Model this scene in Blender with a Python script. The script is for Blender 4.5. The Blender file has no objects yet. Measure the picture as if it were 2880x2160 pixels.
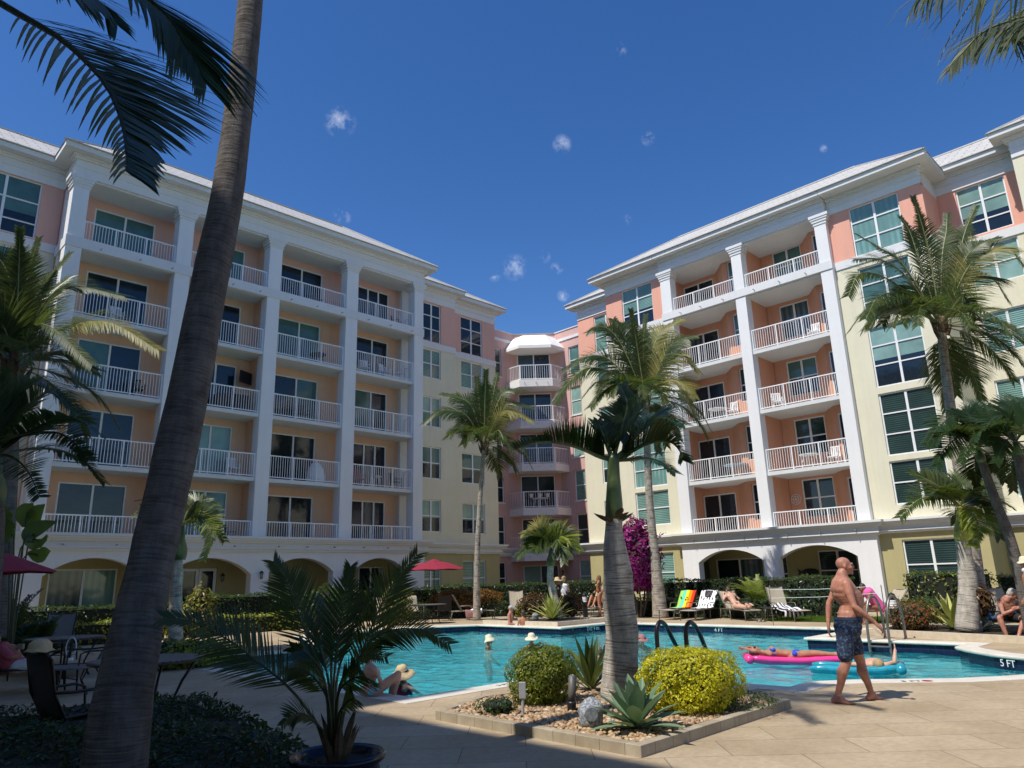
import bpy, bmesh, math, random
from mathutils import Vector, Matrix
import numpy as np
random.seed(7)
R=math.radians
scene=bpy.context.scene
col=scene.collection
# ---------------------------------------------------------------- camera
CF=2039.5; CP=0.262956; CR=-0.028021; CA=0.790080; CH=1.6
def _cam():
    f=Vector((0,math.cos(CP),math.sin(CP))); u=Vector((0,-math.sin(CP),math.cos(CP))); x=Vector((1,0,0))
    c,s=math.cos(CR),math.sin(CR)
    r=c*x+s*u; up=-s*x+c*u
    M=Matrix(((math.sin(CA),math.cos(CA),0),(-math.cos(CA),math.sin(CA),0),(0,0,1)))
    return M@r,M@up,M@f
RT,UP,FW=_cam()
CAM=Vector((0,0,CH))
cd=bpy.data.cameras.new('camera'); co=bpy.data.objects.new('camera',cd); col.objects.link(co)
cd.sensor_width=36; cd.lens=CF/2880*36; cd.clip_start=0.05; cd.clip_end=3000
m=Matrix((( RT.x,UP.x,-FW.x,0),(RT.y,UP.y,-FW.y,0),(RT.z,UP.z,-FW.z,CH),(0,0,0,1)))
co.matrix_world=m
scene.camera=co
# survey helpers: read a point of the survey sheets and put it on a real plane of the place
SH={'1':(0,300,720/1659),'2':(600,500,840/2212),'3':(1300,700,800/2212),'4':(2100,300,780/2212),
 'A':(0,1000,800/2212),'B':(600,1050,800/2212),'C':(1200,1150,800/2212),'D':(1900,850,980/2212),
 'E':(0,1560,800/2212),'F':(700,1560,800/2212),'G':(1350,1560,800/2212),'H':(2080,1560,800/2212),
 'I':(2270,1540,290/1046),'J':(2480,1440,400/1659),'K':(1780,1540,480/2212),'L':(1380,900,460/1272),
 'T':(0,0,800/2212),'W':(2400,0,480/2212),'v':(0,0,2880/2212),'n':(0,0,1)}
def ray(c,x,y):
    o=SH[c]; px=o[0]+x*o[2]-1440; py=o[1]+y*o[2]-1080
    return FW*CF+RT*px-UP*py
def gp(c,x,y,z=0.0):
    d=ray(c,x,y); return CAM+d*((z-CH)/d.z)
def at(c,x,y,D):
    d=ray(c,x,y); return CAM+d*(D/math.hypot(d.x,d.y))
FH=Vector((FW.x,FW.y,0)).normalized(); RH=Vector((FH.y,-FH.x,0))
def pv(c,x,y,org,dep=0.0):
    """point on the upright plane through org that faces the camera, dep metres behind it"""
    d=ray(c,x,y); o=Vector(org)+FH*dep
    return CAM+d*((o-CAM).dot(FH)/d.dot(FH))
# ---------------------------------------------------------------- objects
def off(o):
    v=Vector((0,0,0))
    while o: v+=o.location; o=o.parent
    return v
def tag(o,label=None,cat=None,group=None,kind=None):
    if label:o['label']=label
    if cat:o['category']=cat
    if group:o['group']=group
    if kind:o['kind']=kind
    return o
def thing(name,label,cat,loc=(0,0,0),group=None):
    o=bpy.data.objects.new(name,None); col.objects.link(o); o.location=loc; o.empty_display_size=.2
    return tag(o,label,cat,group)
def copy_tree(o,parent=None,loc=None,rz=None,label=None,group=None):
    c=o.copy(); col.objects.link(c)
    if parent: c.parent=parent
    if loc is not None: c.location=loc
    if rz is not None: c.rotation_euler=(0,0,rz)
    if label: c['label']=label
    if group: c['group']=group
    for ch in list(o.children): copy_tree(ch,c)
    return c
class MB:
    def __init__(s,f=None): s.v=[];s.q=[];s.mi=[];s.f=f;s.m=0;s.uv={}
    def add(s,vs,fs):
        b=len(s.v)
        for p in vs:
            p=s.f(*p) if s.f else p
            s.v.append((p[0],p[1],p[2]))
        for f in fs: s.q.append([b+i for i in f]); s.mi.append(s.m)
        return s
    def box(s,x0,x1,y0,y1,z0,z1):
        return s.add([(x0,y0,z0),(x1,y0,z0),(x1,y1,z0),(x0,y1,z0),(x0,y0,z1),(x1,y0,z1),(x1,y1,z1),(x0,y1,z1)],
          [(0,3,2,1),(4,5,6,7),(0,1,5,4),(1,2,6,5),(2,3,7,6),(3,0,4,7)])
    def obox(s,c,ax,ay,az,hx,hy,hz):
        c=Vector(c);ax=Vector(ax).normalized()*hx;ay=Vector(ay).normalized()*hy;az=Vector(az).normalized()*hz
        V=[c+ax*i+ay*j+az*k for k in(-1,1) for i,j in((-1,-1),(1,-1),(1,1),(-1,1))]
        return s.add(V,[(0,3,2,1),(4,5,6,7),(0,1,5,4),(1,2,6,5),(2,3,7,6),(3,0,4,7)])
    def bar(s,a,b,w,h=None,up=(0,0,1)):
        a=Vector(a);b=Vector(b);t=(b-a);l=t.length
        if l<1e-6:return s
        t/=l;u=Vector(up)
        if abs(t.dot(u))>.98:u=Vector((1,0,0))
        x=t.cross(u).normalized();u=x.cross(t)
        return s.obox((a+b)/2,t,x,u,l/2,w/2,(h or w)/2)
    def ring(s,c,t,ref,r,n,r2=None,ph=0):
        t=Vector(t).normalized();ref=Vector(ref)
        x=ref-t*ref.dot(t)
        if x.length<1e-4:
            x=Vector((1,0,0)) if abs(t.x)<.9 else Vector((0,1,0)); x=x-t*x.dot(t)
        x.normalize();y=t.cross(x);r2=r2 or r
        return [Vector(c)+x*(r*math.cos(2*math.pi*i/n+ph))+y*(r2*math.sin(2*math.pi*i/n+ph)) for i in range(n)]
    def tube(s,pts,rs,n=8,cap=True,ref=(0,0,1)):
        pts=[Vector(p) for p in pts]
        if not hasattr(rs,'__len__'): rs=[rs]*len(pts)
        V=[];F=[];rf=Vector(ref)
        for i,p in enumerate(pts):
            t=(pts[min(i+1,len(pts)-1)]-pts[max(i-1,0)])
            if t.length<1e-6:t=Vector((0,0,1))
            t.normalize()
            x=rf-t*rf.dot(t)
            if x.length<.1:
                x=Vector((1,0,0))-t*t.x
                if x.length<.1:x=Vector((0,1,0))-t*t.y
            rf=x.normalized()
            V+=s.ring(p,t,rf,max(rs[i],1e-4),n)
        for i in range(len(pts)-1):
            for j in range(n):
                k=(j+1)%n;F.append((i*n+j,i*n+k,(i+1)*n+k,(i+1)*n+j))
        if cap: F.append(tuple(range(n))[::-1]);F.append(tuple((len(pts)-1)*n+j for j in range(n)))
        return s.add(V,F)
    def lathe(s,c,prof,n=20,sx=1,sy=1):
        V=[];F=[];c=Vector(c)
        for r,z in prof:
            for j in range(n):
                a=2*math.pi*j/n;V.append(c+Vector((r*math.cos(a)*sx,r*math.sin(a)*sy,z)))
        for i in range(len(prof)-1):
            for j in range(n):
                k=(j+1)%n;F.append((i*n+j,i*n+k,(i+1)*n+k,(i+1)*n+j))
        F.append(tuple(range(n))[::-1]);F.append(tuple((len(prof)-1)*n+j for j in range(n)))
        return s.add(V,F)
    def ball(s,c,rx,ry=None,rz=None,n=12,m=8,M=None):
        ry=ry or rx;rz=rz or rx;c=Vector(c);V=[];F=[]
        for i in range(1,m):
            a=math.pi*i/m
            for j in range(n):
                b=2*math.pi*j/n
                p=Vector((rx*math.sin(a)*math.cos(b),ry*math.sin(a)*math.sin(b),rz*math.cos(a)))
                V.append(c+(M@p if M else p))
        top=Vector((0,0,rz));V.append(c+(M@top if M else top));V.append(c-(M@top if M else top))
        for i in range(m-2):
            for j in range(n):
                k=(j+1)%n;F.append((i*n+j,(i+1)*n+j,(i+1)*n+k,i*n+k))
        T=(m-1)*n
        for j in range(n):
            k=(j+1)%n;F.append((T,j,k));F.append((T+1,(m-2)*n+k,(m-2)*n+j))
        return s.add(V,F)
    def prism(s,poly,z0,z1):
        n=len(poly)
        return s.add([(p[0],p[1],z0) for p in poly]+[(p[0],p[1],z1) for p in poly],
          [tuple(range(n))[::-1],tuple(range(n,2*n))]+[(i,(i+1)%n,n+(i+1)%n,n+i) for i in range(n)])
    def build(s,name,mats,parent=None,smooth=False,normals=False,bevel=0):
        me=bpy.data.meshes.new(name)
        o_=off(parent) if parent else Vector((0,0,0))
        vv=[(a-o_.x,b-o_.y,c-o_.z) for a,b,c in s.v]
        me.from_pydata(vv,[],s.q)
        if not isinstance(mats,(list,tuple)):mats=[mats]
        for m_ in mats:me.materials.append(m_)
        if len(mats)>1:
            me.polygons.foreach_set('material_index',s.mi)
        if normals or s.f:
            bm=bmesh.new();bm.from_mesh(me);bmesh.ops.recalc_face_normals(bm,faces=bm.faces);bm.to_mesh(me);bm.free()
        if smooth: me.polygons.foreach_set('use_smooth',[True]*len(me.polygons))
        me.update()
        o=bpy.data.objects.new(name,me);col.objects.link(o)
        if parent:o.parent=parent
        if bevel:
            b=o.modifiers.new('bevel','BEVEL');b.width=bevel;b.segments=2;b.limit_method='ANGLE'
        return o
# ---------------------------------------------------------------- materials
def newmat(name):
    m=bpy.data.materials.new(name);m.use_nodes=True
    nt=m.node_tree;b=nt.nodes['Principled BSDF'];return m,nt,b
def N(nt,t,**k):
    n=nt.nodes.new(t)
    for a,b in k.items():
        if hasattr(n,a): setattr(n,a,b)
        else: n.inputs[a.replace('_',' ')].default_value=b
    return n
def ramp(nt,fac,stops):
    r=nt.nodes.new('ShaderNodeValToRGB');e=r.color_ramp.elements
    while len(e)<len(stops):e.new(.5)
    for i,(p,c) in enumerate(stops):e[i].position=p;e[i].color=(*c,1) if len(c)==3 else c
    nt.links.new(fac,r.inputs[0]);return r.outputs[0]
def mixc(nt,a,b,fac,mode='MIX'):
    x=nt.nodes.new('ShaderNodeMix');x.data_type='RGBA';x.blend_type=mode
    for k,v in ((0,fac),(6,a),(7,b)):
        if hasattr(v,'links'): nt.links.new(v,x.inputs[k])
        elif k==0:x.inputs[0].default_value=v
        else:x.inputs[k].default_value=(*v,1)
    return x.outputs[2]
def coord(nt,kind='Object',scale=(1,1,1),rot=(0,0,0),loc=(0,0,0)):
    if kind=='World': t=nt.nodes.new('ShaderNodeNewGeometry').outputs['Position']
    else: t=nt.nodes.new('ShaderNodeTexCoord').outputs[kind]
    mp=nt.nodes.new('ShaderNodeMapping');mp.inputs['Scale'].default_value=scale;mp.inputs['Rotation'].default_value=rot;mp.inputs['Location'].default_value=loc
    nt.links.new(t,mp.inputs[0]);return mp.outputs[0]
def noise(nt,vec,scale,detail=4,rough=.6,out='Fac'):
    n=N(nt,'ShaderNodeTexNoise',Scale=scale,Detail=detail,Roughness=rough);nt.links.new(vec,n.inputs['Vector']);return n.outputs[out]
def bump(nt,b,h,strength,dist=.02,prev=None):
    n=nt.nodes.new('ShaderNodeBump');n.inputs['Strength'].default_value=strength;n.inputs['Distance'].default_value=dist
    nt.links.new(h,n.inputs['Height'])
    if prev:nt.links.new(prev,n.inputs['Normal'])
    if b is not None:nt.links.new(n.outputs[0],b.inputs['Normal'])
    return n.outputs[0]
def stucco(name,c,var=.08,dirt=.12,scale=30,bs=.5):
    m,nt,b=newmat(name);v=coord(nt,'World')
    big=noise(nt,v,.7,7,.7);fine=noise(nt,v,scale,3)
    streak=noise(nt,coord(nt,'World',(4,4,.22)),1.2,5,.65)
    c1=tuple(x*(1-dirt) for x in c);
    col1=ramp(nt,big,[(.3,c1),(.7,c)])
    st=ramp(nt,streak,[(.33,tuple([1-dirt*1.6]*3)),(.55,(1,1,1))])
    x=mixc(nt,col1,st,.4,'MULTIPLY')
    nt.links.new(x,b.inputs['Base Color']);b.inputs['Roughness'].default_value=.9
    b.inputs['Specular IOR Level'].default_value=.2
    bump(nt,b,fine,bs,.012);return m
def plain(name,c,rough=.5,metal=0,var=.1,bumps=0,scale=8,spec=.5):
    m,nt,b=newmat(name);v=coord(nt,'Object')
    n=noise(nt,v,scale,4)
    nt.links.new(ramp(nt,n,[(.3,tuple(x*(1-var) for x in c)),(.7,tuple(min(1,x*(1+var)) for x in c))]),b.inputs['Base Color'])
    b.inputs['Roughness'].default_value=rough;b.inputs['Metallic'].default_value=metal;b.inputs['Specular IOR Level'].default_value=spec
    if bumps: bump(nt,b,noise(nt,v,scale*6,3),bumps,.01)
    return m
def leafmat(name,cols,rough=.4,trans=.35,spec=.4,tcol=None):
    """cols: list of base colours picked at random per leaf"""
    m=bpy.data.materials.new(name);m.use_nodes=True;nt=m.node_tree;b=nt.nodes['Principled BSDF'];out=nt.nodes['Material Output']
    g=nt.nodes.new('ShaderNodeNewGeometry')
    k=len(cols);c=ramp(nt,g.outputs['Random Per Island'],[(i/(k-1) if k>1 else 0,cc) for i,cc in enumerate(cols)])
    n=noise(nt,coord(nt,'World'),2.2,3)
    c=mixc(nt,c,ramp(nt,n,[(.3,(.7,.7,.7)),(.7,(1.15,1.15,1.15))]),.8,'MULTIPLY')
    nt.links.new(c,b.inputs['Base Color']);b.inputs['Roughness'].default_value=rough;b.inputs['Specular IOR Level'].default_value=spec
    t=nt.nodes.new('ShaderNodeBsdfTranslucent')
    tc=mixc(nt,c,tcol or (.55,.75,.12),.35)
    nt.links.new(tc,t.inputs[0])
    mx=nt.nodes.new('ShaderNodeMixShader');mx.inputs[0].default_value=trans
    nt.links.new(b.outputs[0],mx.inputs[1]);nt.links.new(t.outputs[0],mx.inputs[2]);nt.links.new(mx.outputs[0],out.inputs[0])
    return m
MT={}
MT['white']=stucco('white_stucco',(.80,.80,.79),dirt=.05)
MT['trim']=stucco('white_trim',(.74,.74,.73),dirt=.06,scale=30,bs=.03)
MT['soffit']=stucco('soffit_paint',(.70,.71,.70),dirt=.06,bs=.2)
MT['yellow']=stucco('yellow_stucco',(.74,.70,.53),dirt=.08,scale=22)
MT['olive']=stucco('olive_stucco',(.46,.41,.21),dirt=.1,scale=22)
MT['peachL']=stucco('peach_stucco',(.80,.50,.33),dirt=.09)
MT['pinkL']=stucco('pink_stucco',(.76,.46,.37),dirt=.07)
MT['coral']=stucco('coral_stucco',(.82,.42,.31),dirt=.08)
MT['salmon']=stucco('salmon_stucco',(.70,.35,.22),dirt=.10)
MT['rose']=stucco('rose_stucco',(.66,.42,.37),dirt=.08)
MT['frame']=plain('white_frame_paint',(.78,.79,.78),.4,var=.03)
MT['rail']=plain('white_rail_paint',(.86,.86,.85),.35,var=.03)
def roofmat():
    m,nt,b=newmat('white_ribbed_metal');v=coord(nt,'World')
    br=nt.nodes.new('ShaderNodeTexBrick')
    mp=coord(nt,'UV');nt.links.new(mp,br.inputs['Vector'])
    br.inputs['Scale'].default_value=1;br.inputs['Mortar Size'].default_value=.025;br.inputs['Brick Width'].default_value=.9;br.inputs['Row Height'].default_value=.42;br.offset=.5
    br.inputs['Color1'].default_value=(.60,.58,.53,1);br.inputs['Color2'].default_value=(.53,.51,.465,1);br.inputs['Mortar'].default_value=(.25,.245,.23,1)
    x=mixc(nt,br.outputs['Color'],ramp(nt,noise(nt,v,1.5,4),[(.3,(.86,.86,.86)),(.7,(1,1,1))]),1,'MULTIPLY')
    nt.links.new(x,b.inputs['Base Color']);b.inputs['Roughness'].default_value=.6
    bump(nt,b,br.outputs['Fac'],-.6,.03);return m
MT['roof']=roofmat()
def glass(name,c,rough=.06,stripes=None,c2=None,spec=.6):
    m,nt,b=newmat(name)
    v=coord(nt,'World');n=noise(nt,v,.7,3)
    a=ramp(nt,n,[(.35,tuple(x*.6 for x in c)),(.65,c)])
    if stripes:
        w=nt.nodes.new('ShaderNodeTexWave');w.wave_type='BANDS';w.bands_direction='Z' if stripes[0]=='z' else 'DIAGONAL'
        if stripes[0]=='v':
            vv=coord(nt,'World',(1,1,0.0));nt.links.new(vv,w.inputs[0])
        else: nt.links.new(v,w.inputs[0])
        w.inputs['Scale'].default_value=stripes[1]
        a=mixc(nt,a,c2,ramp(nt,w.outputs['Fac'],[(.35,(0,0,0)),(.6,(1,1,1))]))
    nt.links.new(a,b.inputs['Base Color']);b.inputs['Roughness'].default_value=rough;b.inputs['Specular IOR Level'].default_value=spec
    # faint waviness of the pane
    bump(nt,b,noise(nt,v,1.1,2),.08,.05)
    return m
MT['g_dark']=glass('dark_glass',(.012,.022,.035))
MT['g_navy']=glass('blue_glass',(.012,.035,.065))
MT['g_teal']=glass('teal_glass',(.09,.20,.185))
MT['g_aqua']=glass('aqua_glass',(.26,.42,.37))
MT['g_slat']=glass('slatted_blind_glass',(.28,.46,.40),stripes=('z',3.6),c2=(.08,.17,.15))
MT['g_slatd']=glass('dark_slatted_blind_glass',(.045,.085,.078),stripes=('z',3.6),c2=(.015,.03,.03))
MT['g_vert']=glass('vertical_blind_glass',(.24,.40,.36),stripes=('v',2.6),c2=(.13,.27,.245))
MT['g_curt']=glass('grey_curtain_glass',(.09,.15,.16),stripes=('v',2.2),c2=(.03,.055,.065))
MT['dmetal']=plain('dark_bronze_metal',(.035,.03,.027),.45,.5,var=.2)
MT['black']=plain('black_plastic',(.015,.015,.017),.4)
MT['steel']=plain('brushed_steel',(.55,.55,.53),.25,1)
MT['wplastic']=plain('white_plastic',(.8,.8,.8),.4,var=.03)
# ================================================================ BUILDINGS
YL=30.9; XR=32.07
FL=lambda u,w,z:(u,YL-w,z)
FRt=lambda u,w,z:(XR-w,u,z)
def wallmb(f,u0,u1,z0,z1,w0,w1,ops=()):
    """stucco wall split round its openings"""
    mb=MB(f);zs=sorted(set([z0,z1]+[z for o in ops for z in o[2:4] if z0<z<z1]))
    for a,b in zip(zs[:-1],zs[1:]):
        cuts=sorted([(max(o[0],u0),min(o[1],u1)) for o in ops if o[2]<=a+1e-4 and o[3]>=b-1e-4 and o[1]>u0 and o[0]<u1])
        u=u0
        for c0,c1 in cuts:
            if c0>u:mb.box(u,c0,w0,w1,a,b)
            u=max(u,c1)
        if u<u1:mb.box(u,u1,w0,w1,a,b)
    return mb
def window(f,par,u0,u1,z0,z1,w,mats,cols=2,bars=(.5,),fr=.06,name='window',blind=None,sill=True):
    """frame with mullions (w = outer wall face); pane is its sub-part"""
    d=w-.10
    mb=MB(f)
    mb.box(u0,u1,d-.05,d+.03,z0,z0+fr);mb.box(u0,u1,d-.05,d+.03,z1-fr,z1)
    mb.box(u0,u0+fr,d-.05,d+.03,z0+fr,z1-fr);mb.box(u1-fr,u1,d-.05,d+.03,z0+fr,z1-fr)
    for i in range(1,cols):
        c=u0+(u1-u0)*i/cols; mb.box(c-fr*.8,c+fr*.8,d-.05,d+.035,z0+fr,z1-fr)
    for b in bars:
        z=z0+(z1-z0)*b; 
        for i in range(cols):
            a0=u0+(u1-u0)*i/cols+fr*.8;a1=u0+(u1-u0)*(i+1)/cols-fr*.8
            mb.box(a0,a1,d-.045,d+.032,z-fr*.45,z+fr*.45)
    if sill: mb.box(u0-.04,u1+.04,d+.031,w+.05,z0-.07,z0-.002)
    o=mb.build(name,MT['frame'],par)
    p=MB(f)
    if isinstance(mats,str):mats=[mats]
    zs=[z0+.02]+[z0+(z1-z0)*t for t in (blind or [])]+[z1-.02]
    for i in range(len(zs)-1):
        p.m=min(i,len(mats)-1);p.box(u0+.02,u1-.02,d-.04,d-.01,zs[i],zs[i+1])
    p.build('pane',[MT[k] for k in mats],o)
    return o
def sliding(f,par,u0,u1,z0,z1,w,mats,cols=2,name='sliding_door'):
    fr=.055;d=w-.06;mb=MB(f)
    mb.box(u0,u1,d-.05,d+.04,z1-fr,z1);mb.box(u0,u1,d-.05,d+.04,z0,z0+fr)
    mb.box(u0,u0+fr,d-.05,d+.04,z0+fr,z1-fr);mb.box(u1-fr,u1,d-.05,d+.04,z0+fr,z1-fr)
    for i in range(1,cols):
        c=u0+(u1-u0)*i/cols;mb.box(c-.04,c+.04,d-.05,d+.045,z0+fr,z1-fr)
    o=mb.build(name,MT['frame'],par);p=MB(f)
    for i in range(cols):
        p.m=min(i,len(mats)-1);a0=u0+(u1-u0)*i/cols;a1=u0+(u1-u0)*(i+1)/cols
        p.box(a0+.02,a1-.02,d-.03-.015*(i%2),d-.005-.015*(i%2),z0+.02,z1-.02)
    p.build('pane',[MT[k] for k in mats],o);return o
def railmb(mb,a,b,z0,z1,posts=2,sp=.115):
    """rail between two plan points (x,y) in the frame of mb"""
    a=Vector((a[0],a[1],0));b=Vector((b[0],b[1],0));L=(b-a).length;t=(b-a)/L;n=Vector((-t.y,t.x,0))
    def bx(s0,s1,h,za,zb):
        V=[];
        for z in(za,zb):
            for s,k in((s0,-h),(s1,-h),(s1,h),(s0,h)):
                p=a+t*s+n*k;V.append((p.x,p.y,z))
        mb.add(V,[(0,3,2,1),(4,5,6,7),(0,1,5,4),(1,2,6,5),(2,3,7,6),(3,0,4,7)])
    bx(0,L,.03,z1-.045,z1);bx(0,L,.018,z0+.06,z0+.10)
    for i in range(posts+2):
        s=L*i/(posts+1);s=min(max(s,.026),L-.026);bx(s-.025,s+.025,.0255,z0,z1-.046)
    k=int(L/sp)
    for i in range(1,k):
        s=L*i/k
        if min(abs(s-L*j/(posts+1)) for j in range(posts+2))>.04: bx(s-.0095,s+.0095,.0095,z0+.099,z1-.044)
def archwall(f,u0,u1,z0,z1,w0,w1,arches):
    mb=MB(f);u=u0
    for a,b,sp,tp in arches:
        mb.box(u,a,w0,w1,z0,z1);u=b
        n=18;c=(a+b)/2;h=(b-a)/2
        # segmental arc
        s=tp-sp;rad=(h*h+s*s)/(2*s)
        zz=lambda x:tp-rad+math.sqrt(max(rad*rad-(x-c)**2,0))
        for i in range(n):
            x0=a+(b-a)*i/n;x1=a+(b-a)*(i+1)/n
            mb.add([(x0,w0,zz(x0)),(x1,w0,zz(x1)),(x1,w1,zz(x1)),(x0,w1,zz(x0)),(x0,w0,z1),(x1,w0,z1),(x1,w1,z1),(x0,w1,z1)],
              [(0,3,2,1),(4,5,6,7),(0,1,5,4),(2,3,7,6)]+([(3,0,4,7)] if i==0 else [])+([(1,2,6,5)] if i==n-1 else []))
    mb.box(u,u1,w0,w1,z0,z1)
    return mb
def entab(f,par,u0,u1,w,zb,ze,ov=.55,e0=0,e1=0):
    """entablature, cornice, soffit and fascia; e0/e1 lengthen the ends"""
    mb=MB(f)
    h=ze-.22-zb
    mb.box(u0,u1,w-.35,w+.05,zb,zb+h*.42)
    mb.box(u0-.03*bool(e0),u1+.03*bool(e1),w-.35,w+.08,zb+h*.42,zb+h*.47)
    mb.box(u0,u1,w-.35,w+.045,zb+h*.47,zb+h*.80)
    mb.box(u0-.1*bool(e0),u1+.1*bool(e1),w-.35,w+.13,zb+h*.80,zb+h*.90)
    mb.box(u0-.17*bool(e0),u1+.17*bool(e1),w-.35,w+.2,zb+h*.90,zb+h)
    mb.build('entablature',MT['trim'],par)
    mb=MB(f);mb.box(u0-e0,u1+e1,w-.36,w+ov,zb+h+.002,ze)
    mb.build('eave',MT['soffit'],par)
def roof(f,par,u0,u1,wE,ze,run,rise,h0=True,h1=True,back=10):
    me=bpy.data.meshes.new('roof');F=[];V=[];UV=[]
    def q(*p):
        b=len(V);P=[Vector(f(a,b_,c)) for a,b_,c in p]
        V.extend(P);F.append(list(range(b,b+len(p))))
        o=P[0];t=(P[1]-P[0]).normalized();n=(P[1]-P[0]).cross(P[-1]-P[0]).normalized();s=n.cross(t)
        UV.extend([((x-o).dot(t),(x-o).dot(s)) for x in P])
    t=ze+rise;a=u0+(run if h0 else 0);b=u1-(run if h1 else 0);L=.06
    q((u0,wE,ze),(u1,wE,ze),(b,wE-run,t),(a,wE-run,t))
    if h0:q((u0,wE-back,ze),(u0,wE,ze),(a,wE-run,t),(a,wE-back,t))
    if h1:q((u1,wE,ze),(u1,wE-back,ze),(b,wE-back,t),(b,wE-run,t))
    q((a,wE-run,t),(b,wE-run,t),(b,wE-back,t),(a,wE-back,t))
    q((u0,wE-back,ze),(u1,wE-back,ze),(b,wE-back,t),(a,wE-back,t))
    q((u0,wE,ze),(u1,wE,ze),(u1,wE-back,ze),(u0,wE-back,ze))
    me.from_pydata(V,[],F);uv=me.uv_layers.new(name='UVMap')
    uv.data.foreach_set('uv',[c for p in UV for c in p])
    me.materials.append(MT['roof']);me.update()
    o=bpy.data.objects.new('roof',me);col.objects.link(o)
    if par:
        o.parent=par;of=off(par)
        if of.length>0: me.transform(Matrix.Translation(-of))
    # ridge and hip caps, drip edge
    mb=MB()
    def cap(p,q_): mb.bar(Vector(f(*p)),Vector(f(*q_)),.16,.06)
    if h0:cap((u0,wE,ze+.01),(a,wE-run,t+.01))
    if h1:cap((u1,wE,ze+.01),(b,wE-run,t+.01))
    cap((a,wE-run,t+.01),(b,wE-run,t+.01))
    mb.bar(Vector(f(u0,wE+.015,ze+.012)),Vector(f(u1,wE+.015,ze+.012)),.05,.03)
    mb.build('roof_cap',MT['roofcap'],o)
    return o
MT['roofcap']=plain('roof_cap_metal',(.50,.49,.46),.6,var=.05)
def ledge(f,par,u0,u1,w,zt,zb,e0=0,e1=0):
    mb=MB(f);h=zt-zb
    def s(a,b,p): mb.box(u0-(p if e0 else 0),u1+(p if e1 else 0),w-.2,w+p,zb+h*a,zb+h*b)
    s(.84,1,.42);s(.70,.84,.34);s(.56,.70,.24);s(.24,.56,.13);s(.16,.24,.19);s(0,.16,.10)
    mb.build('ledge',MT['trim'],par)
def column(f,par,u0,u1,z0,z1,w,dep=.6,cap=True):
    mb=MB(f);mb.box(u0,u1,w-dep,w,z0,z1)
    o=mb.build('column',MT['white'],par)
    if cap:
        mb=MB(f)
        for k,(a,b,p) in enumerate(((0,.05,.05),(.05,.14,.02),(.14,.26,.08),(.26,.36,.13),(.36,.5,.18))):
            mb.box(u0-p,u1+p,w-dep-.02,w+p*.6,z1+a,z1+b)
        mb.build('capital',MT['trim'],o)
def spouts(f,par,us,w,z,glow=False):
    mb=MB()
    for u in us:
        mb.tube([f(u,w,z),f(u,w+.2,z-.01)],.022,6)
    if us: mb.build('drain_spout',MT['dmetal2'],par)
MT['dmetal2']=plain('grey_pipe',(.35,.35,.35),.5)
def lantern(f,par,u,w,z):
    mb=MB();p=Vector(f(u,w,z))
    o=Vector(f(u,w+.16,z));mb.bar(p+Vector((0,0,.14)),o+Vector((0,0,.16)),.025)
    mb.lathe(o,[(.02,.2),(.09,.13),(.10,.10),(.075,.09)],8);mb.lathe(o,[(.05,-.14),(.065,-.12),(.06,-.13)],8)
    for k in range(4):
        a=k*PI/2;mb.bar(o+Vector((.07*math.cos(a),.07*math.sin(a),.1)),o+Vector((.05*math.cos(a),.05*math.sin(a),-.13)),.012)
    L=mb.build('wall_lantern',MT['black'],par)
    mb=MB();mb.lathe(o,[(.045,-.12),(.06,.09)],8);mb.build('lantern_glass',MT['lglass'],L,smooth=True)
PI=math.pi
MT['lglass']=plain('frosted_glass',(.35,.35,.33),.2)
# ---------------------------------------------------------------- left wing
LW=thing('apartment_building','five storey peach wing of balconies between white square columns, left side of the pool','apartment building',(15,YL,0))
FLz=[3.32,6.30,9.22,12.20,15.12]; RTL=[4.39,7.37,10.29,13.28,16.18]
CL=[(5.96,6.54),(10.16,10.8),(14.42,15.06),(18.72,19.4),(23.09,23.7)]
zbL=17.98;zeL=19.08
mats=[]
doorsL=[(7.17,9.63),(11.9,13.85),(15.75,18.12),(20.3,22.36)]
sty=[ # glass of each balcony door, from the bottom floor up
 [('g_dark','g_dark'),('g_teal','g_teal'),('g_dark','g_dark'),('g_dark','g_dark')],
 [('g_navy','g_navy'),('g_aqua','g_aqua'),('g_dark','g_dark'),('g_dark','g_dark')],
 [('g_teal','g_navy'),('g_navy','g_navy'),('g_dark','g_teal'),('g_teal','g_dark')],
 [('g_dark','g_navy'),('g_dark','g_dark'),('g_teal','g_teal'),('g_dark','g_dark')],
 [('g_teal','g_teal'),('g_dark','g_teal'),('g_dark','g_dark'),('g_dark','g_dark')]]
ops=[]
for fl in range(5):
    for d in doorsL: ops.append((d[0],d[1],FLz[fl],FLz[fl]+2.42))
wallmb(FL,6.0,23.64,3.32,15.12,-1.8,-1.5,[o for o in ops if o[2]<15]).build('back_wall',MT['peachL'],LW)
wallmb(FL,6.0,23.64,15.121,17.97,-1.8,-1.5,[o for o in ops if o[2]>15]).build('back_wall',MT['peachL2'] if 'peachL2' in MT else MT['pinkL'],LW)
for fl in range(5):
    for i,d in enumerate(doorsL):
        sliding(FL,LW,d[0],d[1],FLz[fl]+.01,FLz[fl]+2.42,-1.5,sty[fl][i],3 if (i==3 and fl in(0,1,4)) else 2)
mb=MB(FL)
mb.box(14.5,14.66,-1.5,-.5,3.32,17.97);mb.build('partition_wall',MT['peachL'],LW)
for a,b in CL: column(FL,LW,a,b,3.4,17.5,0,.6)
for u0,u1 in((6.0,6.5),(23.12,23.64)):
    mb=MB(FL);mb.box(u0,u1,-1.499,-1.25,3.3,17.97);mb.build('pilaster',MT['white'],LW)
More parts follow.
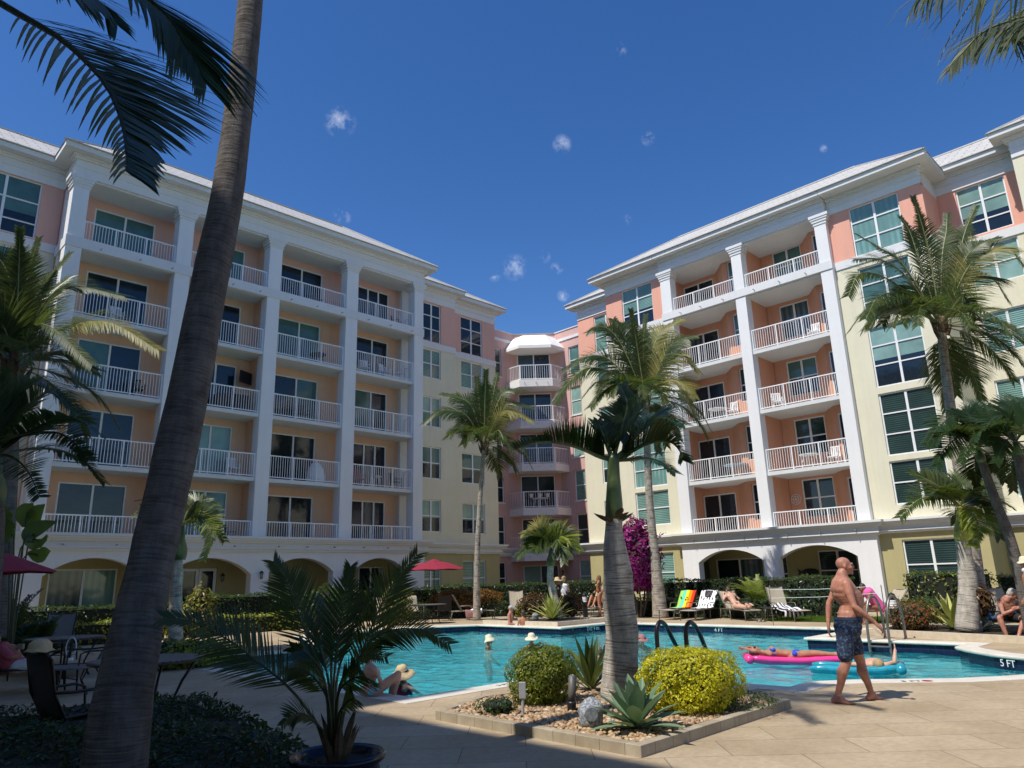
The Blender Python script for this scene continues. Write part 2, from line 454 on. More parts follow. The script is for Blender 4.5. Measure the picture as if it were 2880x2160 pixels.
for fl in range(5):
    for i in range(4):
        u0=CL[i][0]+.3;u1=CL[i+1][0]+.3
        if i==0:u0=6.0
        if i==3:u1=23.66
        mb=MB(FL);z=FLz[fl]
        mb.box(u0,u1,-1.5,-.1 if 0<fl<4 else -.14,z-.17,z)
        b=mb.build('balcony',MT['soffit'],LW)
        r=MB(FL)
        a0=CL[i][1]+.004;a1=CL[i+1][0]-.004
        railmb(r,(a0,-.17),(a1,-.17),z+.0 if fl else 3.40,RTL[fl],2)
        if i==3: railmb(r,(23.4,-.61),(23.4,-1.25),z,RTL[fl],0)
        if i==0: railmb(r,(6.25,-.61),(6.25,-1.25),z,RTL[fl],0)
        r.build('railing',MT['rail'],b)
mb=MB(FL);mb.box(5.93,23.73,-.24,.045,14.88,15.32);mb.box(5.93,6.2,-1.6,-.24,14.88,15.32);mb.box(23.5,23.73,-1.6,-.24,14.88,15.32)
mb.box(5.95,23.7,-.3,.03,17.98,18.02)
mb.build('floor_band',MT['trim'],LW)
spouts(FL,LW,[7.2,8.7,10.0,11.4,12.7,14.0,15.6,17.0,18.4,20.0,21.4,22.8],.04,15.0)
spouts(FL,LW,[7.2,9.0,11.4,13.6,15.6,17.0,18.4,20.0,21.4,22.8],.12,3.28)
entab(FL,LW,5.93,23.73,0,zbL+.001,zeL,.55,.55,.55)
for a_,b_ in((5.93,6.25),(23.42,23.73)):
    mb=MB(FL);mb.box(a_,b_,-1.7,-.35,zbL,zeL-.22);mb.build('side_beam',MT['trim'],LW)
mb=MB(FL);mb.box(5.38,24.28,-2.3,-.36,zeL-.219,zeL-.001);mb.build('eave',MT['soffit'],LW)
mb=MB(FL);mb.box(6.0,23.66,-1.5,-.05,17.9,17.979);mb.build('balcony_ceiling',MT['soffit'],LW)
roof(FL,LW,5.34,24.30,.6,zeL,4.0,2.75)
ledge(FL,LW,5.75,23.85,0,3.69,3.05,1,1)
ARL=[(6.72,10.1,2.15,2.80),(10.96,14.5,2.12,2.80),(15.3,18.5,2.18,2.79),(19.55,22.7,2.12,2.79)]
archwall(FL,5.75,23.85,0,3.05,-.45,0,ARL).build('arcade',MT['white'],LW)
gops=[(7.4,9.85,.3,2.45),(12.35,13.95,.05,2.45),(16.3,17.1,.05,2.3),(17.3,18.2,.05,2.4),(21.3,22.8,.05,2.42)]
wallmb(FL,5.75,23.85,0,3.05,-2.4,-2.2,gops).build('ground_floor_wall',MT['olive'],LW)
mb=MB(FL);mb.box(5.76,23.84,-2.2,-.45,2.9,3.04);mb.build('arcade_ceiling',MT['soffit'],LW)
sliding(FL,LW,7.4,9.85,.3,2.45,-2.2,('g_curt','g_vert'))
sliding(FL,LW,21.3,22.8,.05,2.42,-2.2,('g_dark','g_dark'))
# french doors and louvred doors under the arches
def leafdoor(par,u0,u1,z0,z1,w,kind,name):
    mb=MB(FL);s=.12
    mb.box(u0,u1,w-.08,w-.02,z0,z0+.2);mb.box(u0,u1,w-.08,w-.02,z1-s,z1);mb.box(u0,u0+s,w-.08,w-.02,z0+.2,z1-s);mb.box(u1-s,u1,w-.08,w-.02,z0+.2,z1-s)
    if kind=='louvre':
        k=int((z1-z0-.32)/.06)
        for i in range(k): 
            z=z0+.2+i*.06;mb.box(u0+s,u1-s,w-.075,w-.035,z,z+.035)
    o=mb.build(name,MT['frame'] if kind!='louvre' else MT['louvre'],par)
    mb=MB(FL);mb.box(u0+s-.02,u1-s+.02,w-.1,w-.079,z0+.1,z1-.05);mb.build('pane',MT['g_dark'] if kind!='louvre' else MT['louvre'],o)
    mb=MB(FL);mb.box(u1-.09,u1-.05,w-.02,w+.03,z0+.95,z0+1.1);mb.build('handle',MT['dmetal'],o)
MT['louvre']=plain('cream_louvre_paint',(.55,.50,.36),.6,var=.05)
leafdoor(LW,12.37,13.14,.05,2.43,-2.2,'glass','french_door');leafdoor(LW,13.16,13.93,.05,2.43,-2.2,'glass','french_door')
leafdoor(LW,16.31,17.09,.05,2.28,-2.2,'louvre','louvred_door');leafdoor(LW,17.31,18.19,.05,2.38,-2.2,'louvre','louvred_door')
lantern(FL,LW,14.15,-2.2,2.0);lantern(FL,LW,14.9,0,2.05);lantern(FL,LW,19.1,0,2.05)
# satellite style wall heater/speaker box on third balcony
mb=MB(FL);mb.obox(FL(14.3,0,0),(1,0,0),(0,1,0),(0,0,1),.01,.01,.01)
# windows of the two stepped bays to the right and the recess to the left
def bay(f,par,u0,u1,w,cu0,cu1,top,zT0,tops,mtop,mlow,gf,zb,ze,band,lt,lb,stylist,bars=(.5,),th=.3,lowbars=(.5,),gfwin=True,endcap=None,w_in=0):
    """stucco bay: top-storey colour, band, lower colour, ledge, ground floor, one window per storey"""
    wo=[(cu0,cu1,zT0,top)]
    wallmb(f,u0,u1,band[1],zb+.06,w-th,w,wo).build('upper_wall',mtop,par)
    lo=[(cu0,cu1,a,b) for a,b in tops]
    wallmb(f,u0,u1,lt,band[0],w-th,w,lo).build('middle_wall',mlow,par)
    go=[(cu0,cu1,.75,2.72)] if gfwin else []
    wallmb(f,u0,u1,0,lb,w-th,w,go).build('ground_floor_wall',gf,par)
    mb=MB(f);mb.box(u0-.03,u1+.03,w-th,w+.05,band[0],band[1]);mb.build('floor_band',MT['trim'],par)
    window(f,par,cu0,cu1,zT0,top,w,stylist[0],2,bars,sill=False,blind=(.4,) if len(stylist[0])>1 and not isinstance(stylist[0],str) else None)
    for k,(a,b) in enumerate(tops):
        s=stylist[1+k];window(f,par,cu0,cu1,a,b,w,s,2,lowbars if not isinstance(lowbars[0],tuple) else lowbars[k],sill=False,blind=(.45,) if not isinstance(s,str) else None)
    if gfwin: window(f,par,cu0,cu1,.75,2.72,w,stylist[-1],2,(.5,))
lt=[(13.17,14.95),(10.25,12.04),(7.24,9.08),(4.26,6.06)]
bay(FL,LW,23.7,27.4,-1.65,24.92,26.3,17.86,15.42,lt,MT['pinkL'],MT['yellow'],MT['olive'],17.9,19.0,(15.0,15.38),3.1,3.1,
   ['g_dark','g_slat',('g_teal','g_aqua'),('g_dark','g_teal'),('g_dark','g_aqua'),'g_slat'],bars=(.33,.68))
bay(FL,LW,27.4,31.2,-2.1,28.28,30.08,17.86,15.42,lt,MT['pinkL'],MT['yellow'],MT['olive'],17.9,19.0,(15.0,15.38),3.1,3.1,
   ['g_dark','g_slat',('g_teal','g_slat'),('g_dark','g_teal'),('g_dark','g_aqua'),'g_slat'],bars=(.33,.68))
entab(FL,LW,23.7,27.4,-1.65,17.901,19.0,.55,0,.4);entab(FL,LW,27.4,31.2,-2.1,17.902,18.95,.55,0,.55)
roof(FL,LW,23.9,27.9,-1.06,19.01,4.0,2.6,False,True,8);roof(FL,LW,27.3,31.8,-1.52,18.96,4.0,2.6,False,True,8)
ledge(FL,LW,23.9,27.4,-1.65,3.66,3.1,0,0);ledge(FL,LW,27.41,31.2,-2.1,3.659,3.101,0,1)
bay(FL,LW,-4.0,5.98,-1.7,2.75,5.2,18.0,15.5,lt,MT['pinkL'],MT['yellow'],MT['olive'],18.0,19.05,(15.05,15.42),3.1,3.1,
   [('g_dark','g_teal'),'g_teal','g_dark','g_teal','g_dark','g_dark'],bars=(.25,.62),gfwin=False)
entab(FL,LW,-4.0,5.95,-1.7,18.001,19.05,.55,0,0)
roof(FL,LW,-4.0,6.5,-1.1,19.06,4.0,2.7,False,False,8)
ledge(FL,LW,-4.0,5.7,-1.7,3.66,3.1)
# core volume behind the fronts
mb=MB(FL);mb.box(-4,31.2,-10,-2.6,0,18.7);mb.box(31.0,31.2,-2.6,-2.2,0,18.0);mb.box(5.98,23.66,-2.6,-1.81,3.2,18.6);mb.build('rear_wall',MT['yellow'],LW)
# ---------------------------------------------------------------- right wing
RW=thing('apartment_building','five storey yellow and coral wing with white columned balconies, sunlit, right side of the pool','apartment building',(XR,14,0))
RTR=[4.25,7.165,10.13,13.09,16.06];FRz=[3.18,6.10,9.06,12.02,14.99]
CRr=[(11.41,11.95),(15.73,16.27),(19.95,20.57)]
dR=2.2
doors=[(18.62,20.9)];
ops=[(18.6,20.9,z,z+2.4) for z in FRz]+[(13.6,15.12,z+.85,z+2.65) for z in FRz]
for lo,hi,zz0,zz1 in ((0,4,3.18,14.99),(4,5,14.991,17.7)):
    O=[o for o in ops if zz0-.1<=o[2]<zz1]
    wallmb(FRt,18.4,20.5,zz0,zz1,-dR-.3,-dR,O).build('back_wall',MT['salmon'],RW)
    wallmb(FRt,13.5,15.74,zz0,zz1,-dR-.3,-dR,O).build('back_wall',MT['salmon'],RW)
for (ua,ub) in ((18.4,17.5),(13.5,12.75)):
    mb=MB(FRt)
    mb.add([(ua,-dR,3.18),(ub,-1.25,3.18),(ub,-1.6,3.18),(ua,-dR-.3,3.18),(ua,-dR,17.7),(ub,-1.25,17.7),(ub,-1.6,17.7),(ua,-dR-.3,17.7)],
      [(0,3,2,1),(4,5,6,7),(0,1,5,4),(1,2,6,5),(2,3,7,6),(3,0,4,7)])
    mb.build('angled_wall',MT['salmon'],RW)
W2=[(16.55,17.2,z+.85,z+2.6) for z in FRz]
wallmb(FRt,16.2,17.5,3.18,17.69,-1.55,-1.25,W2).build('back_wall',MT['salmon'],RW)
W3=[(12.05,12.6,z+.02,z+2.4) for z in FRz]
wallmb(FRt,11.9,12.75,3.18,17.69,-1.55,-1.25,W3).build('back_wall',MT['salmon'],RW)
for a_,b_,c_ in((15.76,16.22,-2.5),(20.5,20.56,-2.5),(11.44,11.9,-2.2)):
    mb=MB(FRt);mb.box(a_,b_,c_,-.56,3.18,17.69);mb.build('partition_wall',MT['salmon'],RW)
for k,z in enumerate(FRz):
    sliding(FRt,RW,18.6,20.9-.42,z+.01,z+2.4,-dR,[('g_dark','g_dark'),('g_dark','g_dark'),('g_navy','g_navy'),('g_dark','g_curt'),('g_dark','g_dark')][k])
    window(FRt,RW,13.6,15.12,z+.85,z+2.65,-dR,[('g_dark','g_dark'),('g_dark','g_slatd'),('g_dark','g_teal'),'g_curt',('g_teal','g_teal')][k] if k!=3 else 'g_curt',2,(.5,),sill=False,blind=(.5,) if k!=3 else None)
    window(FRt,RW,16.55,17.2,z+.85,z+2.6,-1.25,'g_teal' if k>2 else 'g_dark',1,(.5,),sill=False)
    sliding(FRt,RW,12.05,12.6,z+.02,z+2.4,-1.25,('g_dark',),1,'balcony_door')
for a,b in CRr: column(FRt,RW,a,b,3.2,17.2,0,.55)
for fl in range(5):
    for i in range(2):
        u0=CRr[i][0]+.27;u1=CRr[i+1][0]+.27
        z=FRz[fl];mb=MB(FRt);mb.box(u0,u1,-dR,-.1,z-.17,z);b=mb.build('balcony',MT['soffit'],RW)
        r=MB(FRt);railmb(r,(CRr[i][1]+.004,-.17),(CRr[i+1][0]-.004,-.17),z if fl else 3.3,RTR[fl],2);r.build('railing',MT['rail'],b)
mb=MB(FRt);mb.box(11.38,20.6,-.24,.045,14.9,15.3);mb.build('floor_band',MT['trim'],RW)
spouts(FRt,RW,[12.6,13.9,15.2,16.9,18.2,19.4],.04,15.02)
spouts(FRt,RW,[12.0,13.5,15.0,16.4,17.1,18.6,19.8],.12,3.2)
mb=MB(FRt);mb.box(11.41,20.57,-dR,-.05,17.6,17.699);mb.build('balcony_ceiling',MT['soffit'],RW)
zbR=17.70;zeR=18.62
entab(FRt,RW,11.38,20.6,0,zbR,zeR,.55)
wR=-.3
rt=[(12.05,14.62),(9.10,11.80),(6.15,8.82),(4.13,5.92)]
lbars=[(.36,.68),(.36,.68),(.34,.67),(.5,)]
bay(FRt,RW,7.37,11.42,wR,8.33,10.45,17.6,15.2,rt,MT['coral'],MT['yellow'],MT['olive'],17.6,zeR,(14.82,15.2),3.0,3.0,
   ['g_vert','g_teal',('g_dark','g_aqua'),'g_slatd','g_slatd','g_slatd'],bars=(.33,.68),lowbars=lbars)
bay(FRt,RW,20.5,24.6,wR,21.35,23.45,17.6,15.2,rt,MT['coral'],MT['yellow'],MT['olive'],17.6,zeR,(14.82,15.2),3.0,3.0,
   [('g_dark','g_slat'),'g_aqua',('g_slatd','g_slat'),'g_vert','g_slat','g_slat'],bars=(.33,.68),lowbars=[(.36,.68),(.36,.68),(.34,.67),(.5,)])
for u0,u1,e0,e1 in((7.37,11.36,.55,0),(20.62,24.6,0,.55)): entab(FRt,RW,u0,u1,wR,17.601,zeR-.001,.85,e0,e1)
for a_,b_ in((7.37,7.67),(24.3,24.6)):
    mb=MB(FRt);mb.box(a_,b_,-2.7,-.6,17.602,zeR-.22);mb.build('side_beam',MT['trim'],RW)
# return walls of the forward block
for c,z0,z1 in (('coral',15.2,17.6),('yellow',3.0,14.82),('olive',0,3.0)):
    for a_,b_ in((7.37,7.62),(24.35,24.6)):
        mb=MB(FRt);mb.box(a_,b_,-2.9 if a_<10 else -2.6,wR-.3,z0,z1);mb.build('return_wall',MT[c],RW)
mb=MB(FRt);mb.box(7.34,7.65,-2.9,-.6,14.82,15.2);mb.build('floor_band',MT['trim'],RW)
mb=MB(FRt);mb.box(6.82,25.15,-3,-.66,zeR-.218,zeR-.002);mb.build('eave',MT['soffit'],RW)
for z0,z1 in lt: pass
roof(FRt,RW,6.78,25.19,.6,zeR,4.0,2.6)
ledge(FRt,RW,7.37,11.3,wR,3.56,3.0,1,0);ledge(FRt,RW,20.6,24.6,wR,3.561,3.0,0,1);ledge(FRt,RW,11.3,20.6,0,3.565,2.96,1,1)
archwall(FRt,11.3,20.62,0,2.96,-.45,0,[(12.16,15.66,2.15,2.68),(16.35,19.75,2.13,2.68)]).build('arcade',MT['white'],RW)
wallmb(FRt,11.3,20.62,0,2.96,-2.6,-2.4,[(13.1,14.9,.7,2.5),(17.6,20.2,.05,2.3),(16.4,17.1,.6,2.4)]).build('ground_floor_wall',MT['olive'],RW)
mb=MB(FRt);mb.box(11.31,20.61,-2.4,-.45,2.82,2.95);mb.build('arcade_ceiling',MT['soffit'],RW)
window(FRt,RW,13.1,14.9,.7,2.5,-2.4,'g_slatd',2);sliding(FRt,RW,17.6,20.2,.05,2.3,-2.4,('g_curt','g_dark'));window(FRt,RW,16.4,17.1,.6,2.4,-2.4,'g_dark',1)
lantern(FRt,RW,17.35,-2.4,1.9);lantern(FRt,RW,12.7,-2.4,2.0)
# deep recess beyond and near
bay(FRt,RW,24.5,28.56,-2.4,25.4,27.25,17.6,15.2,[(13.1,14.9),(10.1,11.65),(7.0,8.75),(4.2,5.95)],MT['coral'],MT['yellow'],MT['olive'],17.7,zeR,(14.9,15.2),3.0,3.0,
   ['g_slat','g_teal',('g_dark','g_aqua'),('g_dark','g_aqua'),'g_dark','g_dark'],bars=(.4,),gfwin=False)
entab(FRt,RW,24.5,28.56,-2.4,17.701,18.75,.55,0,.55);roof(FRt,RW,24.0,29.15,-1.81,18.76,4,2.6,False,True,8);ledge(FRt,RW,24.5,28.56,-2.4,3.56,3.0,0,1)
bay(FRt,RW,4.2,7.45,-2.55,4.78,6.63,17.75,15.4,[(13.1,14.9),(10.12,11.9),(7.2,8.98),(4.2,5.95)],MT['coral'],MT['yellow'],MT['olive'],17.75,18.75,(14.92,15.3),3.05,3.05,
   [('g_dark','g_aqua'),'g_aqua','g_slat','g_slat','g_aqua','g_slatd'],bars=(.28,.66),lowbars=(.5,))
entab(FRt,RW,4.2,7.45,-2.55,17.751,18.8,.55);roof(FRt,RW,3.0,8.2,-1.96,18.81,4,2.6,False,False,8);ledge(FRt,RW,4.2,7.45,-2.55,3.58,3.04)
for c,z0,z1 in (('yellow',3.0,17.7),('olive',0,3.0)):
    mb=MB(FRt);mb.box(-9,4.2,-4,-1.3,z0,z1);mb.build('near_wall',MT[c],RW)
entab(FRt,RW,-9,4.2,-1.3,17.701,18.85,.55,0,.55);roof(FRt,RW,-9,4.79,-.71,18.86,4,2.6,False,True,8);ledge(FRt,RW,-9,4.2,-1.3,3.58,3.04,0,1)
mb=MB(FRt);mb.box(-9,28.56,-11,-3.2,0,18.4);mb.box(11.4,20.6,-3.2,-2.62,0,18.4);mb.box(28.2,28.56,-3.2,-2.71,0,17.6);mb.box(7.63,11.4,-3.2,-.7,.01,2.9);mb.build('rear_wall',MT['yellow'],RW)
# ---------------------------------------------------------------- link building in the corner
LK=thing('apartment_building','dusty rose corner building with stacked angled balconies and a white awning, between the two wings','apartment building',(36.5,34.5,0))
P1=Vector((35.55,35.65));P2=Vector((37.7,33.5))
tD=(P2-P1).normalized();nD=Vector((-tD.y,tD.x));nD=nD if nD.dot(Vector((-1,-1)))>0 else -nD
LC=(P2-P1).length
FD=lambda u,w,z:(P1.x+tD.x*u+nD.x*w,P1.y+tD.y*u+nD.y*w,z)
FLl=lambda u,w,z:(u,P1.y-w,z)
FRr=lambda u,w,z:(P2.x-w,u,z)
zp=at('L',350,106,50.2).z
FK=[3.2,6.15,9.1,12.05,15.0]
dw=2.35;du0=LC/2-dw/2-.08
wallmb(FD,-.02,LC+.02,0,zp,-.3,0,[(du0,du0+dw,z,z+2.35) for z in [.1]+FK]).build('centre_wall',MT['rose'],LK)
gl=[('g_vert','g_dark'),('g_dark','g_curt'),('g_dark','g_dark'),('g_dark','g_dark'),('g_curt','g_navy'),('g_curt','g_dark')]
for k,z in enumerate([.1]+FK): sliding(FD,LK,du0,du0+dw,z+.01,z+2.35,0,gl[k])
ws=[(z+.45,z+2.5) for z in [.2]+FK]
wallmb(FLl,30.9,P1.x,0,zp,-.3,0,[(33.55,34.3,a,b) for a,b in ws]).build('side_wall',MT['rose'],LK)
wallmb(FRr,28.4,P2.y,0,zp,-.3,0,[(31.3,32.25,a,b) for a,b in ws]).build('side_wall',MT['rose'],LK)
for k,(a,b) in enumerate(ws):
    window(FLl,LK,33.55,34.3,a,b,0,'g_slatd' if k%2 else 'g_dark',1)
    window(FRr,LK,31.3,32.25,a,b,0,['g_aqua','g_slatd','g_slat','g_aqua','g_aqua','g_teal'][k],1)
mb=MB(FD);mb.box(-.1,LC+.1,-.35,.06,zp,zp+.06);mb.build('parapet_cap',MT['dmetal2'],LK)
mb=MB(FLl);mb.box(30.9,P1.x,-.35,.06,zp,zp+.06);mb.box(30.9,P1.x-.3,0,.07,zp-.75,zp-.55);mb.build('parapet_cap',MT['trim'],LK)
mb=MB(FRr);mb.box(28.4,P2.y,-.35,.06,zp,zp+.06);mb.box(28.4,P2.y-.3,0,.07,zp-.75,zp-.55);mb.build('parapet_cap',MT['trim'],LK)
def bshape(w0,o=0):
    c=LC/2
    return [(c-2.1-o,-.25),(c-2.1-o,.45),(c-1.1-o*.5,1.45+o),(c+1.1+o*.5,1.45+o),(c+2.1+o,.45),(c+2.1+o,-.25)]
for k,z in enumerate(FK):
    p=bshape(0,.12);mb=MB(FD);n=len(p)
    mb.add([(a,b,z-.48) for a,b in p]+[(a,b,z+.02) for a,b in p],[tuple(range(n))[::-1],tuple(range(n,2*n))]+[(i,(i+1)%n,n+(i+1)%n,n+i) for i in range(n)])
    b=mb.build('balcony',MT['white'],LK)
    p=bshape(0,.0);r=MB(FD)
    for i,ps in ((0,0),(1,0),(2,1),(3,0),(4,0)): railmb(r,p[i],p[i+1],z+.02,z+1.12,ps,.15)
    r.build('railing',MT['rail'],b)
    spouts(FD,b,[LC/2-.8,LC/2,LC/2+.8],1.56,z-.2)
# awning
c=LC/2;z0=17.55;zt=18.45
mb=MB(FD)
A=[(c-2.25,0),(c-2.25,.5),(c-1.15,1.6),(c+1.15,1.6),(c+2.25,.5),(c+2.25,0)]
T=[(c-1.55,0,zt),(c-1.5,.25,zt),(c-.8,.7,zt+.12),(c+.8,.7,zt+.12),(c+1.5,.25,zt),(c+1.55,0,zt)]
mb.add([(a,b,z0) for a,b in A]+T+[(a,b,z0-.22) for a,b in A],[(i,i+1,7+i,6+i) for i in range(5)]+[(6,7,8,9,10,11)]+[(12+i,13+i,i+1,i) for i in range(5)]+[(12,13,14,15,16,17)])
mb.build('awning',plain('white_canvas',(.86,.85,.82),.8,var=.03),LK)
for f,u0,u1 in((FLl,30.9,P1.x-.02),(FRr,28.4,P2.y-.02),(FD,.02,LC-.02)): ledge(f,LK,u0,u1,0,3.6,3.05)
mb=MB();mb.prism([(31,36.1),(35.7,36.0),(38.0,33.6),(38.1,28.5),(44,28.5),(44,42),(31,42)],0,zp-.1);mb.build('rear_wall',MT['rose'],LK)
lantern(FD,LK,LC-.15,0,1.9)
# ---------------------------------------------------------------- wing behind the viewer (its roof throws the shade on the near deck)
BW=thing('apartment_building','tall yellow wing closing the courtyard behind the tables at far left','apartment building',(-10,10,0))
SX=-6.5;SX2=-4.45;SY=10.4;SH_=19.0
mb=MB();mb.box(-18,SX-.6,-30,SY+.1,0,SH_-.3);mb.box(-18,SX2-.6,SY+.1,29,0,SH_-.31);mb.build('wall',MT['yellow'],BW)
mb=MB();mb.box(-18,SX,-30,SY-.002,SH_-.298,SH_);mb.box(-18,SX2,SY,29,SH_-.299,SH_-.001);mb.build('eave',MT['soffit'],BW)
for y in range(-27,12,3):
    for fl in range(6):
        f=lambda u,w,z:(SX-.6+w,u,z)
        window(f,BW,y,y+1.6,fl*2.95+1,fl*2.95+2.6,.16,'g_teal' if (y+fl)%2 else 'g_dark',2,sill=False)
# ================================================================ GROUND, DECK, POOL
POOL=[(6.75,17.3),(6.75,9.03),(9.9,9.03),(9.9,5.9),(10.55,5.9),(10.6,5.21),(11.28,5.21),(11.81,4.78),(12.27,4.21),(12.73,3.64),(13.3,3.2),(13.9,2.85),(14.7,2.6),(15.5,2.75),(16.1,3.3),
 (16.6,4.1),(17.27,4.71),(17.7,4.98),(18.5,4.98),(18.5,8.55),(21.75,8.55),(21.75,17.1),(18.9,17.1),(18.9,21.2),(17.6,22.2),(15.7,22.95),(12.5,22.6),(11.3,19.7),(10,17.9),(8.5,18.15),(7.3,18.1)]
BED=[(5.92,8.02),(5.92,4.55),(9.45,4.55),(9.3,5.8),(8.1,8.02)]
BED=[(5.90,7.42),(5.87,4.39),(9.02,4.46),(9.15,5.3),(8.2,7.6),(7.0,7.85)]
def fillmesh(name,loops,z,mats,parent=None):
    bm=bmesh.new()
    for L in loops:
        vs=[bm.verts.new((p[0],p[1],z)) for p in L]
        for i in range(len(vs)): bm.edges.new((vs[i],vs[(i+1)%len(vs)]))
    bmesh.ops.triangle_fill(bm,use_beauty=True,use_dissolve=False,edges=bm.edges[:],normal=(0,0,1))
    bmesh.ops.recalc_face_normals(bm,faces=bm.faces)
    for f in bm.faces:
        if f.normal.z<0:f.normal_flip()
    me=bpy.data.meshes.new(name);bm.to_mesh(me);bm.free();me.materials.append(mats)
    o=bpy.data.objects.new(name,me);col.objects.link(o)
    return o
def offset(poly,d):
    n=len(poly);out=[]
    for i in range(n):
        a,b,c=Vector(poly[i-1]),Vector(poly[i]),Vector(poly[(i+1)%n])
        e1=(b-a).normalized();e2=(c-b).normalized();n1=Vector((e1.y,-e1.x));n2=Vector((e2.y,-e2.x))
        m=(n1+n2);m=m/max(m.length,.01);k=d/max(m.dot(n1),.35);out.append(tuple(b+m*k))
    return out
def area(p): return sum(p[i-1][0]*p[i][1]-p[i][0]*p[i-1][1] for i in range(len(p)))/2
if area(POOL)<0: POOL=POOL[::-1]
def deckmat():
    m,nt,b=newmat('travertine_deck')
    v=coord(nt,'World',(1,1,1),(0,0,R(45)),(.0,.264,0))
    br=nt.nodes.new('ShaderNodeTexBrick');nt.links.new(v,br.inputs['Vector']);br.inputs['Scale'].default_value=1
    br.inputs['Brick Width'].default_value=1.25;br.inputs['Row Height'].default_value=.626;br.inputs['Mortar Size'].default_value=.006;br.inputs['Mortar Smooth'].default_value=.3;br.offset=.5
    br.inputs['Color1'].default_value=(.42,.335,.225,1);br.inputs['Color2'].default_value=(.48,.395,.28,1);br.inputs['Mortar'].default_value=(.20,.16,.11,1)
    w=coord(nt,'World')
    x=mixc(nt,br.outputs['Color'],ramp(nt,noise(nt,w,.8,5),[(.3,(.80,.76,.70)),(.65,(1.05,1.03,1.0))]),1,'MULTIPLY')
    x=mixc(nt,x,ramp(nt,noise(nt,w,14,5,.7),[(.3,(.82,.80,.77)),(.62,(1.04,1.04,1.04))]),.9,'MULTIPLY')
    st=ramp(nt,noise(nt,coord(nt,'World',(3.5,1.2,1)),3.1,5,.7),[(.66,(1,1,1)),(.76,(.62,.55,.46))])
    x=mixc(nt,x,st,.7,'MULTIPLY')
    nt.links.new(x,b.inputs['Base Color']);b.inputs['Roughness'].default_value=.75;b.inputs['Specular IOR Level'].default_value=.25
    n1=bump(nt,None,br.outputs['Fac'],-.5,.004);bump(nt,b,noise(nt,w,60,4),.35,.004,n1)
    return m
MT['deck']=deckmat()
MT['coping']=plain('limestone_coping',(.66,.61,.52),.65,var=.12,bumps=.3,scale=3)
MT['soil']=plain('dark_mulch',(.035,.026,.018),.95,var=.5,bumps=1,scale=12)
MT['lawn']=plain('lawn_soil',(.05,.075,.02),.9,var=.4,scale=6)
def groundmat():
    m,nt,b=newmat('ground_earth');w=coord(nt,'World')
    nt.links.new(ramp(nt,noise(nt,w,.3,6),[(.3,(.05,.055,.03)),(.7,(.10,.09,.05))]),b.inputs['Base Color']);b.inputs['Roughness'].default_value=1
    return m
COURT=[(-30,-30),(31.4,-30),(31.4,31.5),(-30,31.5)]
gr=fillmesh('ground',[[(-900,-900),(900,-900),(900,900),(-900,900)],COURT],0.0,groundmat());tag(gr,kind='structure')
cop_out=offset(POOL,.36)
deck=fillmesh('pool_deck',[COURT,cop_out],0.0,MT['deck']);tag(deck,kind='structure')
# coping with a bull-nosed lip over the water
lip=offset(POOL,-.03)
mb=MB();n=len(POOL)
rings=[(cop_out,-.12),(cop_out,.006),(lip,.006),(offset(POOL,-.045),-.012),(offset(POOL,-.045),-.035),(lip,-.055),(offset(POOL,.02),-.055)]
V=[(p[0],p[1],z) for r,z in rings for p in r]
F=[(i*n+j,i*n+(j+1)%n,(i+1)*n+(j+1)%n,(i+1)*n+j) for i in range(len(rings)-1) for j in range(n)]
mb.add(V,F);cop=mb.build('pool_coping',MT['coping'],normals=True);tag(cop,kind='structure')
def tilemat():
    m,nt,b=newmat('navy_waterline_tile')
    t=nt.nodes.new('ShaderNodeTexCoord').outputs['UV']
    br=nt.nodes.new('ShaderNodeTexBrick');nt.links.new(t,br.inputs['Vector']);br.offset=0;br.inputs['Scale'].default_value=1
    br.inputs['Brick Width'].default_value=.155;br.inputs['Row Height'].default_value=.155;br.inputs['Mortar Size'].default_value=.004
    br.inputs['Color1'].default_value=(.006,.010,.035,1);br.inputs['Color2'].default_value=(.009,.017,.055,1);br.inputs['Mortar'].default_value=(.03,.045,.08,1)
    nt.links.new(br.outputs['Color'],b.inputs['Base Color']);b.inputs['Roughness'].default_value=.15;return m
MT['tile']=tilemat()
MT['plaster']=plain('aqua_pool_plaster',(.24,.60,.64),.8,var=.06,scale=1)
WZ=-.235
inner=offset(POOL,.02)
me=bpy.data.meshes.new('pool_tile_band');V=[];F=[];UV=[];s=0
for i in range(n):
    a=inner[i];b=inner[(i+1)%n];L=math.dist(a,b);k=len(V)
    V+=[(a[0],a[1],-.05),(b[0],b[1],-.05),(b[0],b[1],-.36),(a[0],a[1],-.36)];F.append((k,k+1,k+2,k+3))
    UV+=[(s,-.05),(s+L,-.05),(s+L,-.36),(s,-.36)];s+=L
me.from_pydata(V,[],F);uv=me.uv_layers.new(name='UVMap');uv.data.foreach_set('uv',[c for p in UV for c in p]);me.materials.append(MT['tile']);me.update()
o=bpy.data.objects.new('pool_tile_band',me);col.objects.link(o);tag(o,kind='structure')
mb=MB();inn=offset(POOL,.021)
mb.add([(p[0],p[1],z) for z in(-.36,-1.35) for p in inn],[(j,(j+1)%n,n+(j+1)%n,n+j) for j in range(n)]);
o=mb.build('pool_basin',MT['plaster'],normals=False);tag(o,kind='structure')
o=fillmesh('pool_floor',[inn],-1.35,MT['plaster']);tag(o,kind='structure')
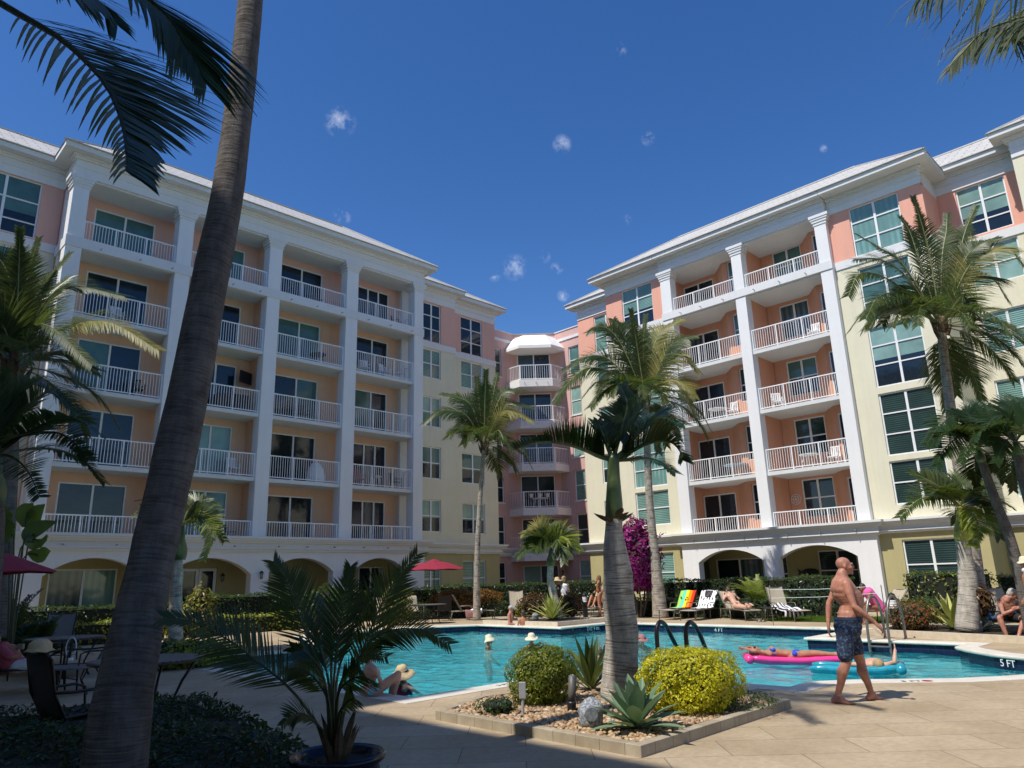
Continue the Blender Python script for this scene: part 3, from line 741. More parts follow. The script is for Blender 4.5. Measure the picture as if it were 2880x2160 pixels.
def watermat():
    m=bpy.data.materials.new('pool_water');m.use_nodes=True;nt=m.node_tree;nt.nodes.remove(nt.nodes['Principled BSDF']);out=nt.nodes['Material Output']
    w=coord(nt,'World');b=noise(nt,w,9,3,.6);n3=bump(nt,None,b,.35,.02)
    gl=nt.nodes.new('ShaderNodeBsdfGlossy');gl.inputs['Roughness'].default_value=.04;nt.links.new(n3,gl.inputs['Normal'])
    rf=nt.nodes.new('ShaderNodeBsdfRefraction');rf.inputs['IOR'].default_value=1.33;rf.inputs['Roughness'].default_value=.0;rf.inputs['Color'].default_value=(.36,.83,.88,1);nt.links.new(n3,rf.inputs['Normal'])
    tr=nt.nodes.new('ShaderNodeBsdfTransparent');tr.inputs['Color'].default_value=(.50,.90,.93,1)
    fz=nt.nodes.new('ShaderNodeFresnel');fz.inputs['IOR'].default_value=1.28;nt.links.new(n3,fz.inputs['Normal'])
    m2=nt.nodes.new('ShaderNodeMixShader');m2.inputs[0].default_value=.5;nt.links.new(tr.outputs[0],m2.inputs[1]);nt.links.new(rf.outputs[0],m2.inputs[2])
    mx=nt.nodes.new('ShaderNodeMixShader');nt.links.new(fz.outputs[0],mx.inputs[0]);nt.links.new(m2.outputs[0],mx.inputs[1]);nt.links.new(gl.outputs[0],mx.inputs[2])
    nt.links.new(mx.outputs[0],out.inputs[0]);return m
MT['water']=watermat()
# the surface is a real rippled sheet; its margin runs on under the coping
gx=np.arange(6.4,22.2,.055);gy=np.arange(2.2,23.4,.055);XX,YY=np.meshgrid(gx,gy,indexing='ij');ZZ=np.zeros_like(XX);rs=np.random.RandomState(4)
for lam,amp,k in ((1.6,.0050,7),(.85,.0050,10),(.45,.0038,16),(.26,.0022,18)):
    for _ in range(k):
        a=rs.uniform(0,2*PI);ph=rs.uniform(0,2*PI);l=lam*rs.uniform(.75,1.3);wx=.25*np.sin(YY*rs.uniform(.4,.9)+ph)
        ZZ+=amp/math.sqrt(k)*1.6*np.sin(2*PI/l*((XX+wx)*math.cos(a)+(YY-wx)*math.sin(a))+ph)
PB=offset(POOL,.16)
def inpoly_np(X,Y,poly):
    c=np.zeros(X.shape,bool);j=len(poly)-1
    for i in range(len(poly)):
        xi,yi=poly[i];xj,yj=poly[j]
        c^=((yi>Y)!=(yj>Y))&(X<(xj-xi)*(Y-yi)/((yj-yi) or 1e-9)+xi);j=i
    return c
M_=inpoly_np(XX,YY,PB);idx=-np.ones(XX.shape,int);ii=np.argwhere(M_);idx[M_]=np.arange(len(ii))
vv=np.stack([XX[M_],YY[M_],ZZ[M_]+WZ],1);q=(M_[:-1,:-1]&M_[1:,:-1]&M_[1:,1:]&M_[:-1,1:])
ff=np.stack([idx[:-1,:-1][q],idx[1:,:-1][q],idx[1:,1:][q],idx[:-1,1:][q]],1)
me=bpy.data.meshes.new('pool_water');me.from_pydata(vv.tolist(),[],ff.tolist());me.polygons.foreach_set('use_smooth',[True]*len(me.polygons));me.materials.append(MT['water']);me.update()
o=bpy.data.objects.new('pool_water',me);col.objects.link(o);tag(o,kind='structure')
# sun flecks come from the ripples themselves; floor plaster has a fine mottle only
# writing on tile and coping
MT['ink']=plain('black_marking',(.02,.02,.025),.5);MT['whitemark']=plain('white_marking',(.8,.8,.8),.4);MT['redmark']=plain('red_marking',(.6,.05,.04),.5)
def text3d(s,size,origin,ux,uy,mat,par,name='depth_marking',ext=.002,center=True):
    cu=bpy.data.curves.new('t','FONT');cu.body=s;cu.size=size;cu.extrude=ext;cu.align_x='CENTER' if center else 'LEFT';cu.align_y='CENTER'
    to=bpy.data.objects.new('t',cu);col.objects.link(to)
    dg=bpy.context.evaluated_depsgraph_get();me=bpy.data.meshes.new_from_object(to.evaluated_get(dg));bpy.data.objects.remove(to);bpy.data.curves.remove(cu)
    ux=Vector(ux).normalized();uy=Vector(uy).normalized();uz=ux.cross(uy)
    M=Matrix(((ux.x,uy.x,uz.x,origin[0]),(ux.y,uy.y,uz.y,origin[1]),(ux.z,uy.z,uz.z,origin[2]),(0,0,0,1)))
    if par:
        M=Matrix.Translation(-off(par))@M
    me.transform(M);me.materials.clear();me.materials.append(mat);me.name=name
    o=bpy.data.objects.new(name,me);col.objects.link(o)
    if par:o.parent=par
    return o
tb=bpy.data.objects['pool_tile_band']
text3d('4 FT',.17,(21.765,gp('G',1970,570,-.14).y,-.145),(0,-1,0),(0,0,1),MT['whitemark'],tb)
text3d('3 FT 9 IN',.17,(gp('G',860,575,-.14).x,17.115,-.145),(1,0,0),(0,0,1),MT['whitemark'],tb)
text3d('5 FT',.18,(16.405,3.83,-.145),(-.53,-.85,0),(0,0,1),MT['whitemark'],tb)
q=gp('H',1335,988);text3d('5 FT',.15,(q.x,q.y,.0075),(.63,-.78,0),(.78,.63,0),MT['ink'],cop)
q=gp('F',1945,1022);text3d('3 FT 9 IN',.14,(8.55,8.86,.0075),(1,0,0),(0,1,0),MT['ink'],cop)
mb=MB();q=gp('H',1460,985)
mb.lathe((q.x,q.y,.0065),[(.055,0),(.055,.002),(.075,.002),(.075,0)],20);mb.bar((q.x-.05,q.y-.05,.009),(q.x+.05,q.y+.05,.009),.014,.002);mb.build('no_diving_mark',MT['redmark'],cop)
# ================================================================ VEGETATION
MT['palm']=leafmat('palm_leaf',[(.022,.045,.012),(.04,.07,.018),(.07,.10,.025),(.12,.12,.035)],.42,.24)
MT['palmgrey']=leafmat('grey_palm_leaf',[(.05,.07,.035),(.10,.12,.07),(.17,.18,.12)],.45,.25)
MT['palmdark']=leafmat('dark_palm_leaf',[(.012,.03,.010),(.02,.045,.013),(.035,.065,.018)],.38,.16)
MT['palmbright']=leafmat('bright_palm_leaf',[(.10,.16,.02),(.20,.24,.03),(.32,.32,.05)],.42,.35)
MT['palmyel']=leafmat('yellow_palm_leaf',[(.12,.15,.03),(.26,.23,.06),(.36,.28,.10)],.5,.35)  # yellower leaf tones, given to single fronds
MT['hedge']=leafmat('hedge_leaf',[(.018,.042,.010),(.03,.065,.014),(.05,.095,.02)],.35,.2)
MT['hedge2']=leafmat('mixed_hedge_leaf',[(.02,.045,.01),(.035,.07,.015),(.25,.26,.04),(.06,.10,.02)],.35,.2)
MT['hedgeY']=leafmat('golden_hedge_leaf',[(.10,.16,.015),(.28,.30,.02),(.45,.42,.03)],.4,.3)
MT['dur']=leafmat('golden_duranta_leaf',[(.42,.40,.01),(.62,.56,.015),(.78,.68,.03),(.26,.30,.01)],.4,.35)
MT['dur_shade']=leafmat('shaded_duranta_leaf',[(.07,.12,.01),(.14,.18,.012),(.30,.30,.02),(.06,.10,.01)],.4,.3)  # darker copy of the golden leaf, shade on the left bush put into the colour
MT['croton2']=leafmat('variegated_croton_leaf',[(.03,.07,.012),(.10,.15,.02),(.40,.34,.04),(.22,.07,.02)],.35,.2)
MT['croton']=leafmat('croton_leaf',[(.06,.09,.015),(.26,.08,.02),(.38,.24,.04),(.05,.08,.015),(.12,.05,.015),(.30,.13,.02)],.35,.2,tcol=(.8,.3,.05))
MT['crotonD']=leafmat('dark_croton_leaf',[(.06,.022,.012),(.11,.045,.015),(.05,.05,.015),(.16,.08,.02)],.35,.15,tcol=(.6,.25,.05))
MT['boug']=leafmat('magenta_bract',[(.28,.008,.17),(.45,.015,.28),(.20,.008,.10),(.05,.07,.02)],.5,.3,tcol=(.8,.05,.5))
MT['ixora']=leafmat('ixora_leaf',[(.03,.06,.012),(.05,.09,.02),(.40,.05,.02),(.07,.10,.02)],.4,.2)
MT['twig']=plain('brown_twig',(.10,.075,.05),.9,var=.3,bumps=.5)
MT['rachis']=plain('palm_midrib',(.16,.17,.05),.5,var=.3)
MT['rachisd']=plain('dark_palm_midrib',(.035,.05,.018),.5,var=.3)
MT['agave']=leafmat('agave_leaf',[(.12,.20,.12),(.16,.25,.15),(.20,.29,.17)],.45,.12)
MT['cord']=leafmat('striped_strap_leaf',[(.05,.09,.02),(.10,.15,.03),(.22,.24,.06)],.35,.2)
MT['furc']=leafmat('cream_striped_leaf',[(.40,.42,.10),(.55,.54,.18),(.28,.34,.07)],.4,.2)
MT['bop']=leafmat('paddle_leaf',[(.03,.07,.014),(.07,.12,.02),(.12,.18,.03)],.3,.3)
def barkmat(name,c1,c2,ring=14,str_=.8,dk=.25,fb=.55):
    m,nt,b=newmat(name)
    def uvn(sc,detail,r):
        uv=nt.nodes.new('ShaderNodeTexCoord').outputs['UV'];mp=nt.nodes.new('ShaderNodeMapping');nt.links.new(uv,mp.inputs[0]);mp.inputs['Scale'].default_value=sc
        return noise(nt,mp.outputs[0],1,detail,r)
    rg=uvn((.55,ring,1),3,.6);fib=uvn((34,5,1),4,.7);patch=uvn((2.2,3.5,1),5,.6)
    edge=ramp(nt,rg,[(.38,(dk,dk,dk)),(.46,(1,1,1)),(.58,(.85,.85,.85)),(.66,(.5,.5,.5))])
    a=mixc(nt,tuple(x*.5 for x in c1),c2,edge)
    a=mixc(nt,a,ramp(nt,fib,[(.35,(.62,.60,.58)),(.6,(1.04,1.04,1.04))]),fb,'MULTIPLY')
    a=mixc(nt,a,ramp(nt,patch,[(.34,(.62,.60,.58)),(.60,(1.1,1.09,1.07)),(.72,(1.3,1.3,1.28))]),.85,'MULTIPLY')
    nt.links.new(a,b.inputs['Base Color']);b.inputs['Roughness'].default_value=.92;b.inputs['Specular IOR Level'].default_value=.12
    n1=bump(nt,None,rg,str_,.03);bump(nt,b,fib,.6,.012,n1);return m
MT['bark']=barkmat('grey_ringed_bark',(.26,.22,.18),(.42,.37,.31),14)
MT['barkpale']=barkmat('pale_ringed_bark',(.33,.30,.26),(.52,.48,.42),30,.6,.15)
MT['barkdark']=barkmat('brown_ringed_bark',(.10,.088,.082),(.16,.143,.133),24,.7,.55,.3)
MT['fibre']=plain('palm_fibre',(.10,.065,.035),.95,var=.5,bumps=1,scale=9)
MT['shaft']=plain('green_crownshaft',(.075,.11,.035),.35,var=.35,scale=3)
MT['shafty']=plain('yellow_crownshaft',(.30,.30,.06),.4,var=.3,scale=4)
def trunkmesh(pts,rs,name,mat,par,n=20,seg=None):
    """tapered, slightly lumpy trunk with UVs (v in metres)"""
    # resample
    P=[Vector(p) for p in pts];out=[];rad=[]
    K=seg or max(12,int(sum((P[i+1]-P[i]).length for i in range(len(P)-1))/.12))
    for k in range(K+1):
        t=k/K*(len(P)-1);i=min(int(t),len(P)-2);u=t-i
        p0=P[max(i-1,0)];p1=P[i];p2=P[i+1];p3=P[min(i+2,len(P)-1)]
        q=.5*((2*p1)+(p2-p0)*u+(2*p0-5*p1+4*p2-p3)*u*u+(3*p1-p0-3*p2+p3)*u**3)
        out.append(q);rad.append((rs[i]*(1-u)+rs[i+1]*u)*(1+.012*math.sin(k*.9)+.010*math.sin(k*.37+1)+random.uniform(-.006,.006)))
    V=[];F=[];UV=[];L=0;rf=Vector((1,0,0))
    mbx=MB()
    for k,p in enumerate(out):
        t=(out[min(k+1,K)]-out[max(k-1,0)]).normalized();x=(rf-t*rf.dot(t)).normalized();rf=x
        ring=mbx.ring(p,t,x,rad[k],n);V+=[q+ (q-p)*random.uniform(-.012,.012) for q in ring]
        if k:L+=(out[k]-out[k-1]).length
        for j in range(n):UV.append((j/n*4,L))
    for k in range(K):
        for j in range(n):
            F.append((k*n+j,k*n+(j+1)%n,(k+1)*n+(j+1)%n,(k+1)*n+j))
    F.append(tuple(range(n))[::-1]);F.append(tuple(K*n+j for j in range(n)))
    me=bpy.data.meshes.new(name);o_=off(par) if par else Vector();me.from_pydata([v-o_ for v in V],[],F)
    uv=me.uv_layers.new(name='UVMap')
    lo=[0]*(len(me.loops)*2)
    for l in me.loops:
        u,v=UV[l.vertex_index];lo[l.index*2]=u;lo[l.index*2+1]=v
    uv.data.foreach_set('uv',lo)
    me.polygons.foreach_set('use_smooth',[True]*len(me.polygons));me.materials.append(mat);me.update()
    o=bpy.data.objects.new(name,me);col.objects.link(o)
    if par:o.parent=par
    return o
def cr_(P,t):
    P=[Vector(p) for p in P]
    if len(P)==2:return P[0].lerp(P[1],t)
    t*=(len(P)-1);i=min(int(t),len(P)-2);u=t-i
    p1=P[i];p2=P[i+1];p0=P[i-1] if i else p1*2-p2;p3=P[i+2] if i+2<len(P) else p2*2-p1
    return .5*((2*p1)+(p2-p0)*u+(2*p0-5*p1+4*p2-p3)*u*u+(3*p1-p0-3*p2+p3)*u**3)
def frond(pts,par,L=.6,n=55,w=.035,droop=.55,lift=.25,fwd=.6,mat='palm',rach='rachis',r=.02,start=.12,updir=(0,0,1),rnd=.25,seg=3,grav=(0,0,-1),tipL=.45,name='frond',onlyside=0,fold=False,clump=0):
    """pinnate leaf: midrib through pts, leaflets both sides; each leaflet is a tapering strip that bends under its weight"""
    mb=MB();G=Vector(grav);U=Vector(updir)
    pr=[cr_(pts,i/14) for i in range(15)]
    mb.m=1;mb.tube(pr,[r*(1-.85*i/14) for i in range(15)],5,False)
    mb.m=0
    for side in(-1,1):
        if onlyside and side!=onlyside:continue
        for k in range(n):
            t=start+(1-start)*(k+.5*random.random())/n
            p=cr_(pts,t);T=(cr_(pts,min(t+.02,1))-cr_(pts,max(t-.02,0))).normalized()
            S=T.cross(U)
            if S.length<.2:S=T.cross(RH)
            S=S.normalized()*side;Nn=S.cross(T)*side
            if Nn.dot(U)<0:Nn=-Nn
            prof=math.sin(min(1,(t-start)/(1-start)*1.15+.18)*PI*.82+.25)
            LL=L*max(tipL*(.5+.5*(1-t)) ,prof)*random.uniform(1-rnd*.5,1+rnd*.35)
            f=fwd+.5*t
            d=(T*f+S*(1.0)+Nn*lift+Vector([random.uniform(-rnd,rnd)*.45 for _ in range(3)])).normalized()
            if clump: d=(d+G*clump*random.random()).normalized()
            V=[];q=p.copy();sg=LL/seg;ww=w*random.uniform(.75,1.15)
            for s in range(seg+1):
                u=s/seg;wd=ww*(.55 if s==0 else (1,1,.72,.5)[min(s,3)] if s<seg else .06)
                wv=d.cross(Nn+S*.3)
                if wv.length<.1:wv=T
                wv=wv.normalized()*wd*.5
                V+=[q-wv,q+wv]
                d=(d+G*droop*(.25+u)/seg*random.uniform(.6,1.4)).normalized();q=q+d*sg
            mb.add(V,[(2*s,2*s+1,2*s+3,2*s+2) for s in range(seg)])
    return mb.build(name,[MT[mat],MT[rach]],par)
def autofrond(c,az,el,Lf,arch,par,**k):
    """frond leaving c at azimuth az, elevation el, drooping by arch"""
    c=Vector(c);d=Vector((math.cos(az)*math.cos(el),math.sin(az)*math.cos(el),math.sin(el)));P=[c];q=c.copy()
    for i in range(4):
        q=q+d*Lf/4;P.append(q.copy());d=(d+Vector((0,0,-arch*(.45+.3*i)))).normalized()
    return frond(P,par,**k)
def palmcam(c,tips,D,par,**kw):
    """fronds read off the survey: each (mid, tip[, depth change]) in sheet coordinates"""
    out=[]
    for e in tips:
        pts=e[0];dz=e[1] if len(e)>1 else 0;o=dict(kw);o.setdefault('updir',Vector((0,0,1))-FH*.9+RH*random.uniform(-.3,.3));o.update(e[2] if len(e)>2 else {})
        P=[Vector(c)]
        m=len(pts)
        for i,(s,x,y) in enumerate(pts): P.append(pv(s,x,y,c,dz*(i+1)/m))
        out.append(frond(P,par,**o))
    return out
def leafcloud(mb,fn,count,size,asp=.45,up=.3):
    for _ in range(count):
        p,nrm=fn();n_=(Vector(nrm)+Vector([random.gauss(0,.55) for _ in range(3)])+Vector((0,0,up))).normalized()
        a=n_.cross(Vector([random.gauss(0,1) for _ in range(3)]))
        if a.length<.05:continue
        a.normalize();b=n_.cross(a);s=size*random.uniform(.6,1.3);p=Vector(p)
        h=n_*s*.12
        mb.add([p-a*s,p-b*s*asp+h,p+a*s,p+b*s*asp+h],[(0,1,2,3)])
def hedge(name,label,poly0,poly1,w,z0,z1,mat,dens=170,size=.055,par=None,group=None,rough=.05,cat='hedge',core=(.010,.02,.006)):
    """box hedge from a to b, w thick; leaves cover a dark twiggy core"""
    a=Vector((poly0[0],poly0[1],0));b=Vector((poly1[0],poly1[1],0));t=(b-a);L=t.length;t/=L;nn=Vector((-t.y,t.x,0))
    o=thing(name,label,cat,(a.x,a.y,0),group)
    mb=MB();c=(a+b)/2;mb.obox((c.x,c.y,(z0+z1)/2-.03),t,nn,(0,0,1),L/2-.05,w/2-.06,(z1-z0)/2-.05);mb.build('branches',MT['hcore'],o)
    mb=MB();A=[(L*(z1-z0),0),(L*(z1-z0),1),(L*w,2),(w*(z1-z0),3),(w*(z1-z0),4)];tot=sum(x[0] for x in A)
    ph=random.random()*9
    def fn():
        r=random.random()*tot
        for ar,k in A:
            if r<ar:break
            r-=ar
        s=random.random()*L;h=z0+random.random()*(z1-z0);q=(random.random()-.5)*w
        bulge=rough*(math.sin(s*2.1+ph)+math.sin(s*5.3+h*4+ph)*.6+math.sin(s*11+q*9)*.35)+random.gauss(0,.025)
        zt=bulge*.8
        if k==0:p=a+t*s-nn*(w/2+bulge)+Vector((0,0,h+zt*(h-z0)/(z1-z0)));n=-nn
        elif k==1:p=a+t*s+nn*(w/2+bulge)+Vector((0,0,h+zt*(h-z0)/(z1-z0)));n=nn
        elif k==2:p=a+t*s+nn*q+Vector((0,0,z1+zt+(random.random()<.04)*random.random()*.1));n=Vector((0,0,1))
        elif k==3:p=a-t*bulge+nn*q+Vector((0,0,h));n=-t
        else:p=b+t*bulge+nn*q+Vector((0,0,h));n=t
        return p,n
    leafcloud(mb,fn,int(tot*dens),size);mb.build('leaves',mat,o);return o
MT['dcore']=plain('olive_twigs',(.06,.07,.008),1,var=.4)
MT['hcore']=plain('dark_branches',(.012,.016,.008),1,var=.3)
def bush(name,label,c,rx,ry,rz,mat,cnt=1200,size=.06,cat='bush',group=None,asp=.4,boxy=2.0,stems=True,up=.4,asp2=None,jag=.05,corek=.72,coremat='hcore',lobes=1.0):
    c=Vector(c);o=thing(name,label,cat,c,group)
    if stems:
        mb=MB()
        for i in range(7):
            a=i*2.4;mb.tube([c+Vector((.04*math.cos(a),.04*math.sin(a),0)),c+Vector((rx*.3*math.cos(a),ry*.3*math.sin(a),rz*.5)),c+Vector((rx*.65*math.cos(a),ry*.65*math.sin(a),rz*1.35))],[.018,.013,.006],5)
        mb.ball(c+Vector((0,0,rz*1.05)),rx*corek,ry*corek,rz*corek,14,9)
        mb.build('branches',MT[coremat],o)
    mb=MB();ph=random.random()*9
    def fn():
        while 1:
            v=Vector([random.gauss(0,1) for _ in range(3)]).normalized()
            e=(abs(v.x)**boxy+abs(v.y)**boxy+abs(v.z)**boxy)**(-1/boxy)
            k=1+lobes*(.10*math.sin(v.x*7+ph)+.08*math.sin(v.y*9+v.z*6+ph)+.04*math.sin(v.x*19+v.y*13+ph))+random.gauss(0,jag)
            rr=1 if random.random()<.75 else random.uniform(.7,1)
            p=Vector((v.x*e*rx,v.y*e*ry,v.z*e*rz))*k*rr
            if p.z>-rz*.92:return c+Vector((0,0,rz))+p,v
    leafcloud(mb,fn,cnt,size,asp,up);mb.build('leaves',mat,o);return o
def strap(mb,base,d,L,w,seg=5,droop=.5,fold=.25,bulge=.4,tip=.04):
    """one sword-shaped leaf, folded along its midrib"""
    d=Vector(d).normalized();q=Vector(base);V=[];S=d.cross(Vector((0,0,1)))
    if S.length<.1:S=Vector((1,0,0))
    S.normalize()
    for s in range(seg+1):
        u=s/seg;wd=w*(bulge+(1-bulge)*math.sin(min(1,u*1.6)*PI/2))*(1 if u<.55 else max(tip,1-((u-.55)/.45)**1.6))
        Nn=S.cross(d).normalized();Nn=Nn if Nn.z>0 or abs(Nn.z)<.01 else -Nn
        V+=[q-S*wd*.5+Nn*wd*fold,q,q+S*wd*.5+Nn*wd*fold]
        d=(d+Vector((0,0,-droop*u/seg*2))).normalized();q=q+d*L/seg
    F=[]
    for s in range(seg):F+=[(3*s,3*s+1,3*s+4,3*s+3),(3*s+1,3*s+2,3*s+5,3*s+4)]
    mb.add(V,F)
def rosette(name,label,c,n,L,w,mat,el0=15,el1=85,cat='plant',group=None,droop=.5,fold=.2,stem=.05,az0=None,bulge=.4,jit=.15,smooth=True,rand=True):
    c=Vector(c);o=thing(name,label,cat,c,group);mb=MB()
    for i in range(n):
        t=i/n;el=R(el0+(el1-el0)*t**1.0)+random.uniform(-jit,jit)*.5;az=i*2.39996+random.uniform(-jit,jit)
        d=Vector((math.cos(az)*math.cos(el),math.sin(az)*math.cos(el),math.sin(el)))
        strap(mb,c+Vector((d.x*stem*.6,d.y*stem*.6,.02+stem*t*1.5)),d,L*random.uniform(.85,1.1)*(1-.25*t),w*random.uniform(.85,1.1),7,droop*(1-t*.7),fold,bulge)
    mb.build('leaves',mat,o,smooth=smooth)
    mb=MB();mb.tube([c,c+Vector((0,0,stem*2+.03))],[stem,stem*.7],8);mb.build('stem',MT['twig'],o);return o
def crownfill(c,par,num,Lf,els=(-30,60),arch=.5,azs=None,**k):
    k.setdefault('start',.2)
    for i in range(num):
        az=(azs[0]+(azs[1]-azs[0])*random.random()) if azs else i*2.39996+.4
        el=R(els[0]+(els[1]-els[0])*((i*.618)%1))
        autofrond(c,az,el,Lf*random.uniform(.85,1.1),arch,par,**k)
def boots(c,par,r,n=8,h=.5,mat='fibre'):
    mb=MB();c=Vector(c)
    for i in range(n):
        a=i*2.4;d=Vector((math.cos(a),math.sin(a),0));z=-h*.8+h*(i/n)
        mb.tube([c+d*r*.6+Vector((0,0,z)),c+d*r*1.25+Vector((0,0,z+.18)),c+d*r*1.7+Vector((0,0,z+.42))],[r*.5,r*.3,r*.08],6)
    mb.ball(c,r*1.15,r*1.15,h*.6,10,8);return mb.build('leaf_bases',MT[mat],par)
# --- tall leaning trunk in the left foreground
b=at('n',336,2015,6.2)
pb=Vector((b.x,b.y,0))
T1=thing('palm_tree','big dark leaning palm trunk rising out of the low foreground hedge, tallest trunk in view','palm tree',pb)
ctr=[('v',260,1550),('v',287,1400),('v',318,1250),('v',352,1100),('v',407,850),('v',455,600),('v',491,420),('v',520,200),('v',541,0),('v',556,-180),('v',566,-380)]
pts=[pb+Vector((0,0,-.1))]+[pv(s,x,y,pb,.12*i) for i,(s,x,y) in enumerate(ctr)]
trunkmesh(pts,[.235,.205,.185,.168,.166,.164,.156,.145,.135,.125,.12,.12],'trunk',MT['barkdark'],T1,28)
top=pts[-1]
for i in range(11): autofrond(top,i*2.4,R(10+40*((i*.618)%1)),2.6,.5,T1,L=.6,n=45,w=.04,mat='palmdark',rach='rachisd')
# --- heavy hanging fronds, top left (crown of a palm outside the frame, close to the viewer)
c0=at('T',-500,-420,4.3)
T2=thing('palm_tree','dark close-up fronds hanging into the top left corner of the view','palm tree',(c0.x,c0.y,0))
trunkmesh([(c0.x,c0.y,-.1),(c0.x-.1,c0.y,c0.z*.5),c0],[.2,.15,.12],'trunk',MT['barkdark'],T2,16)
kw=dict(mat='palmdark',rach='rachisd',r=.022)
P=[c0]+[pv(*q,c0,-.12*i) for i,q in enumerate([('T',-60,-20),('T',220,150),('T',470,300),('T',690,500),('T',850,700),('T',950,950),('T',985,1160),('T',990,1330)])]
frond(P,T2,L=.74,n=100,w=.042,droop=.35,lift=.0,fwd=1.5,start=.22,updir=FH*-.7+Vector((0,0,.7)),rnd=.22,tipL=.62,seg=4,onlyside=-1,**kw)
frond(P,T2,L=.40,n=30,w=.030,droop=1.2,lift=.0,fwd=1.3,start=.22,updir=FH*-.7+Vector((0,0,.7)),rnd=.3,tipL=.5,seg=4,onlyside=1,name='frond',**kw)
P=[c0+Vector((.1,0,.1))]+[pv(*q,c0,.1+.05*i) for i,q in enumerate([('T',500,-330),('T',900,-160),('T',1150,-10),('T',1330,160),('T',1430,330),('T',1520,480),('T',1600,640)])]
frond(P,T2,L=.64,n=90,w=.040,droop=.7,lift=0,fwd=1.4,start=.3,updir=FH*-.7+Vector((0,0,.7)),rnd=.24,tipL=.75,seg=4,onlyside=-1,**kw)
frond(P,T2,L=.42,n=40,w=.030,droop=1.5,lift=0,fwd=.9,start=.3,updir=FH*-.7+Vector((0,0,.7)),rnd=.3,tipL=.8,seg=4,onlyside=1,**kw)
P=[c0+Vector((0,0,.1))]+[pv(*q,c0,.3+.05*i) for i,q in enumerate([('T',200,-260),('T',450,-160),('T',650,-60),('T',800,40),('T',900,180)])]
frond(P,T2,L=.45,n=60,w=.034,droop=.5,lift=0,fwd=.9,start=.2,updir=FH*-.7+Vector((0,0,.7)),rnd=.22,tipL=.65,seg=4,**kw)
# --- thin sunlit fronds, top right
c1=at('W',3600,-500,7.5)
T3=thing('palm_tree','narrow drooping leaflets of a palm reaching into the top right corner','palm tree',(c1.x,c1.y,0))
trunkmesh([(c1.x,c1.y,-.1),(c1.x,c1.y,c1.z*.5),c1],[.2,.15,.12],'trunk',MT['bark'],T3,14)
P=[c1]+[pv(*q,c1,.05*i) for i,q in enumerate([('W',2900,-420),('W',2300,-330),('W',1700,-260),('W',1200,-190),('W',850,-60)])]
frond(P,T3,L=1.0,n=46,w=.026,droop=1.2,lift=0,fwd=.9,start=.1,updir=FH*-.8+Vector((0,0,.6)),rnd=.35,tipL=.7,seg=4,mat='palmgrey',clump=1.3)
P=[c1+Vector((0,0,-.1))]+[pv(*q,c1,-.1+.05*i) for i,q in enumerate([('W',2900,100),('W',2350,190),('W',1950,300),('W',1650,440),('W',1420,680),('W',1260,860)])]
frond(P,T3,L=.62,n=60,w=.022,droop=.9,lift=0,fwd=1.6,start=.1,updir=FH*-.8+Vector((0,0,.6)),rnd=.2,tipL=.55,seg=4,mat='palmgrey',clump=.6)
P=[c1]+[pv(*q,c1,.3+.05*i) for i,q in enumerate([('W',3000,-200),('W',2600,-60),('W',2300,60),('W',2120,240),('W',2040,500)])]
frond(P,T3,L=.8,n=50,w=.026,droop=1.2,lift=0,fwd=.8,start=.1,updir=FH*-.8+Vector((0,0,.6)),rnd=.35,tipL=.7,seg=4,mat='palmgrey',clump=1.2)
# --- generic builder for palms further off
def palm(name,label,base,trunk,radii,D,tips,kw,bark='bark',fill=0,fillk=None,shaft=None,bootr=None,group=None,below=None,nfil=None):
    o=thing(name,label,'palm tree',(base[0],base[1],0),group)
    pts=[Vector(base)]+[pv(*q,base) for q in trunk]
    c=pts[-1]
    trunkmesh(pts,radii,'trunk',MT[bark],o,16)
    if bootr: boots(c,o,bootr)
    if shaft:
        a,r0,r1,mt=shaft;q=pv(*a,base);mb=MB();mb.tube([c-Vector((0,0,.05)),c.lerp(q,.12),c.lerp(q,.3),c.lerp(q,.6),q],[r0,r0*1.12,r0*1.08,(r0+r1)/2.2,r1],14);mb.build('crownshaft',MT[mt],o,smooth=True);c=q
    palmcam(c,tips,D,o,**kw)
    if fill: crownfill(c,o,fill,**fillk)
    return o
# left coconut
k1=dict(L=1.0,n=110,w=.036,seg=4,droop=.9,lift=.12,fwd=.85,mat='palm',r=.03)
bs=at('v',6,1300,19);bs=Vector((bs.x,bs.y,0))
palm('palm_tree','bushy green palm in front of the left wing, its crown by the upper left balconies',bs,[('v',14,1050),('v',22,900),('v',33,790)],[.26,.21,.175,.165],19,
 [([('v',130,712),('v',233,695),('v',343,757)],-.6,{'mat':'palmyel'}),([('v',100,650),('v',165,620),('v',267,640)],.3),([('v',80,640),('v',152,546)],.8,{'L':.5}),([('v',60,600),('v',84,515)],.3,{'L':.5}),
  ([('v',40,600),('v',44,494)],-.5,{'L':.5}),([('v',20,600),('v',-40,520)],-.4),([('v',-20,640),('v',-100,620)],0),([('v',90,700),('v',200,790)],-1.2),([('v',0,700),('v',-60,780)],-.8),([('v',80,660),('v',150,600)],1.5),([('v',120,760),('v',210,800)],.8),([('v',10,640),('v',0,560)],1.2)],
 k1,'barkdark',8,dict(Lf=2.5,els=(-10,65),arch=.55,L=.85,n=80,w=.034,seg=4,mat='palm',droop=.9,fwd=.8),bootr=.2)
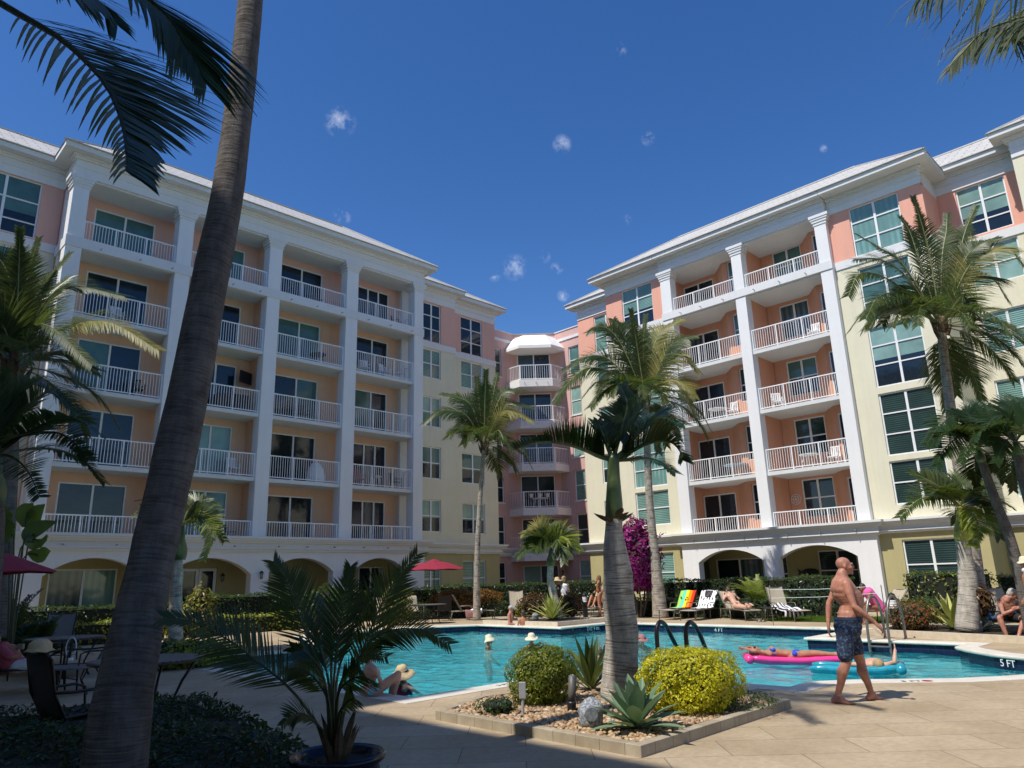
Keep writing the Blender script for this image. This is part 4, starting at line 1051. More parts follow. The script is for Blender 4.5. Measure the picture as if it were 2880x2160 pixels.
# left dark feather palm
k2=dict(L=.42,n=55,w=.036,droop=.2,lift=.45,fwd=.5,mat='palmdark',rach='rachisd',r=.02)
bs=at('v',-30,1400,9);bs=Vector((bs.x,bs.y,0))
palm('palm_tree','dark arching palm at the left edge below the green palm','' or bs,[('v',-25,1200),('v',-20,1080)],[.16,.13,.11],9,
 [([('v',20,955),('v',60,937),('v',125,935),('v',167,962),('v',192,995)],-.3),([('v',10,920),('v',50,885),('v',111,848),('v',180,900)],.4),([('v',20,985),('v',56,1012),('v',88,1075)],-.5),([('v',-10,900),('v',17,800)],.3),([('v',0,880),('v',60,830),('v',120,850)],.8),([('v',-40,900),('v',-90,880)],0)],
 k2,'barkdark',3,dict(Lf=1.6,els=(20,60),arch=.5,L=.4,n=45,w=.035,mat='palmdark',rach='rachisd'),shaft=(('v',-10,985),.12,.06,'shaft'))
# small bottle palm behind the big trunk
k3=dict(L=.55,n=50,w=.045,droop=.5,lift=.35,fwd=.5,mat='palm',r=.03)
bs=at('v',380,1400,21);bs=Vector((bs.x,bs.y,0))
palm('palm_tree','small palm with a green shaft, its crown just right of the big leaning trunk',bs,[('v',380,1300),('v',384,1205)],[.20,.15,.12],21,
 [([('v',430,1105),('v',462,1125),('v',486,1170)],-.5),([('v',420,1120),('v',455,1150),('v',438,1210)],-1,{'mat':'palmbright'}),([('v',405,1105),('v',420,1085)],.3),([('v',350,1095),('v',315,1100),('v',290,1115)],0),([('v',425,1085),('v',470,1090)],.8),([('v',440,1110),('v',480,1140)],.3),([('v',360,1080),('v',330,1090)],.5)],
 k3,'barkpale',2,dict(Lf=1.3,els=(30,70),arch=.5,L=.5,n=40,w=.045),shaft=(('v',392,1136),.19,.08,'shaft'))
# coconut between the wings, left
k4=dict(L=1.0,n=100,w=.042,droop=1.1,lift=.12,fwd=.65,mat='palm',r=.035,seg=4)
bs=at('v',1029,1275,31.5);bs=Vector((bs.x,bs.y,0))
palm('palm_tree','slender coconut palm in front of the pale yellow wall, left of the awning',bs,[('v',1031,1200),('v',1037,1080),('v',1044,990),('v',1046,962)],[.17,.115,.10,.095,.11],29,
 [([('v',1010,900),('v',977,888),('v',945,890),('v',915,915)],-.6),([('v',1020,880),('v',989,858),('v',955,850)],.4),([('v',1035,870),('v',1030,815)],.4,{'L':.6}),([('v',1048,860),('v',1050,800)],-.4,{'L':.6}),([('v',1062,870),('v',1075,806)],.6,{'L':.6}),
  ([('v',1080,860),('v',1110,842),('v',1140,845)],.6,{'L':.6}),([('v',1080,895),('v',1110,890),('v',1150,910)],-.8,{'mat':'palmyel'}),([('v',1070,900),('v',1100,870),('v',1150,880)],.4),([('v',1020,930),('v',1000,960)],-1.2),([('v',1075,930),('v',1090,955)],-1.2),([('v',1030,900),('v',1000,905),('v',975,935)],.8)],
 k4,'bark',11,dict(Lf=2.4,els=(-10,75),arch=.7,L=.95,n=75,w=.04,droop=1.1,seg=4),bootr=.15)
# coconut behind the planter palm
bs=at('v',1424,1292,30);bs=Vector((bs.x,bs.y,0))
palm('palm_tree','coconut palm with a thick swept crown behind the planter palm',bs,[('v',1414,1200),('v',1403,1080),('v',1398,960),('v',1394,862)],[.32,.19,.155,.135,.14],30,
 [([('v',1375,740),('v',1362,668)],-.5,{'L':.6}),([('v',1390,750),('v',1395,680)],.5,{'L':.5}),([('v',1340,740),('v',1300,705),('v',1270,718)],.3),([('v',1320,780),('v',1270,770),('v',1215,800)],-.4),([('v',1330,810),('v',1270,795),('v',1225,830),('v',1200,868)],-.9),([('v',1350,830),('v',1310,840),('v',1275,880)],-1.2),
  ([('v',1410,760),('v',1430,715),('v',1470,690)],.4,{'mat':'palmyel'}),([('v',1430,770),('v',1465,735),('v',1500,725)],-.4),([('v',1430,790),('v',1470,760),('v',1510,805)],-.7,{'mat':'palmyel'}),([('v',1440,820),('v',1480,830),('v',1500,860)],-.9,{'mat':'palmyel'}),([('v',1350,730),('v',1325,690)],.8),([('v',1370,840),('v',1340,870)],-1.3)],
 dict(k4,L=1.15,n=115,w=.045),'bark',14,dict(Lf=3.0,els=(-20,75),arch=.8,L=1.1,n=85,w=.045,droop=1.1,seg=4),bootr=.16)
# tall coconut on the right
bs=at('v',2112,1320,23);bs=Vector((bs.x,bs.y,0))
palm('palm_tree','tall coconut palm with a heavy dark crown against the right wing',bs,[('v',2106,1230),('v',2088,1100),('v',2060,930),('v',2040,780),('v',2033,705)],[.27,.20,.175,.145,.12,.12],23,
 [([('v',1960,600),('v',1900,560),('v',1845,560)],-.4),([('v',1950,570),('v',1900,535),('v',1850,505)],.3,{'L':.55}),([('v',1930,610),('v',1860,590),('v',1832,640)],-.7),([('v',1985,560),('v',1965,500),('v',1945,468)],.3,{'L':.55}),([('v',2010,560),('v',1990,480),('v',1972,425)],-.3,{'L':.5}),([('v',2035,560),('v',2044,500),('v',2046,462)],.4,{'L':.5}),
  ([('v',2070,560),('v',2085,500),('v',2108,445)],.3,{'L':.5}),([('v',2080,570),('v',2115,530),('v',2156,512)],-.4,{'L':.55}),([('v',2090,580),('v',2140,540),('v',2185,540),('v',2230,600)],-.8,{'mat':'palmyel'}),([('v',2090,610),('v',2140,600),('v',2180,650)],.5),([('v',1960,640),('v',1900,640),('v',1870,690)],-1),([('v',2080,640),('v',2110,690)],-1),([('v',1990,650),('v',1950,700)],-1.2),([('v',1975,620),('v',1930,650),('v',1905,700)],.6)],
 dict(L=1.0,n=110,w=.034,droop=.9,seg=4,lift=.12,fwd=.65,mat='palm',r=.03),'bark',16,dict(Lf=2.7,els=(-35,70),arch=.75,L=.95,n=85,w=.034,droop=.9,seg=4,mat='palm',fwd=.65),bootr=.16)
# short palm with yellow shaft, right planter
bs=gp('J',1000,1400,.12);PB2=Vector(bs)
palm('palm_tree','short stout palm with a yellow-green shaft beside the right-hand pool planter',bs,[('v',2092,1270),('v',2084,1205),('v',2080,1165)],[.27,.22,.17,.15],16.5,
 [([('v',2040,1060),('v',2000,1035),('v',1968,1020)],.4),([('v',2040,1075),('v',1987,1078),('v',1943,1119)],-.4),([('v',2100,1050),('v',2140,1040)],.4),([('v',2110,1080),('v',2140,1110),('v',2160,1163)],-.3),([('v',2095,1100),('v',2115,1140),('v',2100,1180)],-.9,{'mat':'palmbright'}),([('v',2060,1050),('v',2080,1030)],.8),([('v',2120,1070),('v',2160,1100)],.6)],
 dict(L=.68,n=60,w=.045,droop=.6,lift=.25,fwd=.5,mat='palm',r=.03),'barkpale',6,dict(Lf=1.3,els=(10,60),arch=.5,L=.6,n=46,w=.045,mat='palm'),shaft=(('v',2075,1095),.17,.08,'shafty'))
# dark pair at far right
bs=at('v',2215,1290,20);bs=Vector((bs.x,bs.y,0))
palm('palm_tree','dark curving palm between the tall coconut and the right edge',bs,[('v',2190,1190),('v',2150,1080),('v',2120,995)],[.16,.11,.10,.09],20,
 [([('v',2070,900),('v',2030,920),('v',2000,962)],-.4),([('v',2080,940),('v',2040,970),('v',2022,1008)],-.7),([('v',2095,900),('v',2073,890)],.3),([('v',2125,890),('v',2142,877)],.3),([('v',2150,910),('v',2185,940)],-.4),([('v',2140,940),('v',2160,985)],-.7),([('v',2100,950),('v',2075,1000)],-.9)],
 dict(L=.62,n=48,w=.05,droop=.6,lift=.15,fwd=.6,mat='palmdark',rach='rachisd',r=.025),'barkdark',6,dict(Lf=1.6,els=(-20,60),arch=.6,L=.55,n=40,w=.05,mat='palmdark',rach='rachisd'),shaft=(('v',2112,965),.09,.05,'shaft'))
bs=at('v',2255,1290,19);bs=Vector((bs.x,bs.y,0))
palm('palm_tree','dark palm cut by the right edge of the view, halfway up',bs,[('v',2240,1150),('v',2212,1040),('v',2200,985)],[.16,.12,.11,.10],19,
 [([('v',2170,900),('v',2140,910),('v',2120,950)],-.4),([('v',2190,890),('v',2180,870)],.3),([('v',2225,900),('v',2250,930)],-.4),([('v',2200,880),('v',2225,860)],.5),([('v',2175,950),('v',2150,1000)],-.5)],
 dict(L=.6,n=46,w=.05,droop=.6,lift=.15,fwd=.6,mat='palmdark',rach='rachisd',r=.025),'barkdark',6,dict(Lf=1.6,els=(-20,60),arch=.6,L=.55,n=40,w=.05,mat='palmdark',rach='rachisd'),shaft=(('v',2194,955),.09,.05,'shaft'))
# ---------------- planter bed palm
BZ=.08
bs=gp('G',1068,1140,BZ)
T9=thing('palm_tree','stout grey-trunked bottle palm with a green shaft, in the planter at the centre','palm tree',(bs.x,bs.y,0))
ctr=[('G',1085,1000),('G',1098,800),('G',1105,600),('G',1080,400),('G',1072,150),('C',1465,1100),('C',1455,960),('C',1460,860)]
pts=[bs-Vector((0,0,.1))]+[pv(*q,bs) for q in ctr]
trunkmesh(pts,[.225,.225,.215,.21,.205,.195,.155,.115,.11],'trunk',MT['barkpale'],T9,32)
c=pts[-1];q1=pv('C',1452,400,bs)
mb=MB();mb.tube([c-Vector((0,0,.06)),c+Vector((0,0,.05)),c.lerp(q1,.25),c.lerp(q1,.5),c.lerp(q1,.75),q1,q1+Vector((0,0,.1))],[.10,.115,.115,.10,.085,.08,.06],20);mb.build('crownshaft',MT['shaft'],T9,smooth=True)
mb=MB()
for i in range(9):
    a=i*2.4;d=Vector((math.cos(a),math.sin(a),0));p=c+Vector((0,0,-.06+.02*(i%4)))
    strap(mb,p+d*.09,d+Vector((0,0,.5)),.18+.05*(i%2),.12,4,-.6,.3)
mb.build('leaf_bases',MT['fibre'],T9)
cc=q1
kk=dict(mat='palmdark',rach='shaftr',r=.038)
MT['shaftr']=plain('green_petiole',(.09,.12,.035),.4,var=.2)
UPF=Vector((0,0,1))
def pc(*qs,dep=0,d0=0): return [cc]+[pv(*q,bs,d0+dep*i) for i,q in enumerate(qs)]
# the leaflets of these stiff recurved leaves stand up from the rib
frond(pc(('C',1340,370),('C',1240,325),('C',1120,285),('C',980,262),('C',830,268),('C',680,320),dep=-.07),T9,L=.47,n=84,w=.034,droop=-.2,lift=1.9,fwd=.5,start=.10,rnd=.16,tipL=.45,seg=3,**kk)
frond(pc(('C',1560,350),('C',1680,285),('C',1800,250),('C',1900,258),('C',1965,320),('C',1990,400),dep=-.05),T9,L=.56,n=84,w=.036,droop=.5,lift=.9,fwd=.6,start=.1,rnd=.2,tipL=.7,seg=3,mat='palm',rach='shaftr',r=.038)
frond(pc(('C',1590,395),('C',1720,385),('C',1830,420),('C',1930,500),dep=.12),T9,L=.50,n=54,w=.036,droop=.5,lift=.25,fwd=.45,start=.1,rnd=.2,tipL=.5,seg=3,mat='palm',rach='shaftr',r=.032)
frond(pc(('C',1480,290),('C',1530,130),('C',1560,-30),('C',1510,-180),dep=.1),T9,L=.60,n=80,w=.034,droop=.45,lift=.4,fwd=.6,start=.1,rnd=.2,tipL=.5,seg=3,**kk)
frond(pc(('C',1560,300),('C',1700,120),('C',1850,60),('C',2000,130),dep=.2),T9,L=.66,n=74,w=.036,droop=.7,lift=.4,fwd=.7,start=.15,rnd=.2,tipL=.6,seg=3,**kk)
frond(pc(('C',1400,280),('C',1350,150),('C',1330,90),dep=.25),T9,L=.34,n=34,w=.034,droop=.1,lift=.8,fwd=.6,start=.15,rnd=.2,tipL=.5,seg=3,**kk)
# ---------------- young palm in the far corner planter
bs=Vector((20.96,19.0,.12))
palm('palm_tree','young palm in the far pool corner planter, below the rose building',bs,[('C',966,1350),('C',965,1210)],[.17,.135,.11],24,
 [([('C',900,1000),('C',820,1060),('C',705,1150)],-.6),([('C',900,960),('C',840,935),('C',745,975)],.3,{'mat':'palmyel'}),([('C',1020,1020),('C',1060,1110),('C',1070,1200)],-.6),([('C',1030,990),('C',1110,1010),('C',1190,1100)],-.3,{'mat':'palmbright'}),([('C',980,980),('C',1010,960)],.4),([('C',930,1010),('C',870,1060),('C',840,1100)],-.7),([('C',1000,960),('C',1040,970),('C',1090,1000)],.6),([('C',950,960),('C',920,930)],.5)],
 dict(L=.80,n=54,w=.06,droop=.8,lift=.3,fwd=.5,mat='palm',r=.03),'barkpale',2,dict(Lf=1.5,els=(20,60),arch=.5,L=.7,n=40,w=.06,mat='palm',droop=.8),shaft=(('C',966,1090),.15,.07,'shaft'))
# ---------------- potted majesty palm in the foreground
pc0=gp('F',700,1640,0.0);
pc0=at('F',690,1600,5.6);pc0=Vector((pc0.x,pc0.y,0))
T10=thing('potted_palm','feathery dark green palm with many stems planted in a glazed pot','palm',pc0)
h0=pv('F',660,1420,pc0)
kk=dict(mat='palmdark',rach='rachisd',r=.013,w=.017,lift=.12,fwd=.8,rnd=.12,tipL=.35,seg=3,updir=-FH+Vector((0,0,.45)))
def pp_(*qs,dep=0.0,o=0): 
    b=pv('F',660+o,1480,pc0);return [b]+[pv(*q,pc0,dep*(i+1)/len(qs)) for i,q in enumerate(qs)]
fr=[ (pp_(('F',760,1150),('F',880,760),('F',1010,430),('F',1150,190),('F',1310,-5),dep=.35,o=30),.42,64,.2),
 (pp_(('F',740,1150),('F',840,850),('F',960,660),('F',1140,580),('F',1360,590),('F',1560,700),dep=-.35,o=30),.36,70,.35),
 (pp_(('F',660,1000),('F',700,620),('F',750,300),('F',790,90),dep=.2),.34,60,.3),
 (pp_(('F',600,1050),('F',480,700),('F',370,420),('F',290,200),('F',190,50),dep=.1,o=-30),.40,62,.3),
 (pp_(('F',520,1300),('F',300,1020),('F',60,830),('E',1820,690),('E',1500,520),('E',1270,490),dep=-.3,o=-50),.42,78,.35),
 (pp_(('F',620,1000),('F',560,760),('F',520,560),('F',430,430),dep=.5,o=-10),.36,52,.3),
 (pp_(('F',700,1050),('F',800,860),('F',900,780),('F',1080,800),dep=-.5,o=10),.30,50,.35),
 (pp_(('F',690,1100),('F',780,980),('F',900,950),('F',1000,1060),dep=-.6,o=10),.26,44,.4),
 (pp_(('F',620,1150),('F',500,950),('F',380,880),('F',260,900),dep=.4,o=-20),.32,48,.35),
 (pp_(('F',640,950),('F',640,650),('F',600,420),('F',560,330),dep=.6),.32,48,.3),
 (pp_(('F',680,1000),('F',760,700),('F',840,520),('F',900,460),dep=.5,o=10),.34,50,.3),
 (pp_(('F',560,1350),('F',430,1240),('F',330,1260),('F',250,1330),dep=-.4,o=-30),.20,36,.5),
 (pp_(('F',620,1150),('F',560,900),('F',440,760),('F',330,720),dep=-.3,o=-20),.30,46,.35),
 (pp_(('F',700,1250),('F',760,1150),('F',820,1120),('F',860,1180),dep=-.4,o=20),.18,30,.5)]
for i_,(P,L_,n_,dr) in enumerate(fr):
    frond(P,T10,L=L_*.80,n=int(n_*.62),droop=dr*.8,start=.34,**dict(kk,updir=(-FH+Vector((0,0,.45)) if i_<5 else RH*(.8 if i_%2 else -.8)+Vector((0,0,.5))-FH*.35)))
mb=MB();b0=Vector((pc0.x,pc0.y,.38))
for i in range(12):
    a=i*2.4;d=Vector((math.cos(a),math.sin(a),0));strap(mb,b0+d*.05+Vector((0,0,.0)),d*.35+Vector((0,0,1)),random.uniform(.25,.42),.06,5,.1,.35,.7)
mb.build('leaf_sheaths',MT['fibre'],T10)
PT=thing('plant_pot','dark blue glazed round plant pot at the bottom edge','plant pot',pc0)
mb=MB();mb.lathe(pc0,[(.12,0),(.18,.05),(.28,.2),(.30,.32),(.28,.41),(.32,.44),(.325,.47),(.31,.485),(.28,.46),(.27,.41)],40);mb.build('pot',plain('cobalt_glaze',(.006,.008,.022),.16,var=.5,scale=5,spec=.3),PT,smooth=True)
mb=MB();mb.lathe(pc0,[(.0,.411),(.275,.412),(.275,.42)],24);mb.build('soil',MT['soil'],PT)
# ================================================================ BEDS, HEDGES, SMALL PLANTS
# --- centre planter
rim=offset(BED if area(BED)>0 else BED[::-1],0)
bp=BED if area(BED)>0 else BED[::-1]
bi=offset(bp,-.11)
n=len(bp);mb=MB()
rg=[(bp,0.0),(bp,.105),(bi,.105),(bi,.0)]
mb.add([(p[0],p[1],z) for r_,z in rg for p in r_],[(i*n+j,i*n+(j+1)%n,(i+1)*n+(j+1)%n,(i+1)*n+j) for i in range(3) for j in range(n)])
def curbmat():
    m,nt,b=newmat('tiled_curb');w=coord(nt,'World');br=nt.nodes.new('ShaderNodeTexBrick');nt.links.new(w,br.inputs['Vector']);br.offset=0;br.inputs['Scale'].default_value=1
    br.inputs['Brick Width'].default_value=.305;br.inputs['Row Height'].default_value=.305;br.inputs['Mortar Size'].default_value=.004
    br.inputs['Color1'].default_value=(.42,.36,.26,1);br.inputs['Color2'].default_value=(.36,.30,.21,1);br.inputs['Mortar'].default_value=(.16,.13,.10,1)
    x=mixc(nt,br.outputs['Color'],ramp(nt,noise(nt,w,5,5),[(.3,(.75,.72,.68)),(.65,(1.05,1.05,1.05))]),1,'MULTIPLY');nt.links.new(x,b.inputs['Base Color']);b.inputs['Roughness'].default_value=.8
    bump(nt,b,noise(nt,w,50,3),.4,.004);return m
MT['curb']=curbmat()
o=thing('planter_curb','low beige stone kerb round the planting bed of the centre palm','planter kerb',(6,4.5,0));mb.build('kerb',MT['curb'],o,normals=True,bevel=.006)
s=fillmesh('planter_soil',[offset(bp,-.1)],.07,MT['soil']);tag(s,kind='structure')
# river gravel
PEB=[leafmat('x',[(.5,.38,.22)])]
m,nt,b=newmat('tan_river_pebble');g=nt.nodes.new('ShaderNodeNewGeometry')
nt.links.new(ramp(nt,g.outputs['Random Per Island'],[(0,(.28,.165,.075)),(.35,(.42,.27,.135)),(.6,(.50,.35,.20)),(.8,(.22,.13,.07)),(1,(.60,.50,.36))]),b.inputs['Base Color']);b.inputs['Roughness'].default_value=.55;MT['peb']=m
def inpoly(p,poly):
    c=False;j=len(poly)-1
    for i in range(len(poly)):
        if ((poly[i][1]>p[1])!=(poly[j][1]>p[1])) and p[0]<(poly[j][0]-poly[i][0])*(p[1]-poly[i][1])/(poly[j][1]-poly[i][1])+poly[i][0]: c=not c
        j=i
    return c
def pebbles(poly,z,cnt,r0=.016,r1=.034,name='gravel'):
    mb=MB();xs=[p[0] for p in poly];ys=[p[1] for p in poly];k=0
    while k<cnt:
        p=(random.uniform(min(xs),max(xs)),random.uniform(min(ys),max(ys)))
        if not inpoly(p,poly):continue
        r=random.uniform(r0,r1);a=random.random()*3.1;M=Matrix.Rotation(a,3,'Z')@Matrix.Rotation(random.uniform(-.4,.4),3,'X')
        mb.ball((p[0],p[1],z+r*random.uniform(.1,.7)),r*1.25,r*.85,r*.6,6,4,M);k+=1
    o=mb.build(name,MT['peb'],smooth=True);tag(o,'tan river pebbles covering the centre planting bed','gravel',kind='stuff');return o
pebbles(offset(bp,-.12),.072,6500)
bush('golden_bush','bright golden-yellow clipped bush in full sun, right side of the centre planter',gp('G',1690,1250,.075)+Vector((.22,.22,0)),.52,.50,.33,MT['dur'],15000,.020,asp=.45,boxy=3.4,jag=.035,corek=.84,coremat='dcore',lobes=.7)
bush('golden_bush','green-gold bush half in shade, left side of the centre planter',gp('G',470,1180,.075)+Vector((.15,.1,0)),.40,.36,.34,MT['dur_shade'] if 'dur_shade' in MT else MT['dur'],7000,.021,asp=.45,boxy=3.0,jag=.03,corek=.84,coremat='dcore',lobes=.6)
p=gp('G',870,1075,.075)+Vector((.1,.1,0))
rosette('strap_leaf_plant','upright dark strap-leaved plant between the golden bush and the centre trunk',p,26,.85,.10,MT['cord'],28,88,droop=.35,fold=.22,stem=.05)
p=gp('G',1222,1370,.075)
rosette('agave','pale grey-green agave rosette in front of the centre palm trunk',p,30,.55,.155,MT['agave'],5,86,droop=.25,fold=.16,stem=.06,bulge=.45,jit=.12)
bush('low_shrub','small dark creeping shrub at the left corner of the centre planter',gp('G',140,1235,.075),.28,.22,.09,MT['hedge'],500,.022)
bush('low_shrub','dark low groundcover under the right side of the golden bush',gp('H',60,1190,.075)+Vector((-.05,.15,0)),.45,.5,.08,MT['hedge'],900,.022,stems=False)
# rock speaker
def rockmat():
    m,nt,b=newmat('speckled_granite');w=coord(nt,'Object');nt.links.new(ramp(nt,noise(nt,w,38,6,.75),[(.38,(.07,.08,.095)),(.5,(.24,.26,.28)),(.62,(.5,.52,.54))]),b.inputs['Base Color']);b.inputs['Roughness'].default_value=.85;bump(nt,b,noise(nt,w,18,5),.6,.015);return m
MT['rock']=rockmat()
def rock(c,s,label,grill=False):
    c=Vector(c);o=thing('rock_speaker' if grill else 'boulder',label,'speaker' if grill else 'boulder',c)
    mb=MB();mb.ball((c.x,c.y,c.z+s*.42),s*.52,s*.46,s*.55,18,12)
    V=[]
    for v in mb.v:
        d=Vector(v)-c;k=1+.10*math.sin(d.x*19/s*.3+1)+.09*math.sin(d.y*25/s*.3+d.z*17/s*.3)+.05*math.sin(d.z*40/s*.3)
        V.append(tuple(c+Vector((d.x*k,d.y*k,max(-.02,d.z*(1+.06*math.sin(d.x*30)))))))
    mb.v=V;mb.build('body',MT['rock'],o,smooth=True)
    if grill:
        f=-FH*.46*s;q=c+f*1.08+Vector((0,0,s*.52))
        mb=MB();mb.tube([q-f*.25,q+f*.06],[s*.23,s*.22],20);mb.build('grille',MT['rock2'],o)
MT['rock2']=plain('grey_grille',(.20,.22,.24),.7,var=.4,bumps=1,scale=30)
rock(gp('G',872,1370,.075)+Vector((.10,.10,0)),.30,'grey speckled rock-shaped speaker in the centre planter',True)
# spot lamp and junction post
p=gp('G',715,1225,.075);o=thing('spot_lamp','dark bullet garden spotlight tilted up beside the strap-leaved plant','spot lamp',p)
mb=MB();mb.lathe(p,[(.05,0),(.055,.10),(.05,.12)],14);mb.build('base',MT['black'],o,smooth=True)
mb=MB();q=p+Vector((0,0,.12));e=q+RH*.03+Vector((0,0,.28));mb.tube([q,q.lerp(e,.3),e],[.035,.045,.05],14);mb.build('lamp_head',plain('taupe_metal',(.12,.11,.10),.5,var=.1),o,smooth=True)
p=gp('G',335,1250,.075);o=thing('junction_post','small grey outlet box on a stake in the gravel','outlet box',p)
mb=MB();mb.obox(p+Vector((0,0,.27)),RH,FH,(0,0,1),.04,.025,.09);mb.build('box',MT['steelg'] if 'steelg' in MT else MT['dmetal2'],o,bevel=.006)
mb=MB();mb.tube([p,p+Vector((0,0,.18))],.018,8);mb.build('stake',MT['dmetal2'],o)
# --- foreground hedge (dark, broad leaves)
def fgbed():
    o=thing('hedge','broad low dark-leaved hedge filling the bottom left corner','hedge',(3,4,0))
    poly=[gp('E',-200,1180,.45),gp('E',300,1160,.45),gp('E',720,1150,.45),gp('E',1180,1055,.45),gp('E',1560,1080,.45),gp('E',1900,1180,.45),gp('E',2150,1330,.45),gp('F',480,1480,.45),gp('F',560,1700,.45)]
    P=[(p.x,p.y) for p in poly]+[(1.4,1.2),(0.2,1.5)]
    if area(P)<0:P=P[::-1]
    mb=MB();mb.prism(offset(P,-.12),0,.36);mb.build('branches',MT['hcore'],o)
    mb=MB();xs=[p[0] for p in P];ys=[p[1] for p in P];k=0
    while k<15000:
        x=random.uniform(min(xs),max(xs));y=random.uniform(min(ys),max(ys))
        if not inpoly((x,y),P):continue
        z=.39+.04*math.sin(x*3+y*2)+.03*math.sin(x*7.3)+random.gauss(0,.025)
        def fn():return (x,y,z),(0,0,1)
        leafcloud(mb,fn,1,.034,.42,.2);k+=1
    for i in range(len(P)):
        a=Vector(P[i]);b=Vector(P[(i+1)%len(P)]);L=(b-a).length
        for _ in range(int(L*260)):
            s=random.random();h=random.uniform(.02,.42);q=a.lerp(b,s)
            leafcloud(mb,lambda:((q.x+random.gauss(0,.02),q.y+random.gauss(0,.02),h),(-1,-1,.5)),1,.034,.42,.1)
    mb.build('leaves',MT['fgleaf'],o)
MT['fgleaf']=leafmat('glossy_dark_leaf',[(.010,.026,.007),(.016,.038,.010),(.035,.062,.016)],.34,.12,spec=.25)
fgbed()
def gxy(c,x,y,z=0): p=gp(c,x,y,z);return (p.x,p.y)
# --- hedges along the left wing (z up to 1.1) and in front
H1='clipped green hedges round the courtyard'
def hh(label,a,b,w,z1,mat='hedge',z0=0,dens=150,size=.06,**k): return hedge('hedge',label,a,b,w,z0,z1,MT[mat],dens,size,group=H1,**k)
hh('tall green hedge below the left arches, behind the potted palm',(11.0,28.3),(18.6,28.7),1.0,1.3)
hh('low green hedge under the leftmost arch window',(3.0,28.9),(10.6,28.9),.9,1.08)
hh('golden-tipped low hedge left of the big trunk, behind the tables',(3.8,26.2),(9.4,26.4),.9,.66,'hedgeY')
hh('golden-tipped low hedge between the big trunk and the potted palm',(9.8,26.4),(16.4,26.9),.9,.6,'hedgeY')
hh('green hedge under the windows left of the slender coconut palm',(19.4,29.2),(22.6,28.6),1.0,1.3)
hh('long green hedge in front of the rose building',(22.8,28.4),(29.5,24.0),1.0,1.38)
hh('low green hedge behind the loungers left of the far planter',(19.2,27.6),(25.6,24.2),.9,.62)
hh('low green hedge behind the striped and spotted towels',(25.65,19.2),(25.65,12.9),.9,.68)
hh('tall dark hedge under the right arches, left part',(27.7,19.6),(27.6,10.9),1.0,1.36)
hh('green hedge with yellow leaves right of the light bollard',(25.9,8.25),(25.4,6.1),.9,1.45,'hedge2')
hh('dark hedge at the far right behind the seated man',(26.7,6.0),(27.3,-1.5),1.0,1.34)
hh('low green hedge behind the red flowering shrub',(22.9,8.0),(23.3,5.6),.9,.68)
# --- far corner planter of the young palm
BZ2=.12
cA=gp('G',470,535);cB=gp('G',575,535);cC=gp('G',965,495)
PLF=[(19.25,17.55),(21.9,17.45),(21.9,19.3),(20.9,21.2),(19.2,21.3)]
def planter(P,label,zt=.15,soil=MT['soil']):
    if area(P)<0:P=P[::-1]
    bi=offset(P,-.11);n=len(P);mb=MB();rg=[(P,0.0),(P,zt),(bi,zt),(bi,.0)]
    mb.add([(p[0],p[1],z) for r_,z in rg for p in r_],[(i*n+j,i*n+(j+1)%n,(i+1)*n+(j+1)%n,(i+1)*n+j) for i in range(3) for j in range(n)])
    o=thing('planter_curb',label,'planter kerb',(P[0][0],P[0][1],0));mb.build('kerb',MT['curbl'],o,normals=True)
    s=fillmesh('planter_soil',[offset(P,-.1)],zt-.04,soil);tag(s,kind='structure');return P
MT['curbl']=plain('pale_stone_kerb',(.56,.48,.36),.8,var=.12,bumps=.3)
planter(PLF,'pale stone kerb round the far pool corner planter')
p=gp('G',560,515,.1)+Vector((.2,.2,0))
rosette('striped_agave','big cream and green striped agave in the far pool corner planter',p,44,1.05,.11,MT['furc'],12,86,droop=.25,fold=.2,stem=.08,bulge=.6)
bush('croton','dark bronze croton bush left of the young palm in the far planter',gp('G',430,500,.1)+Vector((.5,.5,0)),.68,.6,.46,MT['crotonD'],1400,.075,asp=.3)
bush('croton','dark bronze croton bush right of the young palm in the far planter',gp('G',680,495,.1)+Vector((.4,.4,0)),.66,.6,.46,MT['crotonD'],1400,.075,asp=.3)
q=gp('G',330,500,.1);bush('low_shrub','small yellow-green shrub at the left of the far planter',q+Vector((.3,.3,0)),.25,.25,.3,MT['hedgeY'],400,.04)
q=gp('G',430,512,.1);rock(q,.3,'small grey rock at the left of the far planter')
# croton masses behind the parasol loungers
for lab,(c,x,y),rx in (('red and yellow croton bush right of the parasol, behind the lounger',('F',1600,340),.95),('red and yellow croton bush left of the slender coconut palm',('F',1800,340),.95)):
    q=at(c,x,y,34.5);bush('croton',lab,(q.x,q.y,.36),rx*1.15,.5,.40,MT['croton'],2400,.085,asp=.28,boxy=2.6)
q=at('F',1145,380,30);bush('croton','green and yellow croton bush behind the loungers left of the parasol',(q.x,q.y,0),.6,.5,.72,MT['croton2'],1500,.085,asp=.3,boxy=2.6)
q=at('F',600,330,27.6);bush('bush','rounded green bush behind the potted palm',(q.x,q.y,0),.9,.6,.75,MT['hedge'],1500,.07)
q=at('E',1560,300,28);bush('croton','tall croton with reddish leaves in front of the glass doors',(q.x,q.y,0),.5,.45,.8,MT['croton2'],900,.09,asp=.3)
q=at('E',1570,620,17.5);bush('low_shrub','bright yellow low shrub seen through the left potted palm frond',(q.x,q.y,0),.75,.5,.3,MT['hedgeY'],1500,.05)
q=at('E',1300,640,17.5);bush('low_shrub','green low shrub right of the big leaning trunk',(q.x,q.y,0),.6,.5,.3,MT['hedge2'],1200,.05)
